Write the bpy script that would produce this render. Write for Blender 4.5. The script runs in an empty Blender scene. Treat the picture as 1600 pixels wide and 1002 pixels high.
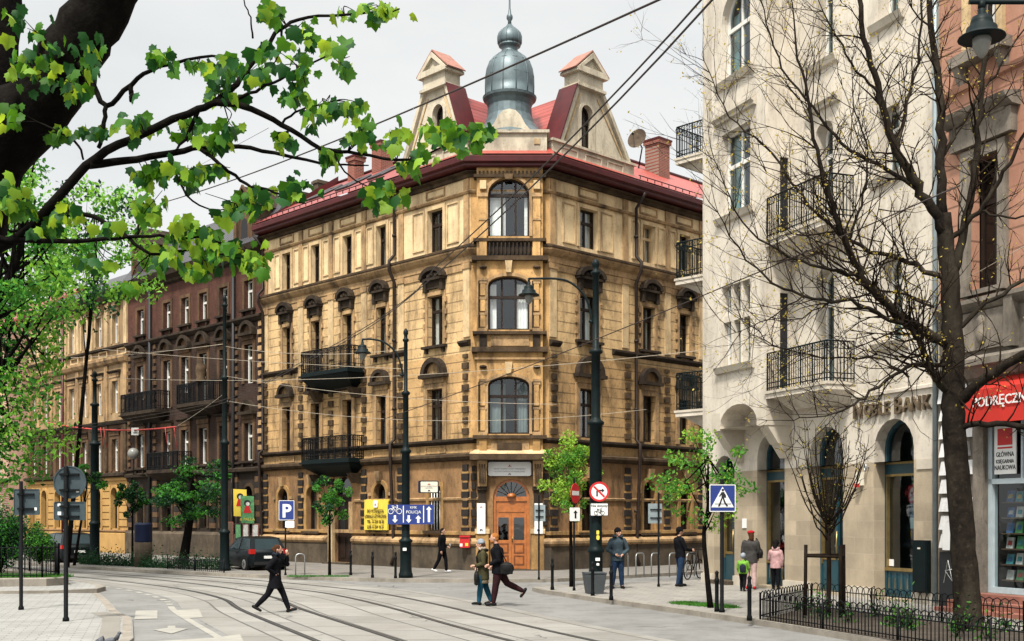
import bpy, math, random
from mathutils import Vector, Matrix
from math import sin, cos, pi, radians, sqrt, atan2, hypot
R_ = random.Random(11)
F = 1829.; CX = 800.; HY = 808.; H = 2.3
SC = bpy.context.scene
COL = SC.collection
def at(px, py, Y): return Vector(((px-CX)/F*Y, Y, H+(HY-py)/F*Y))
def gp(px, py, z=0.):
    return at(px, py, (H-z)*F/(py-HY))
# ------------------------------------------------------------------ materials
MT = {}
ALB = .74                      # darker real-world tones; the picture is exposed for them
def nt(name):
    m = bpy.data.materials.new(name); m.use_nodes = True
    t = m.node_tree; t.nodes.clear()
    o = t.nodes.new('ShaderNodeOutputMaterial'); MT[name] = m
    return m, t, o
def N(t, typ, **k):
    n = t.nodes.new(typ)
    for a, b in k.items():
        if a.startswith('i_'):
            key = a[2:]; key = int(key) if key.isdigit() else key.replace('_', ' ')
            n.inputs[key].default_value = b
        else: setattr(n, a, b)
    return n
def rgb(c): return (c[0], c[1], c[2], 1)
def mathn(t, op, a, b=None):
    n = t.nodes.new('ShaderNodeMath'); n.operation = op
    for i, x in enumerate((a, b)):
        if x is None: continue
        if isinstance(x, (int, float)): n.inputs[i].default_value = x
        else: t.links.new(x, n.inputs[i])
    return n.outputs[0]
def mixc(t, fac, a, b):
    n = t.nodes.new('ShaderNodeMix'); n.data_type = 'RGBA'
    for sock, x in ((n.inputs[0], fac), (n.inputs[6], a), (n.inputs[7], b)):
        if isinstance(x, (int, float)): sock.default_value = x
        elif isinstance(x, tuple): sock.default_value = rgb(x)
        else: t.links.new(x, sock)
    return n.outputs[2]
def noise(t, vec, scale, detail=4, rough=.55):
    n = N(t, 'ShaderNodeTexNoise'); n.inputs['Scale'].default_value = scale
    n.inputs['Detail'].default_value = detail; n.inputs['Roughness'].default_value = rough
    t.links.new(vec, n.inputs['Vector']); return n.outputs['Fac']
def ramp(t, fac, a, b):
    n = t.nodes.new('ShaderNodeMapRange'); n.inputs[1].default_value = a; n.inputs[2].default_value = b
    t.links.new(fac, n.inputs[0]); return n.outputs[0]
def mat(name, col, rough=.7, var=.18, scale=2.5, dirt=None, dirt_amt=.0, joint=None, axis=None, brick=None,
        metal=0., spec=.35, bump=.25, streak=True, fine=30., coat=0.):
    """general procedural surface: two noises of tone, dirt stains, optional joints every `joint` metres of height,
    optional brick=(w,h,mortar colour,mortar size) laid along the horizontal direction `axis`"""
    m, t, o = nt(name)
    col = tuple(c*ALB for c in col)
    if dirt: dirt = tuple(c*ALB for c in dirt)
    tc = N(t, 'ShaderNodeTexCoord'); vec = tc.outputs['Object']
    b = N(t, 'ShaderNodeBsdfPrincipled')
    b.inputs['Metallic'].default_value = metal; b.inputs['Specular IOR Level'].default_value = spec
    if coat: b.inputs['Coat Weight'].default_value = coat
    n1 = noise(t, vec, scale); n2 = noise(t, vec, fine, 3)
    lo = tuple(c*(1-var) for c in col); hi = tuple(min(1, c*(1+var)) for c in col)
    c = mixc(t, ramp(t, n1, .3, .7), lo, hi)
    c = mixc(t, mathn(t, 'MULTIPLY', ramp(t, n2, .35, .75), var*1.2), c, tuple(x*.55 for x in col))
    hgt = mathn(t, 'MULTIPLY', n2, .3)
    if brick:
        w, h, mc, ms = brick
        dt = N(t, 'ShaderNodeVectorMath', operation='DOT_PRODUCT'); t.links.new(vec, dt.inputs[0])
        dt.inputs[1].default_value = (axis[0], axis[1], 0)
        sx = N(t, 'ShaderNodeSeparateXYZ'); t.links.new(vec, sx.inputs[0])
        cb = N(t, 'ShaderNodeCombineXYZ'); t.links.new(dt.outputs['Value'], cb.inputs[0]); t.links.new(sx.outputs[2], cb.inputs[1])
        bt = N(t, 'ShaderNodeTexBrick'); t.links.new(cb.outputs[0], bt.inputs[0])
        bt.inputs['Scale'].default_value = 1.; bt.inputs['Brick Width'].default_value = w; bt.inputs['Row Height'].default_value = h
        bt.inputs['Mortar Size'].default_value = ms; bt.inputs['Mortar Smooth'].default_value = .1
        bt.inputs['Color1'].default_value = (.72, .72, .72, 1); bt.inputs['Color2'].default_value = (1.1, 1.1, 1.1, 1)
        bt.inputs['Mortar'].default_value = (.9, .9, .9, 1)
        mm = N(t, 'ShaderNodeMix', data_type='RGBA', blend_type='MULTIPLY'); mm.inputs[0].default_value = .8
        t.links.new(c, mm.inputs[6]); t.links.new(bt.outputs['Color'], mm.inputs[7]); c = mm.outputs[2]
        c = mixc(t, bt.outputs['Fac'], c, mc)
        hgt = mathn(t, 'SUBTRACT', hgt, bt.outputs['Fac'])
    if joint:
        sx = N(t, 'ShaderNodeSeparateXYZ'); t.links.new(vec, sx.inputs[0])
        fr = mathn(t, 'FRACT', mathn(t, 'DIVIDE', mathn(t, 'ADD', sx.outputs[2], .13), joint))
        wob = mathn(t, 'MULTIPLY', noise(t, vec, 5., 2), .02/joint)
        g = mathn(t, 'LESS_THAN', fr, .05/joint)
        g = mathn(t, 'MULTIPLY', g, ramp(t, noise(t, vec, 1.3, 3), .2, .5))
        c = mixc(t, mathn(t, 'MULTIPLY', g, .75), c, tuple(x*.22 for x in col))
        hgt = mathn(t, 'SUBTRACT', hgt, mathn(t, 'MULTIPLY', g, 1.5))
    if dirt:
        mp = N(t, 'ShaderNodeMapping'); t.links.new(vec, mp.inputs[0])
        mp.inputs['Scale'].default_value = (1, 1, .3) if streak else (1, 1, 1)
        d = noise(t, mp.outputs[0], 1.1, 9, .72)
        c = mixc(t, mathn(t, 'MULTIPLY', ramp(t, d, .46, .68), dirt_amt), c, dirt)
        d2 = noise(t, vec, 9., 6, .7)
        c = mixc(t, mathn(t, 'MULTIPLY', ramp(t, d2, .54, .72), dirt_amt*.8), c, dirt)
    t.links.new(c, b.inputs['Base Color'])
    r = mathn(t, 'ADD', mathn(t, 'MULTIPLY', n2, .2), rough-.1); t.links.new(r, b.inputs['Roughness'])
    if bump:
        bn = N(t, 'ShaderNodeBump'); bn.inputs['Strength'].default_value = bump; bn.inputs['Distance'].default_value = .03
        t.links.new(hgt, bn.inputs['Height']); t.links.new(bn.outputs[0], b.inputs['Normal'])
    t.links.new(b.outputs[0], o.inputs[0]); return m
def glassmat(name, tint=(.75, .85, .85), refl=.3):
    m, t, o = nt(name)
    tr = N(t, 'ShaderNodeBsdfTransparent'); tr.inputs[0].default_value = rgb(tint)
    gl = N(t, 'ShaderNodeBsdfGlossy'); gl.inputs['Roughness'].default_value = .03; gl.inputs[0].default_value = (.9, .95, 1, 1)
    tc = N(t, 'ShaderNodeTexCoord')
    bn = N(t, 'ShaderNodeBump'); bn.inputs['Strength'].default_value = .06; bn.inputs['Distance'].default_value = .05
    t.links.new(noise(t, tc.outputs['Object'], 1.7, 2), bn.inputs['Height']); t.links.new(bn.outputs[0], gl.inputs['Normal'])
    lw = N(t, 'ShaderNodeLayerWeight'); lw.inputs[0].default_value = .5
    f = mathn(t, 'ADD', mathn(t, 'MULTIPLY', mathn(t, 'POWER', lw.outputs['Facing'], 4.), .75), refl)
    mx = N(t, 'ShaderNodeMixShader'); t.links.new(f, mx.inputs[0]); t.links.new(tr.outputs[0], mx.inputs[1]); t.links.new(gl.outputs[0], mx.inputs[2])
    t.links.new(mx.outputs[0], o.inputs[0]); return m
def leafmat(name, col, trans, var=.35):
    m, t, o = nt(name)
    oi = N(t, 'ShaderNodeNewGeometry'); tc = N(t, 'ShaderNodeTexCoord')
    n1 = noise(t, tc.outputs['Object'], 2.2, 3)
    rnd = mathn(t, 'ADD', mathn(t, 'MULTIPLY', oi.outputs['Random Per Island'], .6), mathn(t, 'MULTIPLY', n1, .5))
    lo = tuple(c*(1-var) for c in col); hi = tuple(c*(1+var) for c in col)
    c = mixc(t, rnd, lo, hi)
    d = N(t, 'ShaderNodeBsdfPrincipled'); d.inputs['Roughness'].default_value = .6; d.inputs['Specular IOR Level'].default_value = .12
    t.links.new(c, d.inputs['Base Color'])
    tl = N(t, 'ShaderNodeBsdfTranslucent'); tcl = mixc(t, rnd, tuple(x*.8 for x in trans), trans); t.links.new(tcl, tl.inputs[0])
    ad = N(t, 'ShaderNodeAddShader'); t.links.new(d.outputs[0], ad.inputs[0]); t.links.new(tl.outputs[0], ad.inputs[1])
    t.links.new(ad.outputs[0], o.inputs[0]); return m
# ------------------------------------------------------------------ frames and mesh builder
class Fr:
    """a vertical working plane: s along d, o outward, z up"""
    def __init__(s, O, d, n=None):
        l = hypot(*d); s.O = (O[0], O[1]); s.d = (d[0]/l, d[1]/l)
        if n is None:
            n = (-s.d[1], s.d[0])
            if n[0]*-s.O[0]+n[1]*-s.O[1] < 0: n = (-n[0], -n[1])
        s.n = n
    def P(s, a, o, z): return (s.O[0]+s.d[0]*a+s.n[0]*o, s.O[1]+s.d[1]*a+s.n[1]*o, z)
    def sh(s, a=0, o=0):
        p = s.P(a, o, 0); return Fr((p[0], p[1]), s.d, s.n)
    def rev(s, a=0):
        p = s.P(a, 0, 0); return Fr((p[0], p[1]), (-s.d[0], -s.d[1]), s.n)
LF = Fr((0, 0), (1, 0), (0, 1))
def arc_outline(s0, s1, z0, z1, rise, n=10):
    if rise <= 0: return [(s0, z0), (s1, z0), (s1, z1), (s0, z1)]
    c = (s0+s1)/2; a = (s1-s0)/2; zs = z1-rise
    return [(s0, z0), (s1, z0)] + [(c+a*cos(pi*i/n), zs+rise*sin(pi*i/n)) for i in range(n+1)]
class MB:
    def __init__(s, m=None): s.v = []; s.f = []; s.fm = []; s.fs = []; s.m = m; s.uv = None
    def pts(s, P):
        i = len(s.v); s.v += [tuple(p) for p in P]; return i
    def fc(s, idx, m=None, sm=False): s.f.append(tuple(idx)); s.fm.append(m or s.m); s.fs.append(sm)
    def poly(s, P, m=None, sm=False):
        i = s.pts(P); s.fc(range(i, i+len(P)), m, sm)
    def box(s, fr, a0, a1, o0, o1, z0, z1, m=None, bottom=True):
        i = s.pts([fr.P(a, o, z) for z in (z0, z1) for a, o in ((a0, o0), (a1, o0), (a1, o1), (a0, o1))])
        for q in ((0, 1, 5, 4), (1, 2, 6, 5), (2, 3, 7, 6), (3, 0, 4, 7), (4, 5, 6, 7)) + (((3, 2, 1, 0),) if bottom else ()):
            s.fc([i+k for k in q], m)
    def wedge(s, fr, a0, a1, o0, o1, z0, z1, ta=.0, to=.0, tz=None, m=None):
        """box whose top (z1) is inset by ta along s and to along o on the outer side"""
        i = s.pts([fr.P(a, o, z0) for a, o in ((a0, o0), (a1, o0), (a1, o1), (a0, o1))] + [fr.P(a, o, z1) for a, o in ((a0+ta, o0), (a1-ta, o0), (a1-ta, o1-to), (a0+ta, o1-to))])
        for q in ((0, 1, 5, 4), (1, 2, 6, 5), (2, 3, 7, 6), (3, 0, 4, 7), (4, 5, 6, 7), (3, 2, 1, 0)): s.fc([i+k for k in q], m)
    def extr(s, fr, pl, o0, o1, m=None, sides=True, back=True):
        n = len(pl)
        i = s.pts([fr.P(a, o1, z) for a, z in pl]); s.fc(range(i, i+n), m)
        j = s.pts([fr.P(a, o0, z) for a, z in pl])
        if back: s.fc(range(j+n-1, j-1, -1), m)
        if sides:
            for k in range(n): s.fc((i+k, j+k, j+(k+1) % n, i+(k+1) % n), m)
    def ring(s, fr, inner, outer, o0, o1, m=None, skip=None, closed=True):
        """solid band between two outlines with the same number of points"""
        n = len(inner)
        I1 = s.pts([fr.P(a, o1, z) for a, z in inner]); O1 = s.pts([fr.P(a, o1, z) for a, z in outer])
        I0 = s.pts([fr.P(a, o0, z) for a, z in inner]); O0 = s.pts([fr.P(a, o0, z) for a, z in outer])
        for k in range(n if closed else n-1):
            if skip is not None and k in skip: continue
            l = (k+1) % n
            s.fc((I1+k, I1+l, O1+l, O1+k), m); s.fc((O1+k, O1+l, O0+l, O0+k), m); s.fc((I1+l, I1+k, I0+k, I0+l), m)
    def sweep(s, path, prof, m=None, closed=False, side=1, sm=False):
        """profile of (out, z) points swept along a plan path with mitred corners; out is to the right of travel * side"""
        n = len(path); rows = []
        for k in range(n):
            a = path[k-1] if (k > 0 or closed) else None; b = path[k]; c = path[(k+1) % n] if (k < n-1 or closed) else None
            ns = []
            for p, q in ((a, b), (b, c)):
                if p is None or q is None: continue
                d = (q[0]-p[0], q[1]-p[1]); l = hypot(*d) or 1; ns.append((d[1]/l*side, -d[0]/l*side))
            if len(ns) == 1: nx, ny = ns[0]
            else:
                nx, ny = ns[0][0]+ns[1][0], ns[0][1]+ns[1][1]; l2 = (nx*nx+ny*ny)/2 or 1
                dd = (nx*ns[0][0]+ny*ns[0][1]); nx, ny = nx/dd, ny/dd
            rows.append(s.pts([(b[0]+nx*o, b[1]+ny*o, z) for o, z in prof]))
        K = len(prof)
        for k in range(n if closed else n-1):
            a, b = rows[k], rows[(k+1) % n]
            for j in range(K-1): s.fc((a+j, b+j, b+j+1, a+j+1), m, sm)
        if not closed:
            s.fc(range(rows[0], rows[0]+K), m); s.fc(range(rows[-1]+K-1, rows[-1]-1, -1), m)
    def tube(s, P, r, n=6, m=None, cap=True, sm=True, flat=1.):
        P = [Vector(p) for p in P]; K = len(P)
        if not hasattr(r, '__len__'): r = [r]*K
        up = None; rows = []
        for k in range(K):
            d = (P[min(k+1, K-1)]-P[max(k-1, 0)]);
            if d.length < 1e-9: d = Vector((0, 0, 1))
            d.normalize()
            if up is None:
                up = Vector((0, 0, 1)) if abs(d.z) < .9 else Vector((1, 0, 0))
            x = up-d*up.dot(d)
            if x.length < 1e-6: x = d.orthogonal()
            x.normalize(); y = d.cross(x); up = x
            rows.append(s.pts([P[k]+(x*cos(2*pi*i/n)*flat+y*sin(2*pi*i/n))*r[k] for i in range(n)]))
        for k in range(K-1):
            for i in range(n): s.fc((rows[k]+i, rows[k]+(i+1) % n, rows[k+1]+(i+1) % n, rows[k+1]+i), m, sm)
        if cap: s.fc(range(rows[0]+n-1, rows[0]-1, -1), m); s.fc(range(rows[-1], rows[-1]+n), m)
    def lathe(s, c, prof, n=16, m=None, sm=True, a0=0., sq=None):
        c = Vector(c); rows = []
        for r, z in prof: rows.append(s.pts([c+Vector((r*cos(a0+2*pi*i/n), r*sin(a0+2*pi*i/n), z)) for i in range(n)]))
        for k in range(len(prof)-1):
            for i in range(n): s.fc((rows[k]+i, rows[k]+(i+1) % n, rows[k+1]+(i+1) % n, rows[k+1]+i), m, sm)
        s.fc(range(rows[0]+n-1, rows[0]-1, -1), m); s.fc(range(rows[-1], rows[-1]+n), m)
    def ell(s, c, rx, ry, rz, n=10, k=6, m=None, M=None):
        c = Vector(c); rows = []
        for j in range(1, k):
            t = pi*j/k
            pp = [Vector((rx*sin(t)*cos(2*pi*i/n), ry*sin(t)*sin(2*pi*i/n), rz*cos(t))) for i in range(n)]
            rows.append(s.pts([c+(M@p if M else p) for p in pp]))
        tp = Vector((0, 0, rz)); bt = Vector((0, 0, -rz))
        a = s.pts([c+(M@tp if M else tp)]); b = s.pts([c+(M@bt if M else bt)])
        for j in range(len(rows)-1):
            for i in range(n): s.fc((rows[j]+(i+1) % n, rows[j]+i, rows[j+1]+i, rows[j+1]+(i+1) % n), m, True)
        for i in range(n):
            s.fc((a, rows[0]+i, rows[0]+(i+1) % n), m, True); s.fc((b, rows[-1]+(i+1) % n, rows[-1]+i), m, True)
    def build(s, name, parent=None, loc=None):
        off = Vector((0, 0, 0))
        if parent is not None:
            r = parent
            while r.parent: r = r.parent
            off = Vector(r.location)
        elif loc is not None: off = Vector(loc)
        me = bpy.data.meshes.new(name)
        me.from_pydata([(v[0]-off[0], v[1]-off[1], v[2]-off[2]) for v in s.v], [], s.f)
        keys = []
        for k in s.fm:
            if k not in keys: keys.append(k)
        for k in keys: me.materials.append(MT[k])
        ix = {k: i for i, k in enumerate(keys)}
        me.polygons.foreach_set('material_index', [ix[k] for k in s.fm])
        me.polygons.foreach_set('use_smooth', s.fs)
        if s.uv:
            ul = me.uv_layers.new(name='UVMap')
            for p in me.polygons:
                for li in p.loop_indices: ul.data[li].uv = s.uv[me.loops[li].vertex_index]
        me.update()
        o = bpy.data.objects.new(name, me); COL.objects.link(o)
        if parent is not None: o.parent = parent
        elif loc is not None: o.location = loc
        return o
def tag(o, label, cat, group=None, kind=None):
    if label: o['label'] = label
    if cat: o['category'] = cat
    if group: o['group'] = group
    if kind: o['kind'] = kind
    return o
def thing(name, label, cat, loc=(0, 0, 0), group=None):
    o = bpy.data.objects.new(name, None); COL.objects.link(o); o.location = loc; o.empty_display_size = .3
    return tag(o, label, cat, group)
def struct(mb, name):
    return tag(mb.build(name), None, None, None, 'structure')
def copy_tree(o, parent=None):
    c = o.copy(); COL.objects.link(c)
    if parent is not None: c.parent = parent
    for ch in list(o.children): copy_tree(ch, c)
    return c
def text(parent, fr, body, s, z, size, o, m, name='lettering', align='CENTER', ext=.004, sx=1., bold=0.):
    cu = bpy.data.curves.new('t', 'FONT'); cu.body = body; cu.size = size; cu.align_x = align; cu.extrude = ext; cu.offset = bold
    cu.resolution_u = 3
    ob = bpy.data.objects.new('t', cu); COL.objects.link(ob)
    bpy.context.view_layer.update()
    dg = bpy.context.evaluated_depsgraph_get()
    me = bpy.data.meshes.new_from_object(ob.evaluated_get(dg))
    bpy.data.objects.remove(ob); bpy.data.curves.remove(cu)
    mb = MB(m)
    mb.v = [fr.P(s+v.co.x*sx, o+v.co.z, z+v.co.y) for v in me.vertices]
    for p in me.polygons: mb.fc(tuple(p.vertices), m)
    bpy.data.meshes.remove(me)
    return mb.build(name, parent)
# ------------------------------------------------------------------ walls with openings, windows
def wall(mb, fr, s0, s1, z0, z1, holes, m, o=0., depth=.26, room=True, reveal=None):
    S = sorted({s0, s1} | {h[0] for h in holes} | {h[1] for h in holes}); Z = sorted({z0, z1} | {h[2] for h in holes} | {h[3] for h in holes})
    S = [x for x in S if s0 <= x <= s1]; Z = [x for x in Z if z0 <= x <= z1]
    for i in range(len(S)-1):
        j = 0
        while j < len(Z)-1:
            cs = (S[i]+S[i+1])/2
            def inh(j): return any(h[0] < cs < h[1] and h[2] < (Z[j]+Z[j+1])/2 < h[3] for h in holes)
            if inh(j): j += 1; continue
            k = j
            while k+1 < len(Z)-1 and not inh(k+1): k += 1
            mb.poly([fr.P(S[i], o, Z[j]), fr.P(S[i+1], o, Z[j]), fr.P(S[i+1], o, Z[k+1]), fr.P(S[i], o, Z[k+1])], m); j = k+1
    for h in holes:
        a, b, c, d = h[:4]; rise = h[4] if len(h) > 4 else 0
        ol = arc_outline(a, b, c, d, rise)
        if rise > 0:
            n = len(ol)-2; mid = n//2
            for k in range(n-1):
                p, q = ol[2+k], ol[3+k]
                cor = (b, d) if k < mid else (a, d)
                if abs(p[0]-q[0])+abs(p[1]-q[1]) > 1e-6: mb.poly([fr.P(cor[0], o, cor[1]), fr.P(p[0], o, p[1]), fr.P(q[0], o, q[1])], m)
        for k in range(len(ol)):
            p, q = ol[k], ol[(k+1) % len(ol)]
            mb.poly([fr.P(p[0], o, p[1]), fr.P(q[0], o, q[1]), fr.P(q[0], o-depth, q[1]), fr.P(p[0], o-depth, p[1])], reveal or m)
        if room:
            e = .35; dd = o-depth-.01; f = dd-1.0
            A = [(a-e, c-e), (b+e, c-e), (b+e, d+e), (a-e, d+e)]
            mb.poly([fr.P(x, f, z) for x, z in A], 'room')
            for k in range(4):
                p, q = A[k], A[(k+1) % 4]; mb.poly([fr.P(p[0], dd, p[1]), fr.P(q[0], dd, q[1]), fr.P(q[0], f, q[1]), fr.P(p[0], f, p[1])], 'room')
def hood_seg(mb, fr, c, w, z, o, m, r=.42, deep=.34):
    """heavy curved pediment on a small frieze with a carved shell"""
    mb.box(fr, c-w*.86, c+w*.86, o, o+.12, z, z+.34, m)
    mb.box(fr, c-w*1.0, c-w*.7, o, o+.2, z-.12, z+.34, m); mb.box(fr, c+w*.7, c+w*1.0, o, o+.2, z-.12, z+.34, m)
    mb.box(fr, c-w*1.15, c+w*1.15, o, o+deep*.8, z+.34, z+.44, m)
    n = 9; zz = z+.44
    inn = [(c+w*.9*cos(pi*i/n), zz+r*.72*sin(pi*i/n)) for i in range(n+1)]; out = [(c+w*1.2*cos(pi*i/n), zz+r*1.12*sin(pi*i/n)) for i in range(n+1)]
    mb.ring(fr, inn, out, o, o+deep, m, closed=False)
    mb.extr(fr, [(a, b) for a, b in inn], o, o+.07, m)
    for k in (-1, 0, 1): mb.ell(fr.P(c+k*w*.38, o+.16, zz+r*(.36 if k == 0 else .2)), .13, .13, .15, 7, 5, m)
def hood_arch(mb, fr, c, w, z, o, m, m2, deep=.26):
    """round hood over a plain tympanum"""
    n = 10
    inn = [(c+w*.86*cos(pi*i/n), z+.16+w*.8*sin(pi*i/n)) for i in range(n+1)]; out = [(c+w*1.22*cos(pi*i/n), z+.16+w*1.14*sin(pi*i/n)) for i in range(n+1)]
    mb.ring(fr, inn, out, o, o+deep, m, closed=False); mb.extr(fr, inn, o, o+.05, m2)
    mid = [(c+w*.98*cos(pi*i/n), z+.16+w*.92*sin(pi*i/n)) for i in range(n+1)]
    mb.ring(fr, inn, mid, o, o+deep*.5, m2, closed=False)
    mb.box(fr, c-w*1.35, c+w*1.35, o, o+deep+.04, z, z+.15, m); mb.box(fr, c-w*1.05, c+w*1.05, o, o+.12, z-.22, z, m2)
def window(root, fr, s0, s1, z0, z1, rise=0., o=0., depth=.26, casing=(.16, .06), cm='trim', fm='wood_dark', mull=1, transom=.68, curtain=1.,
           sill='trim_dark', hood=None, hm='trim_dark', glass='glass', ears=False, cur_m=None, hoodgap=.12, name='window', flipcurt=False):
    c = (s0+s1)/2; w = (s1-s0)/2
    ol = arc_outline(s0, s1, z0, z1, rise)
    mb = MB(cm)
    if casing:
        cw, pr = casing
        if rise > 0: ou = arc_outline(s0-cw, s1+cw, z0, z1+cw, rise+cw)
        else: ou = [(s0-cw, z0), (s1+cw, z0), (s1+cw, z1+cw), (s0-cw, z1+cw)]
        mb.ring(fr, ol, ou, o-.01, o+pr, cm, skip={0})
        if ears:
            for k in range(4):
                zz = z0+.25+k*(z1-z0-.4)/3.4
                for sg in (-1, 1):
                    a = c+sg*(w+cw); mb.box(fr, min(a, a+sg*.1), max(a, a+sg*.1), o, o+pr+.03, zz, zz+.22, cm)
    if sill:
        mb.box(fr, s0-.26, s1+.26, o-.02, o+.2, z0-.11, z0, sill)
        for a in (s0-.12, s1-.02): mb.box(fr, a, a+.14, o, o+.13, z0-.3, z0-.11, sill)
    if not mb.f: mb.box(fr, s0, s1, o-depth, o-depth+.06, z0-.02, z0+.04, cm)
    W = mb.build(name, root)
    t = .075; fo = o-depth
    fb = MB(fm)
    il = arc_outline(s0+t, s1-t, z0+t, z1-t, max(rise-t*.5, 0))
    fb.ring(fr, il, ol, fo-.05, fo+.05, fm)
    def top(s): return z1-rise+rise*sqrt(max(0, 1-((s-c)/w)**2)) if rise > 0 else z1
    for k in range(mull):
        s = s0+(k+1)*(s1-s0)/(mull+1); fb.box(fr, s-t*.55, s+t*.55, fo-.05, fo+.045, z0+t, top(s)-t*.5, fm)
    if transom:
        zt = z0+(z1-z0)*transom; fb.box(fr, s0+t, s1-t, fo-.05, fo+.06, zt-.06, zt+.06, fm)
    fb.build('frame', W)
    if glass == 'glass': glass = R_.choice(('glass', 'glass', 'glass_b', 'glass_c'))
    p = MB(glass); p.poly([fr.P(a, fo, z) for a, z in ol], glass); p.build('pane', W)
    if curtain > 0 and R_.random() < curtain:
        q = MB(cur_m or 'curtain'); zt = z1-rise*.6-.04
        wl = (s1-s0)*R_.choice((.2, .28, .34, .42)); wr = (s1-s0)*R_.choice((.12, .22, .3, .4))
        for a0, a1 in ((s0+.02, s0+wl), (s1-wr, s1-.02)):
            n = 8; cp = []
            for k in range(n+1): cp.append((a0+(a1-a0)*k/n, fo-.16-(.03 if k % 2 else 0.)))
            for k in range(n): q.poly([fr.P(cp[k][0], cp[k][1], z0+.03), fr.P(cp[k+1][0], cp[k+1][1], z0+.03), fr.P(cp[k+1][0], cp[k+1][1], zt), fr.P(cp[k][0], cp[k][1], zt)])
        q.build('curtain', W)
    if hood:
        hb = MB(hm); zz = z1+(casing[0] if casing else 0)+hoodgap
        if hood == 'seg': hood_seg(hb, fr, c, w+.14, zz, o, hm)
        elif hood == 'arch': hood_arch(hb, fr, c, w+.12, zz+.1, o, hm, cm)
        elif hood == 'flat':
            hb.box(fr, s0-.22, s1+.22, o, o+.1, zz-.1, zz+.15, cm); hb.sweep([fr.P(s0-.34, o, 0)[:2], fr.P(s1+.34, o, 0)[:2]], [(0, zz+.15), (.1, zz+.15), (.24, zz+.24), (.24, zz+.3), (0, zz+.34)], hm, side=SIDE(fr))
        hb.build('pediment', W)
    return W
def SIDE(fr):
    # right of travel along +d is (dy,-dx); want it to be the outward normal
    return 1 if fr.d[1]*fr.n[0]-fr.d[0]*fr.n[1] > 0 else -1
def railing(mb, P, z0, z1, m, step=.13, rb=.011, rr=.022, scroll=True):
    """iron railing along plan points P: rails, balusters, a scroll row"""
    for a, b in zip(P[:-1], P[1:]):
        a = Vector((a[0], a[1], 0)); b = Vector((b[0], b[1], 0)); L = (b-a).length; n = max(1, int(L/step))
        for z, r in ((z1, rr), (z0+.06, rr*.7), (z1-.2, rr*.6), (z0+.2, rr*.6)): mb.tube([a+Vector((0, 0, z)), b+Vector((0, 0, z))], r, 5, m)
        for k in range(n+1):
            p = a.lerp(b, k/n); big = k % 5 == 0 or k == n
            mb.tube([p+Vector((0, 0, z0-.03)), p+Vector((0, 0, z1))], rb*1.9 if big else rb, 4, m, cap=False)
        if scroll:
            d = (b-a).normalized()
            for k in range(0, n, 2):
                c = a.lerp(b, (k+.9)/n)+Vector((0, 0, z1-.105))
                mb.tube([c+d*(.07*cos(t*pi/4))+Vector((0, 0, .07*sin(t*pi/4))) for t in range(9)], .01, 4, m, cap=False)
LD = (-.693, .721); RD = (.7205, .6936)
DIRT = (.06, .045, .03)
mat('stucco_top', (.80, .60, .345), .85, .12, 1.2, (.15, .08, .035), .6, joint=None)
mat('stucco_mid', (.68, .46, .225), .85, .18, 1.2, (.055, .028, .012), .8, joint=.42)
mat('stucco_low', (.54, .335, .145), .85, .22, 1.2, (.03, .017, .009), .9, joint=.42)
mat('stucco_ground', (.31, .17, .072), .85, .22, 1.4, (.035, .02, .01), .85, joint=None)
mat('stucco_ochre', (.40, .23, .08), .85, .25, 2., (.06, .035, .016), .75)
mat('stucco_bay', (.58, .345, .135), .85, .22, 1.4, (.05, .026, .012), .8)
mat('trim', (.44, .275, .13), .8, .28, 2., (.03, .018, .010), .95)
mat('trim_light', (.64, .46, .25), .8, .2, 2., (.09, .05, .025), .65)
mat('trim_dark', (.05, .036, .025), .9, .4, 3., (.012, .010, .009), .8, spec=.1)
mat('soot_stone', (.09, .06, .036), .9, .45, 2.5, (.014, .011, .009), .85, spec=.1)
mat('plinth', (.10, .076, .052), .9, .35, 2., (.03, .026, .022), .8, spec=.15)
mat('quoin_dark', (.035, .029, .026), .9, .35, 3., (.012, .010, .009), .6, spec=.1)
mat('cream', (.58, .51, .39), .85, .12, 1.4, (.12, .095, .07), .7)
mat('red_metal', (.085, .010, .012), .5, .25, 2., (.03, .008, .008), .5, spec=.3, bump=.05)
mat('zinc', (.115, .155, .17), .5, .25, 2.2, (.05, .065, .065), .6, metal=.4, spec=.5, bump=.06)
mat('wood_dark', (.024, .014, .010), .5, .3, 4., spec=.2)
mat('wood_white', (.75, .73, .68), .5, .08, 4.)
mat('wood_orange', (.42, .135, .03), .38, .25, 5., spec=.5, bump=.1)
mat('wood_orange_dark', (.17, .05, .014), .45, .3, 5., bump=.1)
mat('curtain', (1.0, 1.0, .97), .9, .1, 4.)
mat('curtain_dim', (.24, .27, .27), .9, .15, 4.)
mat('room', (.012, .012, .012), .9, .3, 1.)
mat('iron', (.007, .008, .009), .6, .3, 6., spec=.08, bump=.05)
mat('iron_green', (.005, .012, .013), .5, .25, 5., (.014, .014, .013), .3, spec=.1, bump=.05)
mat('roof_dark', (.06, .055, .06), .7, .3, 3.)
mat('white_sign', (.80, .80, .78), .45, .03, 3., bump=0)
mat('cream_sign', (.74, .70, .58), .45, .05, 3., bump=0)
mat('sign_blue', (.016, .038, .20), .4, .08, 3., bump=0)
mat('sign_navy', (.008, .014, .045), .5, .08, 3., bump=0, spec=.2)
mat('sign_red', (.55, .018, .02), .4, .06, 3., bump=0)
mat('sign_back', (.05, .072, .082), .6, .2, 5., (.025, .036, .04), .5, bump=.02, spec=.15)
mat('sign_grey', (.30, .36, .38), .5, .12, 5., metal=.4, bump=.02)
mat('sign_yellow', (.80, .60, .07), .6, .05, 3., bump=.15)
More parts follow.
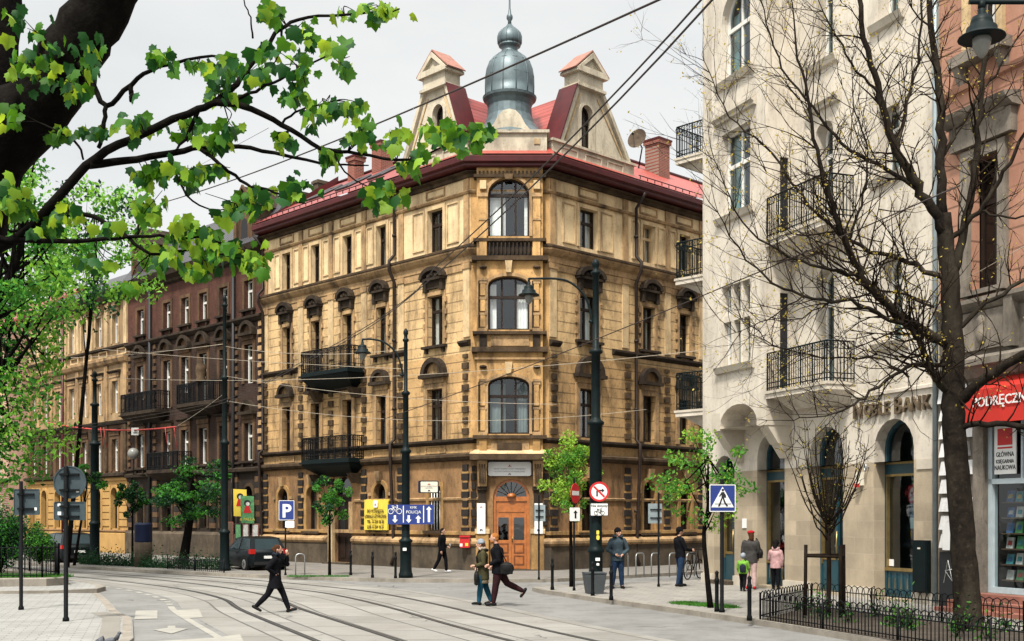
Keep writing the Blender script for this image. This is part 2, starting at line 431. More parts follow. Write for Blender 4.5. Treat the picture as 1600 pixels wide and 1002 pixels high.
mat('ink', (.012, .012, .014), .6, .1, 3., bump=0)
mat('ink_grey', (.22, .22, .22), .6, .1, 3., bump=0)
mat('ink_brown', (.09, .055, .01), .6, .1, 3., bump=0)
mat('brass', (.28, .19, .08), .35, .25, 6., metal=.8)
mat('galv', (.42, .43, .43), .4, .15, 6., metal=.7, bump=.05)
mat('asphalt', (.20, .197, .19), .85, .14, .5, (.11, .108, .10), .7, streak=False, fine=60.)
mat('slab_side', (.20, .185, .16), .85, .12, 1.)
mat('paving', (.44, .425, .395), .85, .1, 1., (.27, .25, .23), .45, streak=False, brick=None)
mat('kerb', (.27, .24, .20), .85, .2, 1.5, (.1, .085, .065), .6)
mat('paint_white', (.32, .305, .265), .8, .1, 2., (.24, .235, .22), .8, streak=False)
mat('rail_steel', (.035, .033, .032), .35, .3, 8., metal=.6)
mat('soil', (.055, .042, .03), .95, .4, 3.)
mat('grass_mat', (.06, .17, .03), .9, .4, 5.)
mat('ground_far', (.22, .21, .19), .9, .2, .3)
mat('bark', (.006, .005, .0045), .95, .4, 9., (.022, .019, .014), .4, bump=1., spec=.04)
mat('bark_pale', (.018, .014, .011), .95, .4, 6., (.10, .085, .06), .4, bump=1., spec=.05)
mat('bark_twig', (.024, .017, .012), .95, .3, 5., bump=0, spec=.05)
glassmat('glass', (.76, .82, .82), refl=.06); glassmat('glass_b', (.5, .6, .62), refl=.16); glassmat('glass_c', (.7, .72, .7), refl=.11); glassmat('glass_clear', (.9, .93, .93), refl=.06)
glassmat('glass_dark', (.3, .44, .45), .1)
def tilemat(name, col, axis):
    m, t, o = nt(name)
    tc = N(t, 'ShaderNodeTexCoord'); vec = tc.outputs['Object']
    dt = N(t, 'ShaderNodeVectorMath', operation='DOT_PRODUCT'); t.links.new(vec, dt.inputs[0]); dt.inputs[1].default_value = (axis[0], axis[1], 0)
    sx = N(t, 'ShaderNodeSeparateXYZ'); t.links.new(vec, sx.inputs[0])
    fa = mathn(t, 'FRACT', mathn(t, 'DIVIDE', dt.outputs['Value'], .26)); fz = mathn(t, 'FRACT', mathn(t, 'DIVIDE', sx.outputs[2], .17))
    wave = mathn(t, 'SINE', mathn(t, 'MULTIPLY', fa, pi))
    h = mathn(t, 'ADD', mathn(t, 'MULTIPLY', wave, .7), mathn(t, 'SUBTRACT', 1., fz))
    b = N(t, 'ShaderNodeBsdfPrincipled'); b.inputs['Roughness'].default_value = .42; b.inputs['Specular IOR Level'].default_value = .5
    c = mixc(t, ramp(t, noise(t, vec, 1.5, 6), .3, .7), tuple(x*.8 for x in col), tuple(x*1.15 for x in col))
    c = mixc(t, mathn(t, 'MULTIPLY', mathn(t, 'LESS_THAN', fz, .16), .6), c, tuple(x*.35 for x in col))
    c = mixc(t, mathn(t, 'MULTIPLY', mathn(t, 'LESS_THAN', fa, .12), .45), c, tuple(x*.4 for x in col))
    t.links.new(c, b.inputs['Base Color'])
    bn = N(t, 'ShaderNodeBump'); bn.inputs['Strength'].default_value = .7; bn.inputs['Distance'].default_value = .06
    t.links.new(h, bn.inputs['Height']); t.links.new(bn.outputs[0], b.inputs['Normal']); t.links.new(b.outputs[0], o.inputs[0])
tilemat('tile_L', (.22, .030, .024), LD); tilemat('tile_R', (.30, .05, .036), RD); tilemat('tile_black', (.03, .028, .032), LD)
mat('brick_red', (.26, .06, .035), .85, .25, 2., (.1, .03, .02), .4, brick=(.25, .08, (.2, .15, .12), .012), axis=RD)
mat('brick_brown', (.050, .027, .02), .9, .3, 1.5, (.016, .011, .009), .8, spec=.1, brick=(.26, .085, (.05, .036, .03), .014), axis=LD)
mat('brown_trim', (.13, .075, .04), .85, .3, 2., (.03, .019, .013), .8, spec=.15)
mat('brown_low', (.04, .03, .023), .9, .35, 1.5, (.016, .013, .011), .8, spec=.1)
mat('ochre_wall', (.36, .24, .12), .85, .2, 1.3, (.12, .07, .035), .65)
mat('yellow_base', (.46, .27, .085), .85, .12, 1.5, (.22, .11, .03), .45)
mat('pink_wall', (.52, .32, .24), .85, .12, 1.2, (.35, .2, .14), .4)
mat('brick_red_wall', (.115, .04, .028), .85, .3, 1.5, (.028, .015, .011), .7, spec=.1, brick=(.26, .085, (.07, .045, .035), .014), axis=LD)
BD = (.3575, -.934)
mat('bank_wall', (.66, .595, .50), .85, .1, .6, (.22, .18, .135), .6)
mat('bank_ashlar', (.46, .375, .265), .85, .16, 1.2, (.26, .21, .15), .45, brick=(.78, .44, (.30, .25, .18), .012), axis=BD)
mat('bank_stone', (.56, .50, .41), .85, .1, 1.2, (.3, .25, .19), .4)
mat('teal_paint', (.012, .055, .075), .35, .2, 4., spec=.5, bump=.05)
mat('gold', (.45, .32, .13), .35, .2, 5., metal=.8)
mat('letter_brown', (.15, .11, .07), .5, .3, 5., metal=.3)
mat('salmon', (.45, .235, .155), .85, .14, 1.2, (.28, .12, .08), .6, joint=.47)
mat('grey_stone', (.24, .205, .165), .85, .3, 1.6, (.045, .038, .03), .75)
mat('white_block', (.74, .73, .72), .7, .08, 3., (.2, .19, .18), .5)
mat('shop_black', (.014, .016, .018), .5, .2, 4.)
mat('awning_red', (.50, .02, .010), .7, .07, 2., bump=.1)
mat('shop_frame', (.46, .54, .57), .45, .08, 5.)
mat('step_red', (.30, .12, .085), .7, .2, 4.)
mat('wood_shelf', (.10, .06, .035), .6, .2, 5.)
for k, c in dict(red=(.5, .05, .04), orange=(.6, .22, .05), blue=(.06, .16, .38), teal=(.08, .32, .36), white=(.65, .63, .6), yellow=(.6, .45, .1), green=(.1, .3, .12), purple=(.2, .1, .28)).items(): mat('book_'+k, c, .4, .45, 9., bump=0)
mat('poster_blue', (.05, .2, .36), .4, .6, 6., bump=0)
leafmat('leaf_maple', (.020, .066, .004), (.040, .105, .004), .55)
leafmat('leaf_maple_young', (.07, .135, .009), (.19, .25, .014), .45)
leafmat('leaf_maple_dark', (.006, .034, .006), (.008, .036, .005))
leafmat('leaf_street', (.022, .095, .012), (.032, .11, .009), .5)
leafmat('leaf_street_light', (.085, .19, .025), (.11, .22, .016), .45)
leafmat('leaf_dark', (.006, .026, .009), (.005, .018, .005), .5)
leafmat('leaf_small', (.035, .105, .013), (.05, .125, .01), .5)
leafmat('leaf_bright', (.11, .19, .022), (.14, .21, .015), .45)
leafmat('bud', (.20, .15, .03), (.2, .16, .03), .4)
leafmat('grass_blade', (.02, .085, .012), (.02, .06, .008), .4)
mat('car_paint', (.004, .007, .009), .42, .1, 3., spec=.16, bump=0, coat=.03)
mat('car_glass', (.008, .022, .026), .14, .2, 2., spec=.25, bump=0)
mat('tyre', (.010, .010, .010), .9, .2, 6., spec=.1)
mat('tail_light', (.45, .015, .012), .25, .1, 6., bump=0)
mat('bin_grey', (.055, .065, .07), .6, .15, 5.)
mat('bulb_glass', (.20, .20, .18), .2, .1, 6., bump=0)
mat('tape_red', (.5, .05, .04), .6, .3, 8., bump=0)
mat('wire_dark', (.03, .018, .015), .6, .1, 3., bump=0)
mat('wire_pale', (.42, .36, .28), .5, .1, 3., bump=0)
mat('feather', (.08, .085, .1), .7, .3, 20.)
mat('rail_top', (.09, .085, .08), .4, .3, 6., metal=.3, bump=0)
mat('cap_tile', (.36, .16, .115), .7, .25, 5., (.15, .09, .07), .5)
P0 = (-1.706, 48.); P1 = (1.522, 48.)
L = Fr(P0, LD); R = Fr(P1, RD); C = Fr(P0, (1, 0))
LEN_L, LEN_R = 15.7, 17.
def p2(p): return (p[0], p[1])
BASE = (0., 48., 0.)
tb = thing('tenement_building', 'ochre yellow corner tenement with grey onion dome and two gables above red eaves', 'building', BASE)
path = [p2(L.P(LEN_L, 0, 0)), P0, P1, p2(R.P(LEN_R, 0, 0))]
CA = [2.2, 5.92, 8.48, 11.06, 13.56]; WA = [.5, .36, .36, .36, .36]
RA = [2.37, 6.36, 8.95, 11.6, 14.3]; RW = [.56, .43, .4, .4, .4]
holesL = {'A': [], 'B': [], 'C': [], 'G': []}; holesR = {'A': [], 'B': [], 'C': [], 'G': []}
for i, (c, w) in enumerate(zip(CA, WA)):
    door = i in (2, 3)
    holesL['A'].append((c-w, c+w, 13.5, 15.32)); holesL['B'].append((c-w, c+w, 9.12 if door else 9.55, 11.68)); holesL['C'].append((c-w, c+w, 5.05 if door else 5.55, 7.72))
for c, w in zip(RA, RW):
    holesR['A'].append((c-w, c+w, 13.68, 15.34)); holesR['B'].append((c-w, c+w, 9.75, 11.7)); holesR['C'].append((c-w, c+w, 5.65, 7.72))
holesL['G'] = [(1.82, 2.58, 1.72, 3.6), (5.58, 6.44, 1.75, 3.8, .43), (8.2, 9.5, .2, 4.2, .65), (10.9, 11.8, 1.62, 3.78, .45), (13.4, 14.3, 1.62, 3.72, .45)]
holesR['G'] = [(1.9, 2.8, 1.65, 3.85, .45), (5.96, 6.78, 1.6, 3.9, .41), (8.6, 9.4, 1.6, 3.9, .4), (11.2, 12., 1.6, 3.9, .4)]
bayh = {'A': (.73, 2.41, 13.72, 16.1, .66), 'B': (.73, 2.41, 9.92, 12.1, .36), 'C': (.73, 2.41, 5.68, 8.02, .36), 'G': (.93, 2.43, .16, 3.86, .75)}
mb = MB('stucco_mid')
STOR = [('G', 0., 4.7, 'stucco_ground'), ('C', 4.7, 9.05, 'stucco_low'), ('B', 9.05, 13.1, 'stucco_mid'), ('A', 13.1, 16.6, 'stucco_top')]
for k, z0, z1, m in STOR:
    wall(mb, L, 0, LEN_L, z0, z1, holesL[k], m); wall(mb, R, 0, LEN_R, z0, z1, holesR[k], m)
# entrance wall and the shallow bay above it
BO = .38
wall(mb, C, 0, 3.228, 0, 4.7, [bayh['G']], 'stucco_ground')
for k, z0, z1, m in STOR[1:]:
    wall(mb, C.sh(0, BO), .27, 2.96, z0, z1, [bayh[k]], 'stucco_bay')
    for a in (.27, 2.96): mb.poly([C.P(a, 0, z0), C.P(a, BO, z0), C.P(a, BO, z1), C.P(a, 0, z1)], 'stucco_bay')
    for a, b in ((0, .27), (2.96, 3.228)): mb.poly([C.P(a, 0, z0), C.P(b, 0, z0), C.P(b, 0, z1), C.P(a, 0, z1)], 'stucco_bay')
mb.poly([C.P(.27, 0, 4.7), C.P(2.96, 0, 4.7), C.P(2.96, BO, 4.7), C.P(.27, BO, 4.7)], 'stucco_ground')
# back walls
bl = p2(L.P(LEN_L, -11, 0)); br = p2(R.P(LEN_R, -11, 0)); bm = (0., 65.)
for a, b in ((path[0], bl), (bl, bm), (bm, br), (br, path[3])): mb.poly([(a[0], a[1], 0), (b[0], b[1], 0), (b[0], b[1], 16.6), (a[0], a[1], 16.6)], 'stucco_low')
mb.build('wall', tb)
# string courses, sills, plinth, cornice
def course(name, prof, m, pth=path):
    q = MB(m); q.sweep(pth, prof, m); return q.build(name, tb)
for pth in ([p2(L.P(LEN_L, 0, 0)), p2(L.P(9.86, 0, 0))], [p2(L.P(7.9, 0, 0)), P0, p2(C.P(.3, 0, 0))], [p2(C.P(3.0, 0, 0)), P1, p2(R.P(LEN_R, 0, 0))]):
    course('plinth', [(0, .0), (.2, .0), (.2, 1.12), (0, 1.14)], 'plinth', pth)
    course('plinth_moulding', [(0, 1.1), (.22, 1.1), (.3, 1.2), (.3, 1.3), (.16, 1.42), (0, 1.44)], 'trim', pth)
    course('plinth_moulding', [(0, 1.56), (.14, 1.56), (.14, 1.7), (0, 1.72)], 'stucco_ochre', pth)
    course('string_course', [(0, 2.98), (.07, 3.0), (.09, 3.08), (0, 3.12)], 'trim', pth) if pth[0] != path[0] else None
course('string_course', [(0, 4.62), (.14, 4.66), (.26, 4.78), (.26, 4.88), (.1, 4.94), (0, 4.96)], 'soot_stone')
course('string_course', [(0, 5.32), (.12, 5.36), (.22, 5.44), (.22, 5.52), (0, 5.56)], 'trim_dark')
course('string_course', [(0, 12.74), (.08, 12.76), (.08, 13.0), (.2, 13.1), (.3, 13.24), (.3, 13.36), (.06, 13.48), (0, 13.5)], 'trim')
course('string_course', [(.3, 13.3), (.34, 13.32), (.34, 13.4), (.08, 13.51), (.05, 13.4)], 'soot_stone')
course('frieze_moulding', [(0, 15.55), (.1, 15.58), (.14, 15.66), (.1, 15.7), (0, 15.72)], 'trim')
course('cornice', [(0, 16.22), (.1, 16.22), (.14, 16.34), (.3, 16.4), (.3, 16.44), (0, 16.44)], 'soot_stone')
course('cornice', [(0, 16.5), (.5, 16.52), (.56, 16.56), (.56, 16.64), (.70, 16.7), (.72, 16.9), (.62, 16.96), (0, 17.04)], 'red_metal')
# rows of carved blocks: quoins, panels
q = MB('soot_stone')
def quoins(fr, s, z0, z1, w=.34, h=.25, gap=.2, o=.07, m='soot_stone', mirror=1):
    k = 0; z = z0
    while z < z1-.1:
        ww = w if k % 2 == 0 else w*.72
        q.wedge(fr, s-ww/2, s+ww/2, 0, o, z, min(z+h, z1), .0, .0, m=m); z += h+gap; k += 1
for fr, ss in ((L, (.26, 4.55, 7.2, 9.78, 12.3, 15.45)), (R, (.26, 4.9, 7.65, 10.2))):
    for s in ss: quoins(fr, s, 1.6, 4.5, .42, .27, .1, .09, 'quoin_dark')
    for s in ss: quoins(fr, s, 5.7, 9.0, .36, .25, .2, .1)
for s in (.13, 3.1): quoins(C, s, 1.6, 4.4, .22, .27, .1, .12, 'quoin_dark')
q.build('quoins', tb)
q = MB('stucco_ochre')
for fr, ss in ((L, (.26, 4.55, 7.2, 9.78, 12.3, 15.45)), (R, (.26, 4.9, 7.65, 10.2))):
    for s in ss: quoins(fr, s, 1.6+.27, 4.4, .40, .09, .28, .07, 'stucco_ochre')
    for a, b in zip(ss[:-1], ss[1:]):
        q.box(fr, a+.35, b-.35, .0, .12, 1.57, 1.72, 'trim')
q.build('block_courses', tb)
for fr, cc, ww in ((L, CA, WA), (R, RA, RW)):                                  # top-storey panels and strips
    for c, w in zip(cc, ww):
        for sg in (-1, 1):
            q = MB('trim_light'); a = c+sg*(w+.24); b = c+sg*(w+.24+(.78 if w > .45 else .5)); a, b = min(a, b), max(a, b)
            mbx = [(a, 13.7), (b, 13.7), (b, 15.4), (a, 15.4)]; inn = [(a+.06, 13.76), (b-.06, 13.76), (b-.06, 15.34), (a+.06, 15.34)]
            q.ring(fr, inn, mbx, 0, .05, 'trim_light'); q.build('panel', tb)
        q = MB('trim'); q.ring(fr, [(c-.55, 15.86), (c+.55, 15.86), (c+.55, 16.12), (c-.55, 16.12)], [(c-.62, 15.79), (c+.62, 15.79), (c+.62, 16.19), (c-.62, 16.19)], 0, .05, 'trim'); q.build('frieze_panel', tb); q = MB('trim')
        q.ring(fr, [(c-.6, 5.02), (c+.6, 5.02), (c+.6, 5.26), (c-.6, 5.26)], [(c-.68, 4.98), (c+.68, 4.98), (c+.68, 5.3), (c-.68, 5.3)], 0, .05, 'trim'); q.build('apron_panel', tb)
for fr, ss in ((L, (.2, 4.5, 7.2, 9.78, 12.3, 15.42)), (R, (.2, 4.75, 7.7, 10.25, 13.))):     # pilaster strips
    for s in ss:
        q = MB('trim'); q.box(fr, s-.2, s+.2, 0, .06, 9.7, 12.7, 'trim_light'); q.box(fr, s-.24, s+.24, 0, .1, 12.5, 12.74, 'trim')
        q.box(fr, s-.16, s+.16, 0, .07, 13.5, 16.2, 'trim'); q.build('pilaster', tb)
    for a, b in zip(ss[:-1], ss[1:]):
        q = MB('trim'); q.box(fr, a+.22, b-.22, 0, .05, 12.45, 12.74, 'trim'); q.build('frieze_panel', tb)
# short sill cornices between second and third floor
for fr, segs in ((L, ((-.02, .6), (4.1, 5.3), (12.6, 15.7))), (R, ((0, .6), (3.9, 12.)))):
    for a, b in segs: q = MB('trim_dark'); q.sweep([p2(fr.P(a, 0, 0)), p2(fr.P(b, 0, 0))], [(0, 9.32), (.1, 9.36), (.2, 9.46), (.2, 9.54), (0, 9.6)], 'trim_dark', side=SIDE(fr)); q.build('sill_cornice', tb)
# windows
for i, (c, w) in enumerate(zip(CA, WA)):
    window(tb, L, *holesL['A'][i], cm='trim_light', fm='wood_dark', mull=1, transom=.66, sill=None, curtain=.8, cur_m='curtain' if i in (0, 1) else 'curtain_dim')
    window(tb, L, *holesL['B'][i], cm='trim', hood='seg', ears=True, sill=None if i in (2, 3) else 'trim_dark', curtain=1, transom=.7)
    window(tb, L, *holesL['C'][i], cm='trim', hood='arch', casing=(.24, .07), sill=None, curtain=.8, cur_m='curtain_dim', transom=.68)
for i, (c, w) in enumerate(zip(RA, RW)):
    window(tb, R, *holesR['A'][i], cm='trim_light', sill=None, curtain=1, transom=.66, fm='wood_dark' if i != 1 else 'trim_light')
    window(tb, R, *holesR['B'][i], cm='trim', hood='seg', ears=True, curtain=.9, transom=.7)
    window(tb, R, *holesR['C'][i], cm='trim', hood='arch', casing=(.24, .07), sill=None, curtain=.7, cur_m='curtain_dim')
for h in holesL['G'][:2]+holesL['G'][3:]: window(tb, L, *h[:4], rise=h[4] if len(h) > 4 else 0, cm='stucco_ochre', casing=(.18, .08), sill='soot_stone', curtain=.3, cur_m='curtain_dim', transom=.6)
for h in holesR['G']: window(tb, R, *h[:4], rise=h[4], cm='stucco_ochre', casing=(.18, .08), sill='soot_stone', curtain=.3, cur_m='curtain_dim', transom=.6)
CB = C.sh(0, BO)
for k in 'ABC':
    h = bayh[k]
    window(tb, CB, *h[:4], rise=h[4], cm='trim', casing=(.13, .07), fm='wood_dark', mull=2, transom={'A': .72, 'B': .62, 'C': .66}[k], sill=None, curtain=1,
           cur_m='curtain' if k != 'C' else 'curtain_dim', name='bay_window', glass='glass_clear' if k != 'C' else 'glass')
g = MB('iron')                                                                  # grille on the barred window
for k in range(4): g.tube([L.P(1.93+k*.18, .0, 1.74), L.P(1.93+k*.18, .0, 3.4)], .022, 5, 'white_sign')
for z in (2.1, 2.6, 3.1): g.tube([L.P(1.84, .0, z), L.P(2.56, .0, z)], .015, 4, 'iron')
g.build('window_grille', tb)
for h in holesL['G'][1:2]+holesL['G'][3:]+holesR['G']:                          # round label mouldings and keystones on the ground floor
    fr = L if h in holesL['G'] else R; c = (h[0]+h[1])/2; kb = MB('trim')
    kb.wedge(fr, c-.13, c+.13, 0, .2, h[3]+.1, h[3]+.55, -.05, -.05, m='trim'); kb.box(fr, h[0]-.4, h[0]-.14, 0, .1, h[3]-.55, h[3]-.4, 'trim'); kb.box(fr, h[1]+.14, h[1]+.4, 0, .1, h[3]-.55, h[3]-.4, 'trim')
    kb.build('keystone', tb)
# bay dressing
b = MB('trim')
for z0, z1, w in ((16.1, 16.22, .12), (13.5, 13.62, .14), (12.72, 12.9, .2), (9.72, 9.84, .16), (9.0, 9.2, .2), (8.7, 8.78, .08), (5.48, 5.62, .16), (4.62, 4.84, .28)):
    b.box(C, .27-w, 2.96+w, -.05, BO+w+.004, z0, z1, 'soot_stone' if w > .11 else 'trim')
for a in (.38, 2.56):
    b.box(CB, a, a+.3, 0, .1, 13.62, 15.3, 'stucco_bay'); b.box(CB, a-.05, a+.35, 0, .15, 15.3, 15.45, 'trim'); b.box(CB, a-.02, a+.32, 0, .13, 14.35, 14.42, 'trim')
    b.box(CB, a+.02, a+.28, 0, .2, 15.6, 15.95, 'trim_light')
    for z0, z1, n in ((9.84, 12.0, 3), (5.62, 7.9, 2)):
        b.box(CB, a-.02, a+.32, 0, .12, z0, z0+.14, 'trim'); b.box(CB, a-.02, a+.32, 0, .12, z1-.1, z1, 'trim')
        for k in range(n):
            za = z0+.14+(z1-z0-.24)*k/n; zb = z0+.14+(z1-z0-.24)*(k+1)/n
            b.box(CB, a+.04, a+.24, 0, .09, za+.05, zb-.12, 'stucco_bay'); b.box(CB, a-.02, a+.3, 0, .1, zb-.12, zb-.02, 'trim')
            b.box(CB, a-.045, a+.0, 0, .14, za+.02, zb-.02, 'trim_dark')
    for z in (12.45, 8.4):
        b.lathe(Vector(CB.P(a+.15, .06, z)), [(.02, -.08), (.13, -.05), (.16, 0), (.13, .05), (.02, .08)], 10, 'soot_stone')
for z in (12.25, 8.14): b.wedge(CB, 1.47, 1.67, 0, .16, z-.02, z+.45, -.05, -.04, m='trim_light')
for z in (16.02,): b.wedge(CB, 1.42, 1.72, 0, .14, z, z+.2, -.04, -.04, m='trim')
for k in range(16): b.box(CB, .35+k*.16, .43+k*.16, 0, .1, 16.22, 16.36, 'trim_dark')
for k, (a, c) in enumerate(((.38, .68), (2.55, 2.85))):
    b.box(CB, a, c, 0, .12, 12.9, 13.5, 'stucco_bay'); b.box(CB, a, c, 0, .07, 9.22, 9.7, 'trim_dark'); b.box(CB, a, c, 0, .1, 4.9, 5.46, 'stucco_ochre')
b.box(CB, .85, 2.4, 0, .05, 9.26, 9.66, 'trim'); b.box(CB, .85, 2.4, 0, .05, 4.92, 5.42, 'trim'); b.box(CB, 1.1, 2.1, .05, .1, 5.02, 5.32, 'soot_stone')
b.box(CB, .7, 2.52, .0, .02, 12.92, 13.48, 'quoin_dark')
b.sweep([p2(CB.P(.2, -.2, 0)), p2(CB.P(.2, .02, 0)), p2(CB.P(3.03, .02, 0)), p2(CB.P(3.03, -.2, 0))], [(0, 4.84), (.22, 4.86), (.2, 4.92), (.06, 5.0), (0, 5.04)], 'trim_light')
b.build('bay_mouldings', tb)
for k in range(11):
    bal = MB('trim_dark'); c = Vector(CB.P(.8+k*.16, .07, 12.92)); bal.lathe(c, [(.035, 0), (.035, .06), (.06, .2), (.03, .36), (.045, .5), (.04, .56)], 8, 'trim_dark'); bal.build('baluster', tb)
# entrance: pilasters and brackets, doors, fanlight
e = MB('soot_stone')
for a in (.33, 2.6):
    e.box(C, a, a+.32, 0, .16, 1.9, 3.4, 'trim_dark'); e.box(C, a-.06, a+.38, 0, .24, 3.4, 3.55, 'trim_dark')
    e.wedge(C, a-.02, a+.34, 0, .30, 3.55, 4.6, -.03, -.14, m='trim')
    for k in range(3): e.box(C, a+.03+k*.1, a+.09+k*.1, .3, .45, 3.7, 4.45, 'soot_stone')
    e.box(C, a-.1, a+.42, 0, .22, .05, 1.9, 'stucco_ochre'); e.box(C, a-.14, a+.46, 0, .26, 1.62, 1.82, 'trim_light')
e.box(C, .5, 2.78, .0, .05, 3.98, 4.6, 'ink')
e.build('entrance_surround', tb)
h = bayh['G']; ol = arc_outline(*h)
d = MB('wood_orange'); fo = -.2
il = arc_outline(h[0]+.11, h[1]-.11, .16, h[3]-.11, .66)
d.ring(C, il, ol, fo-.05, fo+.1, 'wood_orange', skip={0})
d.box(C, h[0]+.1, h[1]-.1, fo-.04, fo+.08, 2.95, 3.14, 'wood_orange'); d.box(C, h[0]+.1, h[1]-.1, fo-.04, fo+.03, 2.42, 2.95, 'wood_orange'); d.box(C, h[0]+.22, h[1]-.22, fo+.03, fo+.055, 2.5, 2.86, 'wood_orange')
d.lathe(Vector(C.P(1.68, fo+.06, 3.12)), [(.02, -.02), (.2, 0), (.17, .1), (.08, .16), (.01, .17)], 14, 'wood_orange')
for k in range(1, 8):
    t = pi*k/8; d.tube([C.P(1.68+.16*cos(t), fo+.03, 3.14+.12*sin(t)), C.P(1.68+.64*cos(t), fo+.03, 3.14+.6*sin(t))], .014, 4, 'wood_dark')
D = d.build('door', tb)
for k in (0, 1):
    a = 1.04+k*.64; b0 = a+.63; lf = MB('wood_orange')
    lf.ring(C, [(a+.1, 1.35), (b0-.1, 1.35), (b0-.1, 2.28), (a+.1, 2.28)], [(a, .17), (b0, .17), (b0, 2.42), (a, 2.42)], fo-.03, fo+.03, 'wood_orange')
    lf.box(C, a+.08, b0-.08, fo-.02, fo+.015, .25, 1.3, 'wood_orange')
    for z0, z1 in ((.32, .72), (.8, 1.22)):
        lf.ring(C, [(a+.16, z0+.05), (b0-.16, z0+.05), (b0-.16, z1-.05), (a+.16, z1-.05)], [(a+.1, z0), (b0-.1, z0), (b0-.1, z1), (a+.1, z1)], fo+.01, fo+.045, 'wood_orange_dark'); lf.box(C, a+.18, b0-.18, fo+.01, fo+.035, z0+.08, z1-.08, 'wood_orange')
    o = lf.build('door_leaf', D)
    gl = MB('glass_dark'); gl.poly([C.P(x, fo, z) for x, z in ((a+.1, 1.35), (b0-.1, 1.35), (b0-.1, 2.28), (a+.1, 2.28))]); gl.build('door_glass', D)
hd = MB('brass'); hd.tube([C.P(1.72, fo+.1, 1.25), C.P(1.72, fo+.1, 1.5)], .018, 6); hd.build('handle', D)
fg = MB('glass_dark'); fg.poly([C.P(x, fo+.0, z) for x, z in arc_outline(h[0]+.11, h[1]-.11, 3.1, h[3]-.1, .65)[2:]]); fg.build('fanlight', D)
st = MB('plinth'); st.box(C, .6, 2.75, -.2, .45, .0, .16); st.build('doorstep', tb)
# side door in the left front
h = holesL['G'][2]; d = MB('wood_dark'); fo = -.22
d.ring(L, arc_outline(h[0]+.1, h[1]-.1, .2, 4.1, .6), arc_outline(*h), fo-.05, fo+.05, 'wood_dark', skip={0})
for k in (0, 1): d.box(L, 8.3+k*.56, 8.84+k*.56, fo-.03, fo+.01, .22, 3.2, 'wood_dark'); d.box(L, 8.38+k*.56, 8.76+k*.56, fo, fo+.04, .4, 1.4, 'wood_dark'); d.box(L, 8.38+k*.56, 8.76+k*.56, fo, fo+.03, 1.6, 3.0, 'ink')
d.box(L, 8.3, 9.4, fo-.03, fo+.06, 3.2, 3.35, 'wood_dark')
d2 = d.build('door', tb); gl = MB('glass_dark'); gl.poly([L.P(a, fo, z) for a, z in arc_outline(8.3, 9.4, 3.35, 4.1, .6)]); gl.build('fanlight', d2)
sp = MB('trim_light'); sp.box(L, 9.5, 9.86, 0, .17, .1, 3.0, 'trim_light'); sp.box(L, 7.9, 8.2, 0, .17, 1.56, 3.0, 'trim'); sp.box(L, 7.95, 9.85, 0, .5, 0, .2, 'plinth'); sp.build('door_surround', tb)
# balconies on the left front
def balcony(fr, s0, s1, dp, z, top, m_base, thick, root, rail_m='iron', o0=0.):
    b = MB(m_base)
    b.box(fr, s0, s1, o0, o0+dp, z-.14, z, m_base); b.box(fr, s0-.08, s1+.08, o0, o0+dp+.08, z-.2, z-.13, m_base)
    n = 5
    for k in range(n):
        f = 1-(k/n)**1.6; f2 = 1-((k+1)/n)**1.6
        i = b.pts([fr.P(a, o, zz) for a, o, zz in ((s0+(1-f)*(s1-s0)*.2, o0, z-.2-thick*k/n), (s1-(1-f)*(s1-s0)*.2, o0, z-.2-thick*k/n), (s1-(1-f)*(s1-s0)*.2, o0+dp*f, z-.2-thick*k/n), (s0+(1-f)*(s1-s0)*.2, o0+dp*f, z-.2-thick*k/n),
                    (s0+(1-f2)*(s1-s0)*.2, o0, z-.2-thick*(k+1)/n), (s1-(1-f2)*(s1-s0)*.2, o0, z-.2-thick*(k+1)/n), (s1-(1-f2)*(s1-s0)*.2, o0+dp*f2, z-.2-thick*(k+1)/n), (s0+(1-f2)*(s1-s0)*.2, o0+dp*f2, z-.2-thick*(k+1)/n))])
        for qd in ((0, 1, 5, 4), (1, 2, 6, 5), (2, 3, 7, 6), (3, 0, 4, 7)): b.fc([i+t for t in qd], m_base)
    B = b.build('balcony', root)
    r = MB(rail_m); P = [fr.P(s0+.03, o0, 0), fr.P(s0+.03, o0+dp-.03, 0), fr.P(s1-.03, o0+dp-.03, 0), fr.P(s1-.03, o0, 0)]
    railing(r, P, z, top, rail_m, .105, .017, .028); r.build('railing', B); return B
balcony(L, 7.2, 10.95, .95, 9.05, 10.05, 'iron_green', .75, tb)
balcony(L, 7.25, 11.05, .85, 4.98, 6.0, 'iron_green', .6, tb)
for s in (7.6, 10.6):
    for z in (4.3, 8.2): q = MB('soot_stone'); q.wedge(L, s-.14, s+.14, 0, .35, z-.45, z+.0, 0, -.3, m='soot_stone'); q.build('balcony_bracket', tb)
# drainpipes
for fr, s, z1 in ((L, 4.86, 16.5), (R, 5.36, 16.5), (L, 15.55, 16.4)):
    d = MB('red_metal' if False else 'wood_dark'); d.tube([fr.P(s, .32, .2), fr.P(s, .14, .6), fr.P(s, .36, 4.9), fr.P(s, .36, 5.5), fr.P(s, .14, 5.7), fr.P(s, .14, 12.6), fr.P(s, .42, 13.1), fr.P(s, .42, 13.5), fr.P(s, .14, 13.8), fr.P(s, .14, 15.9), fr.P(s, .66, z1)], .075, 8)
    for z in (2.5, 7., 10., 14.6): d.tube([fr.P(s, .14, z), fr.P(s, .14, z+.1)], .1, 8)
    d.build('drainpipe', tb)
# roof
r = MB('tile_L')
A = [path[0], P0]; B2 = [P1, path[3]]
def slope(fr, s0, s1, o0, z0, o1, z1, m, t0=0, t1=0):
    r.poly([fr.P(s0, o0, z0), fr.P(s1, o0, z0), fr.P(s1+t1, o1, z1), fr.P(s0+t0, o1, z1)], m)
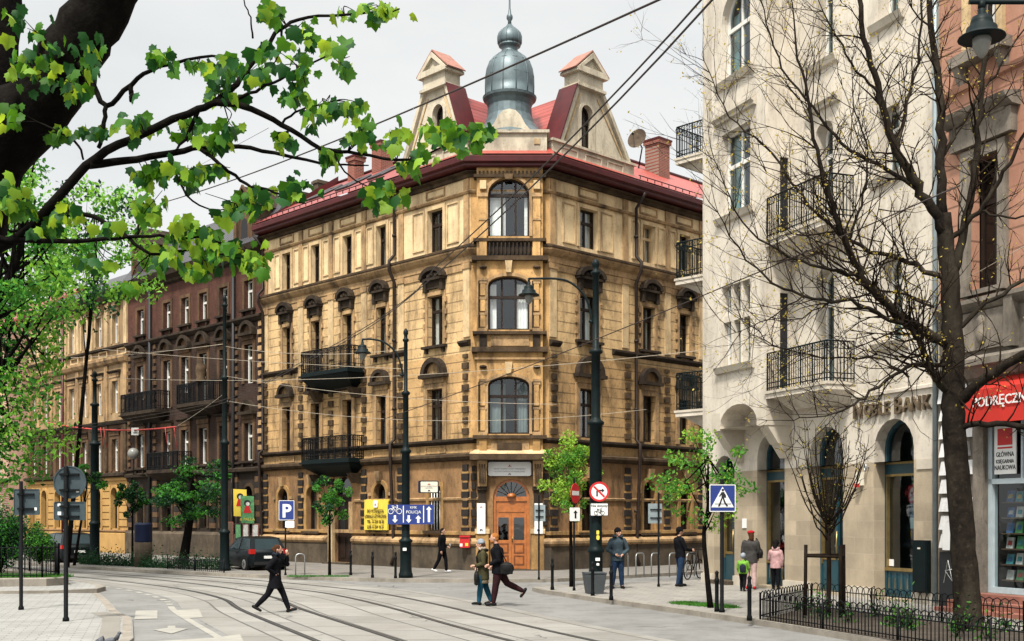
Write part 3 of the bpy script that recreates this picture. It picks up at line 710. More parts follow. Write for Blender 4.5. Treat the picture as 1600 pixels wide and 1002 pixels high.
# corner ridge geometry: both slopes meet over the chamfer
slope(L, -.0, LEN_L, .62, 17.02, -4.6, 20.1, 'tile_L', 1.3, 0); slope(R, 0., LEN_R, .62, 17.02, -4.6, 20.1, 'tile_R', 1.3, 0)
r.poly([C.P(-.2, .62, 17.02), C.P(3.43, .62, 17.02), R.P(1.3, -4.6, 20.1), L.P(1.3, -4.6, 20.1)], 'tile_R')
slope(L, 1.3, LEN_L, -4.6, 20.1, -11, 16.6, 'tile_L'); slope(R, 1.3, LEN_R, -4.6, 20.1, -11, 16.6, 'tile_R')
r.poly([R.P(1.3, -4.6, 20.1), L.P(1.3, -4.6, 20.1), L.P(1.3, -11, 16.6), R.P(1.3, -11, 16.6)], 'tile_R')
RF = r.build('roof', tb)
gt = MB('red_metal')
for fr, ln in ((L, LEN_L), (R, LEN_R)):                                         # fire-wall kerbs, ridge caps and snow rails
    gt.tube([fr.P(1.3, -4.6, 20.14), fr.P(ln, -4.6, 20.14)], .1, 8, 'red_metal')
    gt.box(fr, ln-.35, ln, -4.6, .4, 17.0, 17.25, 'red_metal')
    for zz, oo in ((17.22, .42),):
        gt.tube([fr.P(5.2, oo, zz+.06), fr.P(ln-.4, oo, zz+.06)], .022, 5, 'iron'); 
        k = 5.3
        while k < ln-.4: gt.tube([fr.P(k, oo, zz-.1), fr.P(k, oo, zz+.08)], .02, 4, 'iron'); k += .5
gt.build('ridge_cap', RF)
fk = MB('red_metal')                                                            # raised party-wall strip at the left end of the roof
fk.poly([L.P(LEN_L, .5, 17.05), L.P(LEN_L-.0, -4.6, 20.5), L.P(LEN_L, -4.6, 20.0), L.P(LEN_L, .5, 16.9)]); fk.wedge(L, LEN_L-.3, LEN_L, -4.6, .5, 17.0, 17.1, m='red_metal')
fk.build('flashing', RF)
for s in (7.6, 10.2, 12.6):                                                     # roof windows lying in the left slope
    sk = MB('roof_dark')
    def sl(a, t): return Vector(L.P(a, .62-5.22*t, 17.02+3.08*t+.08))
    sk.poly([sl(s, .35), sl(s+1.0, .35), sl(s+1.0, .62), sl(s, .62)], 'glass_dark'); 
    for a, b_ in (((s, .35), (s+1, .35)), ((s+1, .35), (s+1, .62)), ((s+1, .62), (s, .62)), ((s, .62), (s, .35))): sk.tube([sl(*a), sl(*b_)], .06, 4, 'roof_dark', sm=False)
    sk.build('skylight', RF)
sk = MB('galv'); sk.poly([R.P(.55, -1.75, 18.75), R.P(1.05, -1.75, 18.75), R.P(1.05, -2.5, 19.2), R.P(.55, -2.5, 19.2)], 'curtain'); sk.tube([R.P(.55, -1.75, 18.75), R.P(1.05, -1.75, 18.75), R.P(1.05, -2.5, 19.2), R.P(.55, -2.5, 19.2), R.P(.55, -1.75, 18.75)], .06, 4, 'galv', sm=False); sk.build('skylight', RF)
# attic parapet and the two gables
for fr, s1 in ((L, 4.45), (R, 5.2)):
    pp = MB('cream'); pp.box(fr, .05, s1, -.3, .14, 17.02, 17.72, 'cream'); pp.box(fr, -.02, s1+.06, -.34, .24, 17.72, 17.82, 'cream')
    for a in (.5, 2.0, 3.4): pp.ring(fr, [(a+.06, 17.2), (a+1., 17.2), (a+1., 17.55), (a+.06, 17.55)], [(a, 17.14), (a+1.06, 17.14), (a+1.06, 17.61), (a, 17.61)], .1, .18, 'cream')
    pp.build('parapet', tb)
for fr, s0, s1, n0, n1, wn, rf in ((L, .4, 4.35, 1.5, 2.95, (1.72, 2.42), 'tile_L'), (R, .5, 5.1, 1.7, 3.2, (1.95, 2.67), 'tile_R')):
    g = MB('cream'); T = -.05
    wh = (wn[0], wn[1], 17.72, 19.75, .38); c = (wn[0]+wn[1])/2; rise = .38
    olw = arc_outline(*wh)
    # left and right halves round the window
    half = len(olw)-2; mid = half//2
    rightside = [olw[1]]+olw[2:2+mid+1]; leftside = [olw[0]]+[olw[-k] for k in range(1, half-mid+1)]
    za = lambda z, A_, B_: A_+(B_-A_)*(z-17.72)/(20.45-17.72)
    pr = [(s1, 17.72), (n1+.1, 20.45), (c, 20.45)]
    g.extr(fr, rightside[::-1]+[(s1, 17.72), (n1+.12, 20.45), (c, 20.45)][0:0]+[(wn[1], 17.72)][0:0], -.4, T, 'cream') if False else None
    def strip(inner, A_, B_, sg):
        pts_in = inner; n = len(pts_in)
        for k in range(n-1):
            a, b = pts_in[k], pts_in[k+1]
            g.poly([fr.P(a[0], T, a[1]), fr.P(b[0], T, b[1]), fr.P(za(b[1], A_, B_), T, b[1]), fr.P(za(a[1], A_, B_), T, a[1])])
        t = pts_in[-1]
        g.poly([fr.P(t[0], T, t[1]), fr.P(t[0], T, 20.45), fr.P(B_, T, 20.45), fr.P(za(t[1], A_, B_), T, t[1])])
    strip(rightside, s1, n1+.12, 1); strip(leftside, s0, n0-.12, -1)
    for p, q in zip(olw, olw[1:]+olw[:1]): g.poly([fr.P(p[0], T, p[1]), fr.P(q[0], T, q[1]), fr.P(q[0], T-.25, q[1]), fr.P(p[0], T-.25, p[1])])
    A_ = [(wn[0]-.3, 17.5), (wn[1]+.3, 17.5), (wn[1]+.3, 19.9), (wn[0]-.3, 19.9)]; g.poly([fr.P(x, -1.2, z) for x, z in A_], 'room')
    # raking edge mouldings
    for A1, B1 in (((s0, 17.82), (n0-.12, 20.45)), ((s1, 17.82), (n1+.12, 20.45))):
        sg = 1 if A1[0] == s0 else -1
        g.extr(fr, [A1, (A1[0]+sg*.22, A1[1]), (B1[0]+sg*.2, B1[1]), B1], -.45, .1, 'cream')
        if A1[0] == s0: g.extr(fr, [A1, B1, (B1[0]-.06, B1[1]), (A1[0]-.06, A1[1])], -.9, .16, 'red_metal')
        g.extr(fr, [(A1[0]+sg*.5, A1[1]+.25), (A1[0]+sg*.56, A1[1]+.25), (B1[0]+sg*.36, B1[1]-.3), (B1[0]+sg*.3, B1[1]-.3)], T, T+.05, 'trim_light')
    # neck and pediment
    g.box(fr, n0, n1, -.75, .1, 20.45, 21.02, 'cream'); g.box(fr, n0-.12, n1+.12, -.8, .2, 20.4, 20.52, 'cream')
    g.box(fr, n0-.2, n1+.2, -.82, .24, 21.0, 21.1, 'cream')
    cc = (n0+n1)/2; hw = (n1-n0)/2+.22
    g.extr(fr, [(cc-hw, 21.1), (cc+hw, 21.1), (cc, 21.95)], -.8, .1, 'cream')
    g.ring(fr, [(cc-hw*.62, 21.25), (cc+hw*.62, 21.25), (cc, 21.72)], [(cc-hw, 21.1), (cc+hw, 21.1), (cc, 21.95)], .1, .24, 'cream')
    g.extr(fr, [(cc-hw-.08, 21.1), (cc, 22.0), (cc, 22.07), (cc-hw-.1, 21.14)], -.8, .2, 'cap_tile'); g.extr(fr, [(cc+hw+.08, 21.1), (cc, 22.0), (cc, 22.07), (cc+hw+.1, 21.14)], -.8, .2, 'cap_tile')
    G = g.build('gable', tb)
    window(G if False else tb, fr.sh(0, T), *wh[:4], rise=.38, cm='cream', casing=(.14, .06), fm='wood_dark', mull=1, transom=.65, sill=None, curtain=0, name='gable_window', glass='glass_dark')
    rf_ = MB(rf)                                                                # the little roof that runs back from the gable, red cheeks
    for A1, B1 in (((s0+.1, 17.3), (n0+.02, 20.4)), ((s1-.1, 17.3), (n1-.02, 20.4))):
        rf_.poly([fr.P(A1[0], -.1, A1[1]), fr.P(B1[0], -.1, B1[1]), fr.P(B1[0], -.95, B1[1]), fr.P(A1[0], -.95, A1[1])], 'red_metal')
    rf_.poly([fr.P(n0+.02, -.1, 20.4), fr.P(n1-.02, -.1, 20.4), fr.P(n1-.02, -.95, 20.4), fr.P(n0+.02, -.95, 20.4)], 'red_metal'); rf_.poly([fr.P(s0+.1, -.95, 17.3), fr.P(n0+.02, -.95, 20.4), fr.P(n1-.02, -.95, 20.4), fr.P(s1-.1, -.95, 17.3)], 'red_metal')
    for A1, B1 in (((s0+.16, 17.3), (n0+.1, 20.22)), ((s1-.16, 17.3), (n1-.1, 20.22))):
        rf_.poly([fr.P(A1[0], -.9, A1[1]), fr.P(B1[0], -.9, B1[1]), fr.P(B1[0], -5., B1[1]), fr.P(A1[0], -5., A1[1])], rf)
    rf_.poly([fr.P(n0+.1, -.9, 20.22), fr.P(n1-.1, -.9, 20.22), fr.P(n1-.1, -5., 20.22), fr.P(n0+.1, -5., 20.22)], rf)
    rf_.build('gable_roof', tb)
# corner attic with scrolled top, dome
DC = Vector((-.1, 49.35, 0))
cp = MB('cream')
cp.box(C, .1, 3.13, -.5, .28, 17.02, 17.95, 'cream'); cp.box(C, .0, 3.23, -.55, .38, 17.95, 18.07, 'cream'); cp.box(C, .03, .3, .28, .34, 17.4, 17.7, 'cream'); cp.box(C, 2.6, 2.85, .28, .32, 17.5, 17.72, 'trim_light')
sc_ = [(.55, 18.07), (2.65, 18.07), (2.45, 18.12), (2.25, 18.35), (2.05, 18.72), (1.85, 18.92), (1.6, 18.98), (1.35, 18.92), (1.15, 18.72), (.95, 18.35), (.75, 18.12)]
cp.extr(C, sc_, -.3, .2, 'cream'); cp.build('corner_attic', tb)
dm = MB('zinc'); nseg = 12
flare = [(1.75, 18.05), (1.55, 18.25), (1.3, 18.5), (1.08, 18.8), (.95, 19.15), (.92, 19.55), (1.0, 19.75), (1.12, 19.86), (1.14, 19.96)]
body = [(1.14, 19.96), (1.04, 20.0), (1.05, 20.4), (1.04, 20.75), (.98, 21.1), (.86, 21.42), (.66, 21.66), (.44, 21.82), (.36, 21.88), (.33, 22.02), (.36, 22.1), (.46, 22.13), (.46, 22.2)]
onion = [(.46, 22.2), (.52, 22.32), (.52, 22.5), (.46, 22.68), (.34, 22.82), (.2, 22.92), (.12, 23.0), (.09, 23.06)]
dm.lathe(DC, flare, 24, 'zinc', sm=False, a0=pi/12); dm.lathe(DC, body, 36, 'zinc', a0=pi/12)
for k in range(nseg):
    t = pi/12+2*pi*k/nseg; dm.tube([DC+Vector((r*cos(t)*1.005, r*sin(t)*1.005, z)) for r, z in body[1:9]], .022, 4, 'zinc')
for z, r in ((20.78, 1.045), (21.42, .87)): dm.tube([DC+Vector((r*cos(2*pi*k/12+pi/12), r*sin(2*pi*k/12+pi/12), z)) for k in range(13)], .016, 4, 'zinc', sm=False)
DM = dm.build('dome', tb)
on = MB('zinc'); on.lathe(DC, onion, 36, 'zinc', a0=pi/12)
for k in range(nseg):
    t = pi/12+2*pi*k/nseg; on.tube([DC+Vector((r*cos(t)*1.01, r*sin(t)*1.01, z)) for r, z in onion], .016, 4, 'zinc')
on.build('onion', DM)
fi = MB('zinc'); fi.lathe(DC, [(.09, 23.0), (.07, 23.2), (.13, 23.3), (.13, 23.42), (.07, 23.52), (.04, 23.75), (.03, 24.4), (.012, 24.5)], 10); fi.build('spire', DM)
# chimneys
for fr, s, o, w, h in ((R, 10.7, -3., .85, 20.75), (L, 11.1, -4., .75, 21.0), (L, 13.6, -4.2, .6, 20.9)):
    c = MB('brick_red'); c.box(fr, s-w/2, s+w/2, o-w/2, o+w/2, 18.2, h, 'brick_red'); c.box(fr, s-w/2-.07, s+w/2+.07, o-w/2-.07, o+w/2+.07, h-.2, h-.02, 'brick_red'); c.box(fr, s-w/2-.1, s+w/2+.1, o-w/2-.1, o+w/2+.1, h-.02, h+.06, 'red_metal'); c.build('chimney', RF)
# ---------------------------------------------------------------- brown brick tenement next along the street
S0, S1 = 15.72, 30.76
b = p2(L.P(23, 0, 0))
br_ = thing('tenement_building', 'soot dark brown brick tenement between the ochre corner house and the yellow based house', 'building', (b[0], b[1], 0))
cs = [17.1, 19.6, 21.75, 23.75, 25.85, 29.1]; w = .42
mb = MB('brick_brown'); HA = [(c-w, c+w, 13.0, 14.5) for c in cs]; HB = [(c-w, c+w, 8.5 if i in (1, 2, 4) else 9.2, 11.2) for i, c in enumerate(cs)]; HC = [(c-w, c+w, 5.2, 7.15) for c in cs]
HG = [(16.7, 17.5, 1.7, 3.9, .4), (19.2, 20.0, 1.7, 3.9, .4), (21.35, 22.15, 1.7, 3.9, .4), (23.35, 24.15, 1.7, 3.9, .4), (25.3, 26.4, .2, 4.1, .55), (28.7, 29.5, 1.7, 3.9, .4)]
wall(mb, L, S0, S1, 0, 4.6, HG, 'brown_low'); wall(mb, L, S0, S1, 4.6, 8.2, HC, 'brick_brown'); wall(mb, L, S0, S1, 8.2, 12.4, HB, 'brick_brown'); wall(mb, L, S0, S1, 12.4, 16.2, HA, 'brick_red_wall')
for a in (S0, S1): mb.poly([L.P(a, 0, 0), L.P(a, -11, 0), L.P(a, -11, 16.2), L.P(a, 0, 16.2)], 'brick_brown')
mb.poly([L.P(S0, -11, 0), L.P(S1, -11, 0), L.P(S1, -11, 16.2), L.P(S0, -11, 16.2)], 'brick_brown')
mb.build('wall', br_)
def lcourse(root, s0, s1, prof, m, name='string_course', fr=L):
    q = MB(m); q.sweep([p2(fr.P(s0, 0, 0)), p2(fr.P(s1, 0, 0))], prof, m, side=SIDE(fr)); return q.build(name, root)
lcourse(br_, S0, S1, [(0, 0), (.2, 0), (.2, 1.35), (0, 1.5)], 'plinth', 'plinth')
lcourse(br_, S0, S1, [(0, 4.55), (.24, 4.65), (.26, 4.8), (0, 4.9)], 'trim_dark')
lcourse(br_, S0, S1, [(0, 5.0), (.14, 5.05), (.14, 5.12), (0, 5.16)], 'trim_dark')
lcourse(br_, S0, S1, [(0, 12.3), (.1, 12.34), (.26, 12.5), (.26, 12.6), (0, 12.7)], 'trim_dark')
lcourse(br_, S0, S1, [(0, 15.5), (.2, 15.6), (.2, 15.75), (.5, 15.9), (.6, 16.2), (0, 16.3)], 'trim_dark', 'cornice')
for i, c in enumerate(cs):
    window(br_, L, *HA[i], cm='brown_trim', fm='wood_white', casing=(.18, .05), sill='trim_dark', curtain=.4, transom=.66, cur_m='curtain_dim')
    window(br_, L, *HB[i], cm='brown_trim', fm='wood_white', casing=(.22, .06), sill=None, hood='arch', hm='trim_dark', curtain=.5, transom=.66, cur_m='curtain_dim')
    window(br_, L, *HC[i], cm='brown_trim', fm='wood_white', casing=(.2, .06), sill='trim_dark' if i != 2 else None, hood='flat' if i else 'arch', hm='trim_dark', curtain=.5, transom=.66, cur_m='curtain_dim')
    h = HG[i]; window(br_, L, *h[:4], rise=h[4], cm='soot_stone', fm='wood_dark', casing=(.16, .06), sill=None, curtain=0)
q = MB('brown_trim')
for s in (15.95, 18.3, 27.3, 30.5):
    k = 0; z = 5.3
    while z < 12.2:
        q.box(L, s-(.2 if k % 2 else .14), s+(.2 if k % 2 else .14), 0, .09, z, z+.24, 'brown_trim' if s > 18 else 'trim'); z += .42; k += 1
q.build('quoins', br_)
q = MB('soot_stone')
for s in (16.1, 18.4, 20.7, 22.75, 24.6, 27.2, 30.4):
    z = 1.7; k = 0
    while z < 4.4: q.box(L, s-.3, s+.3, 0, .1, z, z+.28, 'quoin_dark' if k % 2 else 'brown_trim'); z += .3; k += 1
q.build('block_courses', br_)
def bal_stone(root, s0, s1, z, top):
    B = balcony(L, s0, s1, .9, z, top, 'trim_dark', .5, root); return B
bal_stone(br_, 19.1, 23.1, 8.45, 9.5); bal_stone(br_, 25.6, 29.9, 8.4, 9.45); bal_stone(br_, 23.0, 26.6, 4.95, 5.9)
d = MB('ink'); d.tube([L.P(27.7, .15, .2), L.P(27.7, .15, 16.2)], .09, 8); d.build('drainpipe', br_)
d = MB('ink'); d.tube([L.P(18.4, .15, .2), L.P(18.4, .15, 16.2)], .08, 8); d.build('drainpipe', br_)
st = MB('soot_stone')                                                           # dark figure standing on the balcony parapet
st.lathe(Vector(L.P(20.6, .8, 9.5)), [(.28, 0), (.3, .1), (.22, .2), (.3, .55), (.26, .85), (.14, 1.0), (.16, 1.1), (.05, 1.25)], 10); st.build('urn', br_)
r = MB('tile_black'); r.poly([L.P(S0, .5, 16.25), L.P(S1, .5, 16.25), L.P(S1, -1.6, 18.9), L.P(S0, -1.6, 18.9)]); r.poly([L.P(S0, -1.6, 18.9), L.P(S1, -1.6, 18.9), L.P(S1, -6, 19.7), L.P(S0, -6, 19.7)]); r.poly([L.P(S0, -6, 19.7), L.P(S1, -6, 19.7), L.P(S1, -11, 16.2), L.P(S0, -11, 16.2)])
for a in (S0, S1): r.poly([L.P(a, .5, 16.25), L.P(a, -1.6, 18.9), L.P(a, -6, 19.7), L.P(a, -11, 16.2)])
RF2 = r.build('roof', br_)
for c in (17.3, 28.9):                                                          # gabled stone dormers
    dr = MB('brown_trim'); dr.box(L, c-.85, c+.85, -1.6, .12, 16.25, 18.3, 'soot_stone'); dr.extr(L, [(c-1.05, 18.25), (c+1.05, 18.25), (c, 19.35)], -1.8, .22, 'trim_dark')
    dr.box(L, c-.9, c-.62, .12, .26, 16.3, 18.3, 'brown_trim'); dr.box(L, c+.62, c+.9, .12, .26, 16.3, 18.3, 'brown_trim')
    dr.extr(L, [(c-.95, 18.28), (c, 19.25), (c, 19.42), (c-1.12, 18.3)], .2, .32, 'brown_trim'); dr.extr(L, [(c+.95, 18.28), (c, 19.25), (c, 19.42), (c+1.12, 18.3)], .2, .32, 'brown_trim')
    dr.extr(L, [(c-.42, 16.5), (c+.42, 16.5), (c+.42, 17.5), (c, 18.3), (c-.42, 17.5)], .1, .15, 'brown_trim'); dr.extr(L, arc_outline(c-.3, c+.3, 16.55, 17.7, .4), .13, .17, 'ink'); dr.build('dormer', RF2)
for s, o, w_, h in ((18.6, -5.5, .5, 21.), (20.2, -5.2, .8, 20.6), (24, -6, 1.2, 20.8)):
    c = MB('plinth'); c.box(L, s-w_/2, s+w_/2, o-.4, o+.4, 18.5, h); c.box(L, s-w_/2-.06, s+w_/2+.06, o-.46, o+.46, h-.2, h-.05); c.build('chimney', RF2)
# ---------------------------------------------------------------- yellow based tenement beyond it
S0, S1 = 30.78, 46.
b = p2(L.P(38, 0, 0))
ye = thing('tenement_building', 'tan tenement with a bright yellow ground floor, beyond the brown brick house', 'building', (b[0], b[1], 0))
cs = [32.45, 34.75, 36.85, 38.7, 40.8, 43., 45.]; w = .4
HA = [(c-w, c+w, 12.9, 14.7) for c in cs]; HB = [(c-w, c+w, 8.65, 10.6) for c in cs]; HC = [(c-w, c+w, 5.1, 7.05) for c in cs]; HG = [(c-.45, c+.45, 1.6, 4.1, .45) for c in cs]
mb = MB('ochre_wall')
wall(mb, L, S0, S1, 0, 4.75, HG, 'yellow_base'); wall(mb, L, S0, S1, 4.75, 8.1, HC, 'brown_trim'); wall(mb, L, S0, S1, 8.1, 11.8, HB, 'ochre_wall'); wall(mb, L, S0, S1, 11.8, 16.0, HA, 'ochre_wall')
for a in (S0, S1): mb.poly([L.P(a, 0, 0), L.P(a, -11, 0), L.P(a, -11, 16), L.P(a, 0, 16)], 'ochre_wall')
mb.poly([L.P(S0, -11, 0), L.P(S1, -11, 0), L.P(S1, -11, 16), L.P(S0, -11, 16)], 'ochre_wall'); mb.build('wall', ye)
lcourse(ye, S0, S1, [(0, 0), (.15, 0), (.15, 1.3), (0, 1.4)], 'yellow_base', 'plinth'); lcourse(ye, S0, S1, [(0, 1.4), (.16, 1.42), (.16, 1.5), (0, 1.52)], 'stucco_ground')
z = 1.75
jb = MB('yellow_base')
while z < 4.3:
    for a, b_ in zip([S0]+[c+.62 for c in cs], [c-.62 for c in cs]+[S1]): jb.box(L, a, b_, 0, .06, z, z+.36, 'yellow_base')
    z += .43
jb.build('block_courses', ye)
lcourse(ye, S0, S1, [(0, 4.5), (.1, 4.52), (.1, 4.65), (0, 4.66)], 'yellow_base'); lcourse(ye, S0, S1, [(0, 4.72), (.3, 4.8), (.3, 4.95), (0, 5.02)], 'trim_dark')
lcourse(ye, S0, S1, [(0, 7.9), (.2, 8.0), (.24, 8.15), (0, 8.2)], 'trim_dark'); lcourse(ye, S0, S1, [(0, 11.6), (.2, 11.7), (.3, 11.9), (.3, 12.05), (0, 12.1)], 'trim'); lcourse(ye, S0, S1, [(0, 12.55), (.2, 12.6), (.2, 12.72), (0, 12.75)], 'trim_dark')
lcourse(ye, S0, S1, [(0, 15.4), (.2, 15.5), (.5, 15.75), (.6, 16.1), (0, 16.2)], 'red_metal', 'cornice')
for i, c in enumerate(cs):
    window(ye, L, *HA[i], cm='trim_light', fm='wood_white', casing=(.15, .05), sill=None, curtain=.3, hood='arch' if i < 2 else 'flat', hm='trim', transom=.66, cur_m='curtain_dim')
    window(ye, L, *HB[i], cm='trim', fm='wood_white', casing=(.2, .05), sill=None, hood='flat', curtain=.3, transom=.66, cur_m='curtain_dim')
    window(ye, L, *HC[i], cm='brown_trim', fm='wood_white', casing=(.2, .05), sill=None, hood='flat', curtain=.3, transom=.66, cur_m='curtain_dim')
    h = HG[i]; window(ye, L, *h[:4], rise=h[4], cm='yellow_base', fm='wood_dark', casing=(.16, .1), sill=None, curtain=0)
q = MB('trim')
for s in [S0+.25]+[(a+b_)/2 for a, b_ in zip(cs[:-1], cs[1:])]:
    q.box(L, s-.22, s+.22, 0, .1, 8.2, 11.6, 'trim'); q.box(L, s-.2, s+.2, 0, .08, 12.75, 15.4, 'trim_light'); q.box(L, s-.2, s+.2, 0, .12, 5.1, 7.9, 'soot_stone')
    q.ring(L, [(s-.1, 12.2), (s+.9, 12.2), (s+.9, 12.45), (s-.1, 12.45)], [(s-.2, 12.12), (s+1., 12.12), (s+1., 12.53), (s-.2, 12.53)], 0, .1, 'trim_light')
q.build('pilasters', ye)
d = MB('red_metal'); d.tube([L.P(39.8, .15, .2), L.P(39.8, .15, 16)], .09, 8); d.build('drainpipe', ye)
r = MB('tile_black'); r.poly([L.P(S0, .5, 16.1), L.P(S1, .5, 16.1), L.P(S1, -5.5, 19.4), L.P(S0, -5.5, 19.4)]); r.poly([L.P(S0, -5.5, 19.4), L.P(S1, -5.5, 19.4), L.P(S1, -11, 16.1), L.P(S0, -11, 16.1)])
for a in (S0, S1): r.poly([L.P(a, .5, 16.1), L.P(a, -5.5, 19.4), L.P(a, -11, 16.1)])
r.build('roof', ye)
# ---------------------------------------------------------------- pink house, nearer the street, behind the left trees
S0, S1 = 46.3, 66.
fr = L.sh(0, 1.2); b = p2(fr.P(55, 0, 0))
pk = thing('tenement_building', 'salmon pink house behind the leafy trees at the far left end of the street', 'building', (b[0], b[1], 0))
cs = [48., 50.6, 53.2, 55.8, 58.4, 61., 63.6]; w = .5
mb = MB('pink_wall'); RW_ = [(1.4, 3.6), (5.2, 7.2), (8.8, 10.8), (12.4, 14.2)]
for (z0, z1), (za, zb) in zip(((0, 4.6), (4.6, 8.2), (8.2, 11.8), (11.8, 15.4)), RW_): wall(mb, fr, S0, S1, z0, z1, [(c-w, c+w, za, zb) for c in cs], 'pink_wall' if z0 else 'brick_red')
for a in (S0, S1): mb.poly([fr.P(a, 0, 0), fr.P(a, -11, 0), fr.P(a, -11, 15.4), fr.P(a, 0, 15.4)], 'pink_wall')
mb.poly([fr.P(S0, -11, 0), fr.P(S1, -11, 0), fr.P(S1, -11, 15.4), fr.P(S0, -11, 15.4)], 'pink_wall'); mb.build('wall', pk)
for z in (4.6, 8.2, 15.0): lcourse(pk, S0, S1, [(0, z), (.2, z+.1), (.2, z+.25), (0, z+.3)], 'brown_trim' if z < 15 else 'red_metal', 'string_course', fr)
for c in cs:
    for za, zb in RW_: window(pk, fr, c-w, c+w, za, zb, cm='trim_light', fm='wood_white', sill=None, curtain=0)
r = MB('tile_L'); r.poly([fr.P(S0, .5, 15.4), fr.P(S1, .5, 15.4), fr.P(S1, -5.5, 19), fr.P(S0, -5.5, 19)]); r.poly([fr.P(S0, -5.5, 19), fr.P(S1, -5.5, 19), fr.P(S1, -11, 15.4), fr.P(S0, -11, 15.4)])
for a in (S0, S1): r.poly([fr.P(a, .5, 15.4), fr.P(a, -5.5, 19), fr.P(a, -11, 15.4)])
r.build('roof', pk)
# ---------------------------------------------------------------- ground, road, tram slabs, pavements
def flat(mb, P, z, m): mb.poly([(p[0], p[1], z) for p in P], m)
def catm(P, n=8):
    out = []
    Q = [Vector(P[0])*2-Vector(P[1])]+[Vector(p) for p in P]+[Vector(P[-1])*2-Vector(P[-2])]
    for i in range(1, len(Q)-2):
        for k in range(n):
            t = k/n; a, b, c, d = Q[i-1:i+3]
            out.append(.5*((2*b)+(c-a)*t+(2*a-5*b+4*c-d)*t*t+(3*b-a-3*c+d)*t**3))
    out.append(Q[-2]); return out
def off2(P, o):
    out = []
    for k in range(len(P)):
        d = P[min(k+1, len(P)-1)]-P[max(k-1, 0)]; l = hypot(d[0], d[1]); out.append((P[k][0]+d[1]/l*o, P[k][1]-d[0]/l*o))
    return out
g = MB('ground_far'); flat(g, [(-400, -200), (400, -200), (400, 600), (-400, 600)], -.03, 'ground_far'); struct(g, 'ground')
def weather(name, cs, amt, w=.012):
    t = MT[name].node_tree; b = next(n for n in t.nodes if n.type == 'BSDF_PRINCIPLED'); src = b.inputs['Base Color'].links[0].from_socket
    tc = N(t, 'ShaderNodeTexCoord'); vec = tc.outputs['Object']
    ds = N(t, 'ShaderNodeVectorMath', operation='ADD'); nz = N(t, 'ShaderNodeTexNoise'); nz.inputs['Scale'].default_value = 1.2; t.links.new(vec, nz.inputs['Vector'])
    t.links.new(vec, ds.inputs[0]); t.links.new(nz.outputs['Color'], ds.inputs[1])
    vo = N(t, 'ShaderNodeTexVoronoi', feature='DISTANCE_TO_EDGE'); vo.inputs['Scale'].default_value = cs; t.links.new(ds.outputs[0], vo.inputs['Vector'])
    ck = mathn(t, 'MULTIPLY', mathn(t, 'LESS_THAN', vo.outputs['Distance'], w), ramp(t, noise(t, vec, .35, 3), .5, .62))
    st = ramp(t, noise(t, vec, .9, 8, .7), .56, .72); sp = ramp(t, noise(t, vec, 6., 4, .6), .62, .7)
    f = mathn(t, 'MINIMUM', mathn(t, 'ADD', mathn(t, 'MULTIPLY', ck, .8), mathn(t, 'MULTIPLY', mathn(t, 'ADD', st, sp), amt)), .85)
    c = mixc(t, f, src, (.045, .042, .038)); t.links.new(c, b.inputs['Base Color'])
weather('asphalt', .35, .3)
rd = MB('asphalt'); flat(rd, [(-90, -30), (60, -30), (60, 125), (-110, 125)], 0, 'asphalt'); struct(rd, 'road')
CA_ = [Vector((x, y, 0)) for x, y in ((6.2, 0), (2.6, 9), (-.6, 16.2), (-2.9, 21.8), (-5.95, 29.), (-7.5, 33.2), (-9.9, 37.6), (-12.9, 41.6), (-16.8, 46), (-24, 53), (-36, 65), (-60, 90))]
CB_ = [Vector((x, y, 0)) for x, y in ((9.6, 0), (6.0, 9), (3., 16.5), (.75, 21.7), (-.7, 25.3), (-2.3, 29.6), (-4., 33.6), (-5.75, 36.8), (-9.2, 41.2), (-14., 46.2), (-21.8, 53.5), (-34, 66), (-58, 91))]
TA = catm(CA_); TB = catm(CB_)
def slabmat():
    m, t, o = nt('tram_slab')
    uv = N(t, 'ShaderNodeUVMap'); tc = N(t, 'ShaderNodeTexCoord'); vec = tc.outputs['Object']
    bt = N(t, 'ShaderNodeTexBrick'); t.links.new(uv.outputs[0], bt.inputs[0])
    for k, v in (('Scale', 1.), ('Brick Width', 2.4), ('Row Height', 1.0), ('Mortar Size', .028), ('Mortar Smooth', .2)): bt.inputs[k].default_value = v
    bt.inputs['Color1'].default_value = (.150, .143, .130, 1); bt.inputs['Color2'].default_value = (.205, .197, .18, 1); bt.inputs['Mortar'].default_value = (.05, .047, .042, 1)
    c = mixc(t, mathn(t, 'MULTIPLY', ramp(t, noise(t, vec, .5, 6, .65), .45, .7), .5), bt.outputs['Color'], (.10, .09, .075))
    c = mixc(t, mathn(t, 'MULTIPLY', ramp(t, noise(t, vec, 40, 3), .5, .8), .3), c, (.065, .06, .055))
    b = N(t, 'ShaderNodeBsdfPrincipled'); b.inputs['Roughness'].default_value = .75; t.links.new(c, b.inputs['Base Color']); t.links.new(b.outputs[0], o.inputs[0])
slabmat()
sl = MB('tram_slab'); A1 = off2(TA, 0); K = len(TA)
le = off2(TA, -2.05); ri = off2(TB, 2.1)
acc = 0; sl.uv = []
for k in range(K):
    if k: acc += (TA[k]-TA[k-1]).length
    n = 9
    for j in range(n):
        t = j/(n-1); sl.v.append((le[k][0]+(ri[k][0]-le[k][0])*t, le[k][1]+(ri[k][1]-le[k][1])*t, .004)); sl.uv.append((acc, t*7.0+.3))
for k in range(K-1):
    for j in range(8): sl.fc((k*9+j, k*9+j+1, k*9+10+j, k*9+9+j))
weather('tram_slab', .3, .22, .006)
struct(sl, 'tram_slabs')
rl = MB('rail_steel')
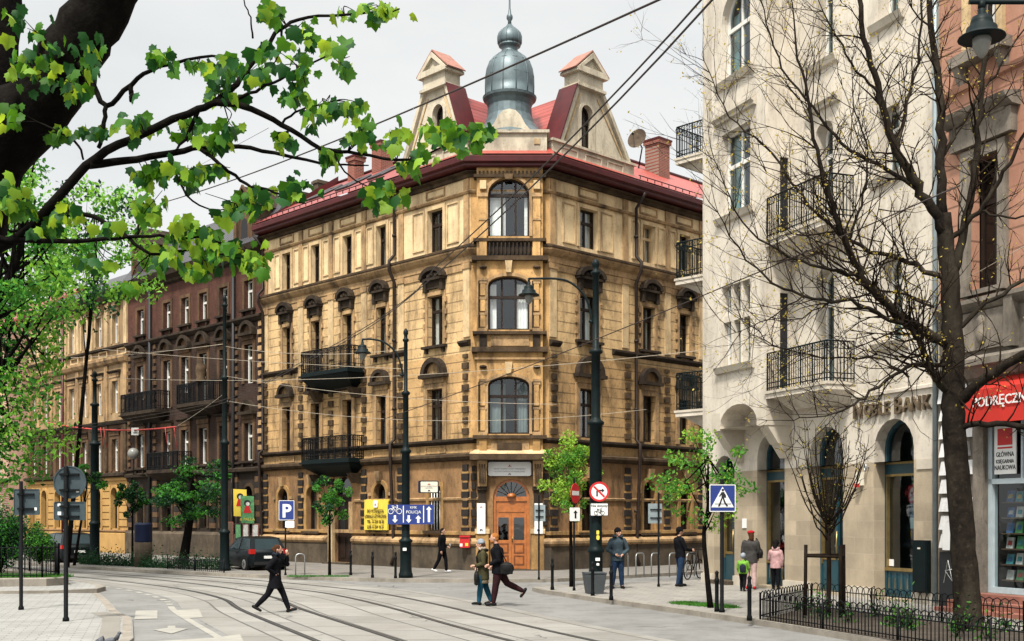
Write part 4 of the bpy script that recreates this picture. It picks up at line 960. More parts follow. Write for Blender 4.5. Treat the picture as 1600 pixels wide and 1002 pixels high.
for T in (TA, TB):
    for o in (-.7175, .7175):
        for o0, o1, m_ in ((o-.075, o-.012, 'ink'), (o-.012, o+.035, 'rail_top'), (o+.035, o+.075, 'ink')):
            a = off2(T, o0); b = off2(T, o1)
            for k in range(K-1): rl.poly([(a[k][0], a[k][1], .009), (b[k][0], b[k][1], .009), (b[k+1][0], b[k+1][1], .009), (a[k+1][0], a[k+1][1], .009)], m_)
struct(rl, 'tram_rails')
def pave(name, P, z=.12, m='paving', kerb=None, km='kerb', kw=.16):
    q = MB(m); flat(q, P, z, m)
    struct(q, name)
    if kerb:
        k = MB(km); k.sweep(kerb, [(0, -.01), (0.0, z-.015), (-.02, z+.006), (-kw, z+.006)], km, side=1); struct(k, 'kerb')
def pavemat(name, axis, w, h, col):
    mat(name, col, .85, .1, .8, tuple(c*.62 for c in col), .4, streak=False)
    t = MT[name].node_tree
    tc = N(t, 'ShaderNodeTexCoord'); mp = N(t, 'ShaderNodeMapping'); t.links.new(tc.outputs['Object'], mp.inputs[0]); mp.inputs['Rotation'].default_value = (0, 0, axis)
    bt = N(t, 'ShaderNodeTexBrick'); t.links.new(mp.outputs[0], bt.inputs[0])
    for k, v in (('Scale', 1.), ('Brick Width', w), ('Row Height', h), ('Mortar Size', .012)): bt.inputs[k].default_value = v
    bt.inputs['Color1'].default_value = (.9, .9, .9, 1); bt.inputs['Color2'].default_value = (1.06, 1.06, 1.06, 1); bt.inputs['Mortar'].default_value = (.6, .58, .55, 1)
    b = next(n for n in t.nodes if n.type == 'BSDF_PRINCIPLED'); src = b.inputs['Base Color'].links[0].from_socket
    mm = N(t, 'ShaderNodeMix', data_type='RGBA', blend_type='MULTIPLY'); mm.inputs[0].default_value = 1; t.links.new(src, mm.inputs[6]); t.links.new(bt.outputs['Color'], mm.inputs[7]); t.links.new(mm.outputs[2], b.inputs['Base Color'])
pavemat('paving_far', -.8, .5, .5, (.20, .185, .165)); pavemat('paving_right', .36, .5, .5, (.27, .255, .23)); pavemat('paving_left', -.3, .4, .2, (.29, .285, .27)); pavemat('paving_cross', .1, .4, .4, (.42, .41, .39))
for n_ in ('paving_far', 'paving_right', 'paving_left'): weather(n_, .3, .16, .004)
# far pavement along the tenements
fk = [(-62, 98), (-40, 73.5), (-27, 59.5), (-19.5, 52.2), (-14., 47.4), (-10.3, 44.6), (-6.5, 42.2), (-3.4, 41.0), (-.2, 40.9), (1.6, 41.4), (3.6, 43.2), (20, 59), (40, 79)]
pave('pavement', fk+[(40, 90), (0, 100), (-62, 125)], .12, 'paving_far', fk)
# right pavement in front of the bank
rk = [(14, 50.), (8., 42.4), (4.4, 38.9), (2.2, 38.0), (.95, 37.1), (.62, 36.2), (.95, 34.9), (1.5, 33.6), (2.15, 31.9), (3.1, 29.8), (4.1, 27.5), (5.17, 24.9), (6.23, 21.9), (8.4, 15.8), (14., 0), (18, -10)]
pave('pavement', rk+[(60, -10), (60, 96)], .12, 'paving_right', rk[::1])
# left plaza with its dropped crossing and the raised island
lk = [(-5.2, 10.), (-6.1, 16.5), (-7.05, 21.8), (-8.5, 26.2), (-9.35, 27.8), (-10.9, 31.6), (-12.2, 34.6)]
pave('pavement', [(-60, 10)]+lk+[(-60, 34.6)], .05, 'paving_left', lk[::-1][::-1], kw=.2)
ks = MB('kerb'); P = [Vector((x, y, 0)) for x, y in lk[1:5]]
a = off2(P, -.25); b = off2(P, -.62)
for k in range(len(P)-1): ks.poly([(a[k][0], a[k][1], .056), (b[k][0], b[k][1], .056), (b[k+1][0], b[k+1][1], .056), (a[k+1][0], a[k+1][1], .056)], 'slab_side')
struct(ks, 'kerb')
ik = [(-60, 34.7), (-16., 34.1), (-13.6, 34.4), (-12.55, 35.4), (-12.7, 36.6), (-14., 39.), (-20., 46.), (-60, 88)]
pave('pavement', ik+[(-62, 60)], .13, 'paving_left', ik, kw=.18)
# planting bed on the island
bk = [(-60, 37.0), (-16.2, 36.4), (-14.6, 36.7), (-14.2, 37.5), (-15., 39.2), (-22, 47.5), (-60, 87)]
bd = MB('kerb'); bd.sweep(bk, [(0, .13), (0, .36), (-.05, .39), (-.26, .39), (-.26, .3)], 'kerb', side=1); struct(bd, 'kerb')
sb = MB('soil'); flat(sb, [(x-.1, y+.2) for x, y in bk]+[(-61, 60)], .33, 'soil'); struct(sb, 'planting_bed')
# road paint
pm = MB('paint_white')
def pq(pts): pm.poly([tuple(gp(x, y))[:2]+(.011,) for x, y in pts])
pq([(210, 968.5), (246, 967.5), (246, 954.5), (212, 955)]); pq([(284, 967), (317, 965.5), (311, 952.5), (277, 954)])
pq([(240, 985), (262, 982), (262, 978.5), (274, 978.5), (274, 982), (294, 983), (268, 991)])
pq([(215, 1004), (330, 998), (375, 992), (385, 1012), (215, 1015)])
for k in range(4, K-30):
    pass
dl = off2(TA, -2.2); dm_ = off2(TA, -2.36)
for k in range(0, K-1):
    if 20 < dl[k][1] < 29.5 or (29.5 < dl[k][1] < 46 and k % 2 == 0):
        pm.poly([(dl[k][0], dl[k][1], .0075), (dm_[k][0], dm_[k][1], .0075), (dm_[k+1][0], dm_[k+1][1], .0075), (dl[k+1][0], dl[k+1][1], .0075)])
struct(pm, 'road_marking')
# ---------------------------------------------------------------- pale corner house with the bank
bO = (6.423, 39.43)
Bf = Fr(bO, BD, (-.934, -.3575))
Sf = Fr(bO, RD, (-.6936, .7205))
WB = 11.47
bk_ = thing('bank_building', 'pale cream plastered house with arched bank windows, an oriel and iron balconies', 'building', (Bf.P(5, 0, 0)[0], Bf.P(5, 0, 0)[1], 0))
G = [(.75, 2.0, .2, 4.3, .62), (3.32, 4.8, .2, 4.85, .74), (6.09, 7.61, .2, 4.85, .76), (8.94, 10.49, .2, 4.85, .77)]
U1 = [(6.35, 7.2, 5.97, 9.35, .42), (9.2, 10.05, 6.85, 9.15, .42)]; U2 = [(6.35, 7.15, 10.46, 13.5, .3), (9.1, 9.95, 11.2, 13.0)]; U3 = [(6.35, 7.15, 15.2, 18.0), (9.1, 9.9, 15.3, 17.6)]
O1 = (2.72, 4.33, 6.95, 9.45); O2 = (2.72, 4.33, 11.6, 14.2); O3 = (2.72, 4.33, 15.8, 18.5, .8)
mb = MB('bank_wall')
def low(h): return (h[0], h[1], h[2], 3.75)
def upp(h): return (h[0], h[1], 3.75, h[3], h[4])
wall(mb, Bf, 0, WB, 0, 3.75, [low(h) for h in G], 'bank_ashlar', depth=.5, room=False); wall(mb, Bf, 0, WB, 3.75, 5.6, [upp(h) for h in G], 'bank_wall', depth=.5, room=False)
for h in G:
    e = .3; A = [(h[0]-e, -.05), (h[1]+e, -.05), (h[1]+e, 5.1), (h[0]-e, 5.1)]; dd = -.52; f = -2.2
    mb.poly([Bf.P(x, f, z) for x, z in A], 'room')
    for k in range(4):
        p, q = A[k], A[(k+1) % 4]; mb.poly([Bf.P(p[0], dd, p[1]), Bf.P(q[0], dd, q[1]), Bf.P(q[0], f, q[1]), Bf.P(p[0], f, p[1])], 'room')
wall(mb, Bf, 0, WB, 5.6, 10., U1, 'bank_wall', depth=.42); wall(mb, Bf, 0, WB, 10., 14.6, U2, 'bank_wall', depth=.42); wall(mb, Bf, 0, WB, 14.6, 23., U3, 'bank_wall', depth=.42)
Of = Bf.sh(0, .9)
wall(mb, Of, 2.11, 5.19, 5.05, 6.3, [(2.6, 4.7, 5.05, 5.75, .62)], 'bank_wall', depth=.9, room=False)
wall(mb, Of, 2.11, 5.19, 6.3, 10., [O1], 'bank_wall', depth=.3, room=True); wall(mb, Of, 2.11, 5.19, 10., 14.9, [O2], 'bank_wall', depth=.3); wall(mb, Of, 2.11, 5.19, 14.9, 23., [O3], 'bank_wall', depth=.3)
Rs = Fr(Bf.P(5.19, 0, 0), Bf.n, Bf.d); Ls = Fr(Bf.P(2.11, 0, 0), Bf.n, (-Bf.d[0], -Bf.d[1]))
wall(mb, Rs, 0, .9, 5.05, 23., [(.12, .42, 6.0, 8.9), (.12, .42, 10.5, 12.9)], 'bank_wall', depth=.08, room=False); wall(mb, Ls, 0, .9, 5.05, 23., [], 'bank_wall')
for z0, z1 in ((6.0, 8.9), (10.5, 12.9)): mb.poly([Rs.P(a, -.07, z) for a, z in ((.12, z0), (.42, z0), (.42, z1), (.12, z1))], 'ink')
wall(mb, Sf, 0, 14, 0, 5.6, [(.9, 1.7, .3, 3.5)], 'bank_ashlar'); wall(mb, Sf, 0, 14, 5.6, 23., [(.6, 1.5, 6., 8.8), (.6, 1.5, 10.5, 13.2)], 'bank_wall')
a = Bf.P(WB, 0, 0); b2 = Bf.P(WB, -14, 0); c2 = Sf.P(14, 0, 0); 
for p, q in ((a, b2), (b2, c2)): mb.poly([(p[0], p[1], 0), (q[0], q[1], 0), (q[0], q[1], 23), (p[0], p[1], 23)])
mb.poly([Bf.P(0, 0, 23.), Bf.P(WB, 0, 23.), b2[:2]+(23.,), c2[:2]+(23.,)])
mb.build('wall', bk_)
for u0, u1 in ((2.11, 2.6), (4.7, 5.19)):                                      # corbels that carry the oriel
    cb = MB('bank_stone')
    cb.box(Bf, u0-.004, u1+.004, 0, .905, 5.0, 5.55, 'bank_stone'); cb.wedge(Bf, u0+.02, u1-.02, 0, .45, 4.45, 5.0, 0, -.4, m='bank_stone'); cb.wedge(Bf, u0+.04, u1-.04, 0, .14, 4.05, 4.45, 0, -.28, m='bank_stone'); cb.build('corbel', bk_)
q = MB('bank_stone')
q.box(Bf, 0, WB, 0, .12, .0, .5, 'bank_stone') if False else None
for u0, u1 in ((0, .75), (2., 3.32), (4.8, 6.09), (7.61, 8.94), (10.49, WB)): q = MB('bank_stone'); q.box(Bf, u0, u1, 0, .07, .1, .42, 'bank_stone'); q.build('plinth', bk_)
q = MB('bank_stone'); q.box(Bf, 10.62, 11.3, 0, .03, 3.5, 3.75, 'bank_stone'); q.build('pier_cap', bk_)
for z, pr in ((5.55, [(0, 5.5), (.06, 5.52), (.06, 5.6), (0, 5.62)]),): lcourse(bk_, 5.19, WB, pr, 'bank_wall', 'string_course', Bf)
# upper windows
def heads(fr, u0, u1, z, o=0.):
    hb = MB('bank_stone'); c = (u0+u1)/2
    hb.sweep([p2(fr.P(u0-.35, o, 0)), p2(fr.P(c, o, 0)), p2(fr.P(u1+.35, o, 0))], [(0, z), (.1, z+.02), (.1, z+.1), (.2, z+.16), (.2, z+.24), (0, z+.3)], 'bank_stone', side=SIDE(fr)); hb.build('window_head', bk_)
def sills(fr, u0, u1, z):
    hb = MB('bank_stone'); hb.sweep([p2(fr.P(u0-.25, 0, 0)), p2(fr.P(u1+.25, 0, 0))], [(0, z-.22), (.1, z-.18), (.14, z-.08), (.18, z), (0, z+.01)], 'bank_stone', side=SIDE(fr)); hb.build('sill', bk_)
kw = dict(cm='bank_wall', casing=None, sill=None, fm='wood_white', glass='glass_dark')
for h in U1: window(bk_, Bf, *h[:4], rise=h[4], depth=.4, transom=.7, curtain=.6, **kw)
for h in U2: window(bk_, Bf, *h[:4], rise=h[4] if len(h) > 4 else 0, depth=.4, transom=.7, curtain=.9, **kw)
for h in U3: window(bk_, Bf, *h, depth=.4, transom=.7, curtain=1, **kw)
for h, m in ((O1, 2), (O2, 1), (O3, 1)): window(bk_, Of, *h[:4], rise=h[4] if len(h) > 4 else 0, depth=.28, mull=m, transom=.6, curtain=1, **kw)
mu = MB('bank_wall')                                                            # stone mullions of the triple window
for k in (1, 2): mu.box(Of, 2.72+k*.537-.07, 2.72+k*.537+.07, -.24, -.05, 6.95, 9.45)
mu.box(Of, 2.72, 4.33, -.24, -.06, 8.35, 8.55); mu.build('mullion', bk_)
for fr, h in ((Of, O1), (Of, O2), (Of, O3), (Bf, U1[1]), (Bf, U2[1]), (Bf, U3[1]), (Bf, U3[0])): sills(fr, h[0], h[1], h[2])
for fr, h in ((Of, O2), (Bf, U2[0]), (Bf, U3[1])): heads(fr, h[0], h[1], h[3]+.35)
for h in ((.6, 1.5, 6., 8.8), (.6, 1.5, 10.5, 13.2)): window(bk_, Sf, *h, curtain=0, **kw)
# ground floor: glazed arches with teal panels
for i, h in enumerate(G):
    u0, u1, z0, z1, rise = h; fo = -.42; ol = arc_outline(*h); t = MB('teal_paint')
    il = arc_outline(u0+.08, u1-.08, z0+.05, z1-.08, rise-.05)
    t.ring(Bf, il, ol, fo-.06, fo+.08, 'teal_paint', skip={0})
    zt = 3.42 if i else 3.2
    t.box(Bf, u0+.06, u1-.06, fo-.05, fo+.07, zt, zt+.3, 'teal_paint')
    for zz in (zt-.02, zt+.3): t.box(Bf, u0+.05, u1-.05, fo-.03, fo+.09, zz-.03, zz+.03, 'gold')
    if i in (1, 3):
        t.box(Bf, u0+.04, u1-.04, fo-.05, fo+.05, z0, .9, 'teal_paint'); t.box(Bf, u0+.02, u1-.02, fo-.03, fo+.1, .88, .96, 'gold')
        for k in range(6):
            a = u0+.18+k*(u1-u0-.3)/5.2; t.wedge(Bf, a-.08, a+.08, fo+.05, fo+.075, .3, .82, .05, 0, m='teal_paint'); t.wedge(Bf, a-.018, a+.018, fo+.07, fo+.09, .42, .7, .012, 0, m='gold')
    else:
        t.box(Bf, (u0+u1)/2-.05, (u0+u1)/2+.05, fo-.05, fo+.07, z0, zt, 'teal_paint')
        t.box(Bf, u0+.08, u1-.08, fo-.05, fo+.05, z0, 1.1, 'teal_paint'); t.box(Bf, u0+.06, u1-.06, fo-.04, fo+.07, 1.08, 1.16, 'gold')
    for sg, a in ((1, u0+.08), (-1, u1-.08)): t.box(Bf, min(a, a+sg*.025), max(a, a+sg*.025), fo, fo+.095, .96, zt, 'gold')
    nm = 'shop_window' if i in (1, 3) else 'door'
    wd = t.build(nm, bk_)
    gl = MB('glass_dark'); gl.poly([Bf.P(x, fo, z) for x, z in ol]); gl.build('pane', wd)
    if nm == 'door': hd = MB('gold'); hd.tube([Bf.P((u0+u1)/2+.1, fo+.14, 1.2), Bf.P((u0+u1)/2+.1, fo+.16, 1.5), Bf.P((u0+u1)/2+.1, fo+.14, 1.9)], .02, 6); hd.build('handle', wd)
dt = MB('ink'); dt.box(Bf, .7, 2.05, -.3, .3, .1, .24, 'plinth'); dt.build('doorstep', bk_)
# balconies
def iron_balcony(root, fr, s0, s1, dp, z, top, under=.35, front=True):
    b = MB('bank_wall'); b.box(fr, s0, s1, 0, dp, z-.2, z, 'bank_wall'); b.box(fr, s0-.03, s1+.03, 0, dp+.04, z-.06, z+.02, 'bank_stone')
    b.wedge(fr, s0+.5, s1-.2, 0, dp*.4, z-.2-under, z-.2, -.2, -dp*.5, m='bank_wall')
    B = b.build('balcony', root)
    r = MB('iron_green'); P = [fr.P(s0+.04, 0, 0), fr.P(s0+.04, dp-.03, 0), fr.P(s1-.04, dp-.03, 0), fr.P(s1-.04, 0, 0)]
    railing(r, P if front else P[1:], z+.05, top, 'iron_green', .11, .012, .026)
    r.build('railing', B); return B
iron_balcony(bk_, Bf, 5.2, 8.14, .92, 5.95, 7.07, front=False); iron_balcony(bk_, Bf, 5.2, 8.1, .92, 10.4, 11.6, front=False)
for z, t in ((5.95, 7.25), (10.5, 11.75), (14.65, 15.75)): iron_balcony(bk_, Sf, .12, 3., 1.25, z, t)
# letters over the arches, cabinet, small plates
sgn = thing('bank_sign', 'raised bronze NOBLE BANK letters on the pale wall over the right arch', 'sign', (Bf.P(9.5, 0, 5.2)))
x = 8.1
big = .62; sm = .48
xs = 8.12
for ch, sz in (('N', big), ('O', sm), ('B', sm), ('L', sm), ('E', sm), (' ', .3), ('B', big), ('A', sm*1.1), ('N', sm*1.1), ('K', sm*1.1)):
    if ch != ' ': text(sgn, Bf, ch, xs, 4.98 if sz != big else 4.96, sz, .05, 'letter_brown', 'letter', 'LEFT', .04, .85, .006)
    xs += {'N': .44, 'O': .38, 'B': .33, 'L': .27, 'E': .29, 'A': .33, 'K': .3}.get(ch, .16)*sz/.56*.98 if ch != ' ' else .14
text(sgn, Bf, 'e', xs+.05, 4.92, .42, .03, 'letter_brown', 'letter', 'LEFT', .012, 1., -.006)
cb = thing('utility_cabinet', 'dark green metal cabinet on the bank wall right of the last arch', 'cabinet', Bf.P(10.95, .1, .6))
m_ = MB('shop_black'); m_.box(Bf, 10.68, 11.2, .07, .2, .42, 1.72, 'iron_green'); m_.build('body', cb)
m_ = MB('iron_green'); m_.box(Bf, 10.71, 11.17, .2, .215, .45, 1.69, 'iron_green'); d_ = m_.build('door', cb); m_ = MB('cream_sign'); m_.box(Bf, 10.88, 10.98, .215, .22, 1.5, 1.54); m_.build('label_plate', cb)
al = MB('white_sign'); al.box(Bf, 8.32, 8.52, .0, .14, 3.15, 3.5, 'cream_sign'); al.box(Bf, 8.34, 8.5, .14, .18, 3.1, 3.2, 'sign_red'); tag(al.build('alarm_box', None, Bf.P(8.4, 0, 3.3)), 'small cream alarm box with a red base between the two bank arches', 'alarm box')
pl = MB('white_sign'); pl.box(Bf, 2.5, 2.72, .0, .03, 1.95, 2.25); tag(pl.build('wall_plate', None, Bf.P(2.6, 0, 2.1)), 'small white square plate on the stone pier beside the woman in red cap', 'plate')
nb = MB('galv'); nb.tube([Bf.P(8.78, .07, 3.4+.11*0), Bf.P(8.78, .07, 3.4)], .01, 4)
nb = MB('galv'); cc = Vector(Bf.P(8.72, .12, 3.62)); nb.tube([cc+Vector((0, .08*cos(k*pi/6), .1*sin(k*pi/6))) for k in range(13)], .022, 6); nb.tube([cc, Bf.P(8.72, -.01, 3.62)], .02, 5); tag(nb.build('iron_ring', None, cc), 'pale metal ring fixed to the left jamb of the right bank arch', 'ring')
for u, z0, z1, lab in ((4.25, 2.1, 3.0, 'blue poster hung inside the left bank window'), (9.95, 2.0, 2.9, 'blue and white poster hung inside the right bank window')):
    p = MB('poster_blue'); p.box(Bf, u-.22, u+.22, -.55, -.53, z0, z1, 'poster_blue'); p.box(Bf, u-.22, u+.22, -.53, -.525, z0, z0+.28, 'white_sign'); p.box(Bf, u-.15, u+.02, -.53, -.524, z0+.4, z1-.1, 'curtain_dim'); tag(p.build('poster', None, Bf.P(u, -.54, z0)), lab, 'poster')
p = MB('white_sign'); p.box(Bf, 9.02, 9.22, -.41, -.4, 1.0, 1.18); tag(p.build('notice', None, Bf.P(9.1, -.4, 1.)), 'small white notice in the lower left corner of the right bank window', 'notice')
dp = MB('sign_grey'); dp.tube([Bf.P(WB-.06, .12, .2), Bf.P(WB-.06, .12, 22.9)], .07, 8); dp.build('drainpipe', bk_)
# ---------------------------------------------------------------- salmon house with the bookshop
U0 = WB+.02; Pf = Bf.sh(0, .06)
sh = thing('shop_building', 'salmon pink house with grey stone window surrounds above the bookshop', 'building', (Pf.P(15, 0, 0)[0], Pf.P(15, 0, 0)[1], 0))
UE = 22.
mb = MB('salmon')
PW = [(12.55, 13.5, 7.6, 10.7), (15.4, 16.35, 7.6, 10.7)]; PW2 = [(12.55, 13.45, 13.3, 15.9), (15.4, 16.3, 13.3, 15.9)]
wall(mb, Pf, U0, UE, 0, 5.5, [(13.05, 16.6, .55, 4.9)], 'grey_stone', depth=.3, room=False)
wall(mb, Pf, U0, UE, 5.5, 7.4, [], 'grey_stone'); wall(mb, Pf, U0, UE, 7.4, 12.4, PW, 'salmon'); wall(mb, Pf, U0, UE, 12.4, 23., PW2, 'salmon')
for p, q in (((U0, 0), (U0, -12)), ((UE, 0), (UE, -12)), ((U0, -12), (UE, -12))): mb.poly([Pf.P(p[0], p[1], 0), Pf.P(q[0], q[1], 0), Pf.P(q[0], q[1], 23), Pf.P(p[0], p[1], 23)])
mb.poly([Pf.P(U0, 0, 23), Pf.P(UE, 0, 23), Pf.P(UE, -12, 23), Pf.P(U0, -12, 23)])
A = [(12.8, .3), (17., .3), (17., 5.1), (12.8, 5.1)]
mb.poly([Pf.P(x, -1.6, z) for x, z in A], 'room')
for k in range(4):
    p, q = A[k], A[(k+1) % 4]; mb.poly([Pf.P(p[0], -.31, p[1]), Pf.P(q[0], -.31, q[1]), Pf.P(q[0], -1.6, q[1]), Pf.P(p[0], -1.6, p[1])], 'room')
mb.build('wall', sh)
q = MB('white_block')                                                           # white rusticated blocks
z = 1.55; k = 0
while z < 4.7:
    w0 = 12.55 if k % 2 else 12.72
    q.wedge(Pf, U0+.1, 12.05, 0, .12, z, z+.34, .04, .05, m='white_block'); q.wedge(Pf, 12.1, w0, 0, .12, z, z+.34, .04, .05, m='white_block'); z += .44; k += 1
for k in range(11): q.wedge(Pf, U0+.1+k*.36, U0+.4+k*.36, 0, .16, 5.05, 5.45, .03, .05, m='white_block'); 
for k in range(9): q.wedge(Pf, U0+.25+k*.42, U0+.6+k*.42, 0, .13, 4.72, 5.0, .03, .05, m='white_block')
q.build('block_courses', sh)
q = MB('shop_black'); q.box(Pf, U0+.05, 12.72, 0, .05, .1, 1.45, 'shop_black'); q.box(Pf, 12.72, 13.05, 0, .1, .1, 4.4, 'grey_stone'); q.build('plinth', sh)
nt_ = MB('white_sign'); nt_.box(Pf, 11.75, 12.15, .12, .14, 1.5, 2.1, 'white_sign'); tag(nt_.build('notice', None, Pf.P(11.95, .12, 1.5)), 'white paper notice pasted on the wall left of the thick tree trunk', 'notice')
gf = MB('white_sign')
for P in ([(11.7, .7), (11.85, 1.25), (12.0, .75), (11.75, 1.0), (12.05, 1.05)], [(12.1, .7), (12.2, 1.3), (12.3, .8), (12.22, .95)]): gf.tube([Pf.P(a, .056, z) for a, z in P], .012, 4)
gf.build('graffiti', sh)
lcourse(sh, U0, UE, [(0, 5.5), (.15, 5.55), (.3, 5.75), (.42, 5.8), (.42, 5.95), (.2, 6.05), (0, 6.1)], 'grey_stone', 'string_course', Pf)
lcourse(sh, U0, UE, [(0, 7.1), (.1, 7.15), (.25, 7.3), (.25, 7.4), (0, 7.45)], 'grey_stone', 'string_course', Pf)
lcourse(sh, U0, UE, [(0, 12.4), (.1, 12.44), (.14, 12.55), (0, 12.6)], 'salmon', 'string_course', Pf)
for h in PW:
    window(sh, Pf, *h, cm='grey_stone', fm='wood_dark', casing=(.24, .12), sill='grey_stone', hood='flat', hm='grey_stone', curtain=.5, cur_m='curtain_dim', depth=.35, mull=1, hoodgap=.35)
    e = MB('grey_stone'); e.box(Pf, h[0]-.5, h[1]+.5, 0, .2, h[3]+.3, h[3]+.85, 'grey_stone'); e.sweep([p2(Pf.P(h[0]-.6, 0, 0)), p2(Pf.P(h[1]+.6, 0, 0))], [(0, h[3]+.85), (.25, h[3]+.88), (.45, h[3]+1.02), (.5, h[3]+1.12), (0, h[3]+1.2)], 'grey_stone', side=SIDE(Pf))
    e.box(Pf, h[0]-.28, h[1]+.28, 0, .1, 6.2, 7.1, 'grey_stone'); e.box(Pf, h[0]-.55, h[0]-.3, 0, .22, 6.15, 7.3, 'grey_stone'); e.box(Pf, h[1]+.3, h[1]+.55, 0, .22, 6.15, 7.3, 'grey_stone'); e.lathe(Vector(Pf.P((h[0]+h[1])/2, .12, 6.3)), [(.05, 0), (.12, .1), (.16, .3), (.08, .5), (.12, .6), (.03, .7)], 8); e.build('window_surround', sh)
for h in PW2:
    window(sh, Pf, *h, cm='trim_light', fm='wood_white', casing=(.2, .1), sill='grey_stone', hood='flat', hm='grey_stone', curtain=1, depth=.3)
    e = MB('grey_stone'); e.box(Pf, h[0]-.4, h[1]+.4, 0, .35, 12.95, 13.2, 'grey_stone'); e.wedge(Pf, h[0]-.3, h[0]-.1, 0, .1, 12.5, 12.95, 0, -.2, m='grey_stone'); e.wedge(Pf, h[1]+.1, h[1]+.3, 0, .1, 12.5, 12.95, 0, -.2, m='grey_stone'); e.build('sill_bracket', sh)
# shopfront
q = MB('shop_frame')
for u0, u1, z0, z1 in ((13.05, 16.6, .55, .68), (13.05, 16.6, 3.06, 3.18), (13.05, 13.17, .68, 4.9), (16.48, 16.6, .68, 4.9), (14.05, 14.1, 3.18, 4.9), (15.2, 15.28, .68, 3.06)): q.box(Pf, u0, u1, -.22, -.05, z0, z1, 'shop_frame')
q.box(Pf, 12.75, 13.05, .0, .04, 3.1, 4.4, 'shop_black'); q.build('shop_window', sh)
gl = MB('glass'); gl.poly([Pf.P(u, -.14, z) for u, z in ((13.1, .6), (16.55, .6), (16.55, 4.9), (13.1, 4.9))]); gl.build('pane', sh)
bb = MB('shop_black'); bb.box(Pf, 13.17, 16.5, -.35, -.3, 3.16, 4.9, 'shop_black'); bb.box(Pf, 13.05, 16.6, -1.3, -1.25, .5, 3.1, 'shop_black'); bb.build('backboard', sh)
q = MB('step_red')
for k, (dpt, z) in enumerate(((1.1, .22), (.8, .38), (.45, .54))): q.box(Pf, 12.9-dpt*.3, 17, .0, dpt, .1 if k == 0 else .0+.16*k+.06, z, 'step_red')
q.build('doorstep', sh)
for k in range(6): 
    q = MB('wood_shelf'); q.box(Pf, 13.2, 16.4, -.72, -.3, .82+k*.36, .85+k*.36, 'wood_shelf'); q.build('shelf', sh)
ordn = ['first', 'second', 'third', 'fourth', 'fifth', 'sixth', 'seventh', 'eighth', 'ninth']; shn = ['bottom', 'second lowest', 'third lowest', 'third highest', 'second highest', 'top']
for k in range(6):
    for j in range(7):
        cl = R_.choice(['red', 'orange', 'blue', 'teal', 'white', 'yellow', 'green', 'purple', 'white', 'blue']); u = 13.34+j*.29+R_.uniform(-.02, .02); hh = R_.uniform(.22, .29); z = .853+k*.36
        bm = MB('book_'+cl)
        tl = .05
        i = bm.pts([Pf.P(a, o, zz) for a, o, zz in ((u-.105, -.45, z), (u+.105, -.45, z), (u+.105, -.41, z), (u-.105, -.41, z), (u-.105, -.45-tl, z+hh), (u+.105, -.45-tl, z+hh), (u+.105, -.41-tl, z+hh), (u-.105, -.41-tl, z+hh))])
        for qd in ((0, 1, 5, 4), (1, 2, 6, 5), (2, 3, 7, 6), (3, 0, 4, 7), (4, 5, 6, 7), (3, 2, 1, 0)): bm.fc([i+t for t in qd])
        c2 = R_.choice(['white', 'yellow', 'red', 'teal', 'blue'])
        bm.poly([Pf.P(a, o, zz) for a, o, zz in ((u-.07, -.406-tl*.3, z+hh*.3), (u+.07, -.406-tl*.3, z+hh*.3), (u+.07, -.406-tl*.7, z+hh*.7), (u-.05, -.406-tl*.7, z+hh*.7))], 'book_'+c2)
        tag(bm.build('book', None, Pf.P(u, -.43, z)), '%s book standing %s from the left on the %s shelf of the bookshop window' % (cl, ordn[j], shn[k]), 'book', 'books displayed in the shop window')
aw = thing('awning', 'red fabric awning with white lettering over the bookshop window', 'awning', Pf.P(14.5, 0, 5.))
q = MB('awning_red'); u0, u1 = 12.85, 17.
prof = [(.02, 5.5), (.16, 5.5), (.42, 5.2), (.5, 4.45), (.44, 4.42), (.4, 5.1)]
q.sweep([p2(Pf.P(u0, 0, 0)), p2(Pf.P(u1, 0, 0))], [(.02, 5.52), (.44, 5.22), (.5, 4.42), (.47, 4.42), (.41, 5.18), (.02, 5.46)], 'awning_red', side=SIDE(Pf)); q.extr(Pf, [(u0, 4.42)], 0, 0) if False else None
q.poly([Pf.P(u0, .02, 5.52), Pf.P(u0, .44, 5.22), Pf.P(u0, .5, 4.42), Pf.P(u0, .02, 4.42)]); q.build('canopy', aw)
text(aw, Pf, 'PODRĘCZNIKI SZKOLNE', 13.15, 4.82, .3, .5, 'white_sign', 'lettering', 'LEFT', .006, 1., .004)
ss = thing('shop_sign', 'tall white hanging board with a red square and black writing in the bookshop window', 'sign', Pf.P(13.55, -.04, 3.3))
q = MB('white_sign'); q.box(Pf, 13.3, 13.95, -.03, .0, 3.28, 4.4); q.build('board', ss); q = MB('sign_red'); q.box(Pf, 13.4, 13.85, .0, .006, 3.94, 4.32); q.box(Pf, 13.4, 13.85, .0, .006, 3.86, 3.9); q.build('emblem', ss)
for k, (s_, z_) in enumerate((('GŁÓWNA', 3.68), ('KSIĘGARNIA', 3.53), ('NAUKOWA', 3.38))): text(ss, Pf, s_, 13.625, z_, .15 if k != 1 else .12, .002, 'ink', 'lettering', 'CENTER', .004, .8, .002)
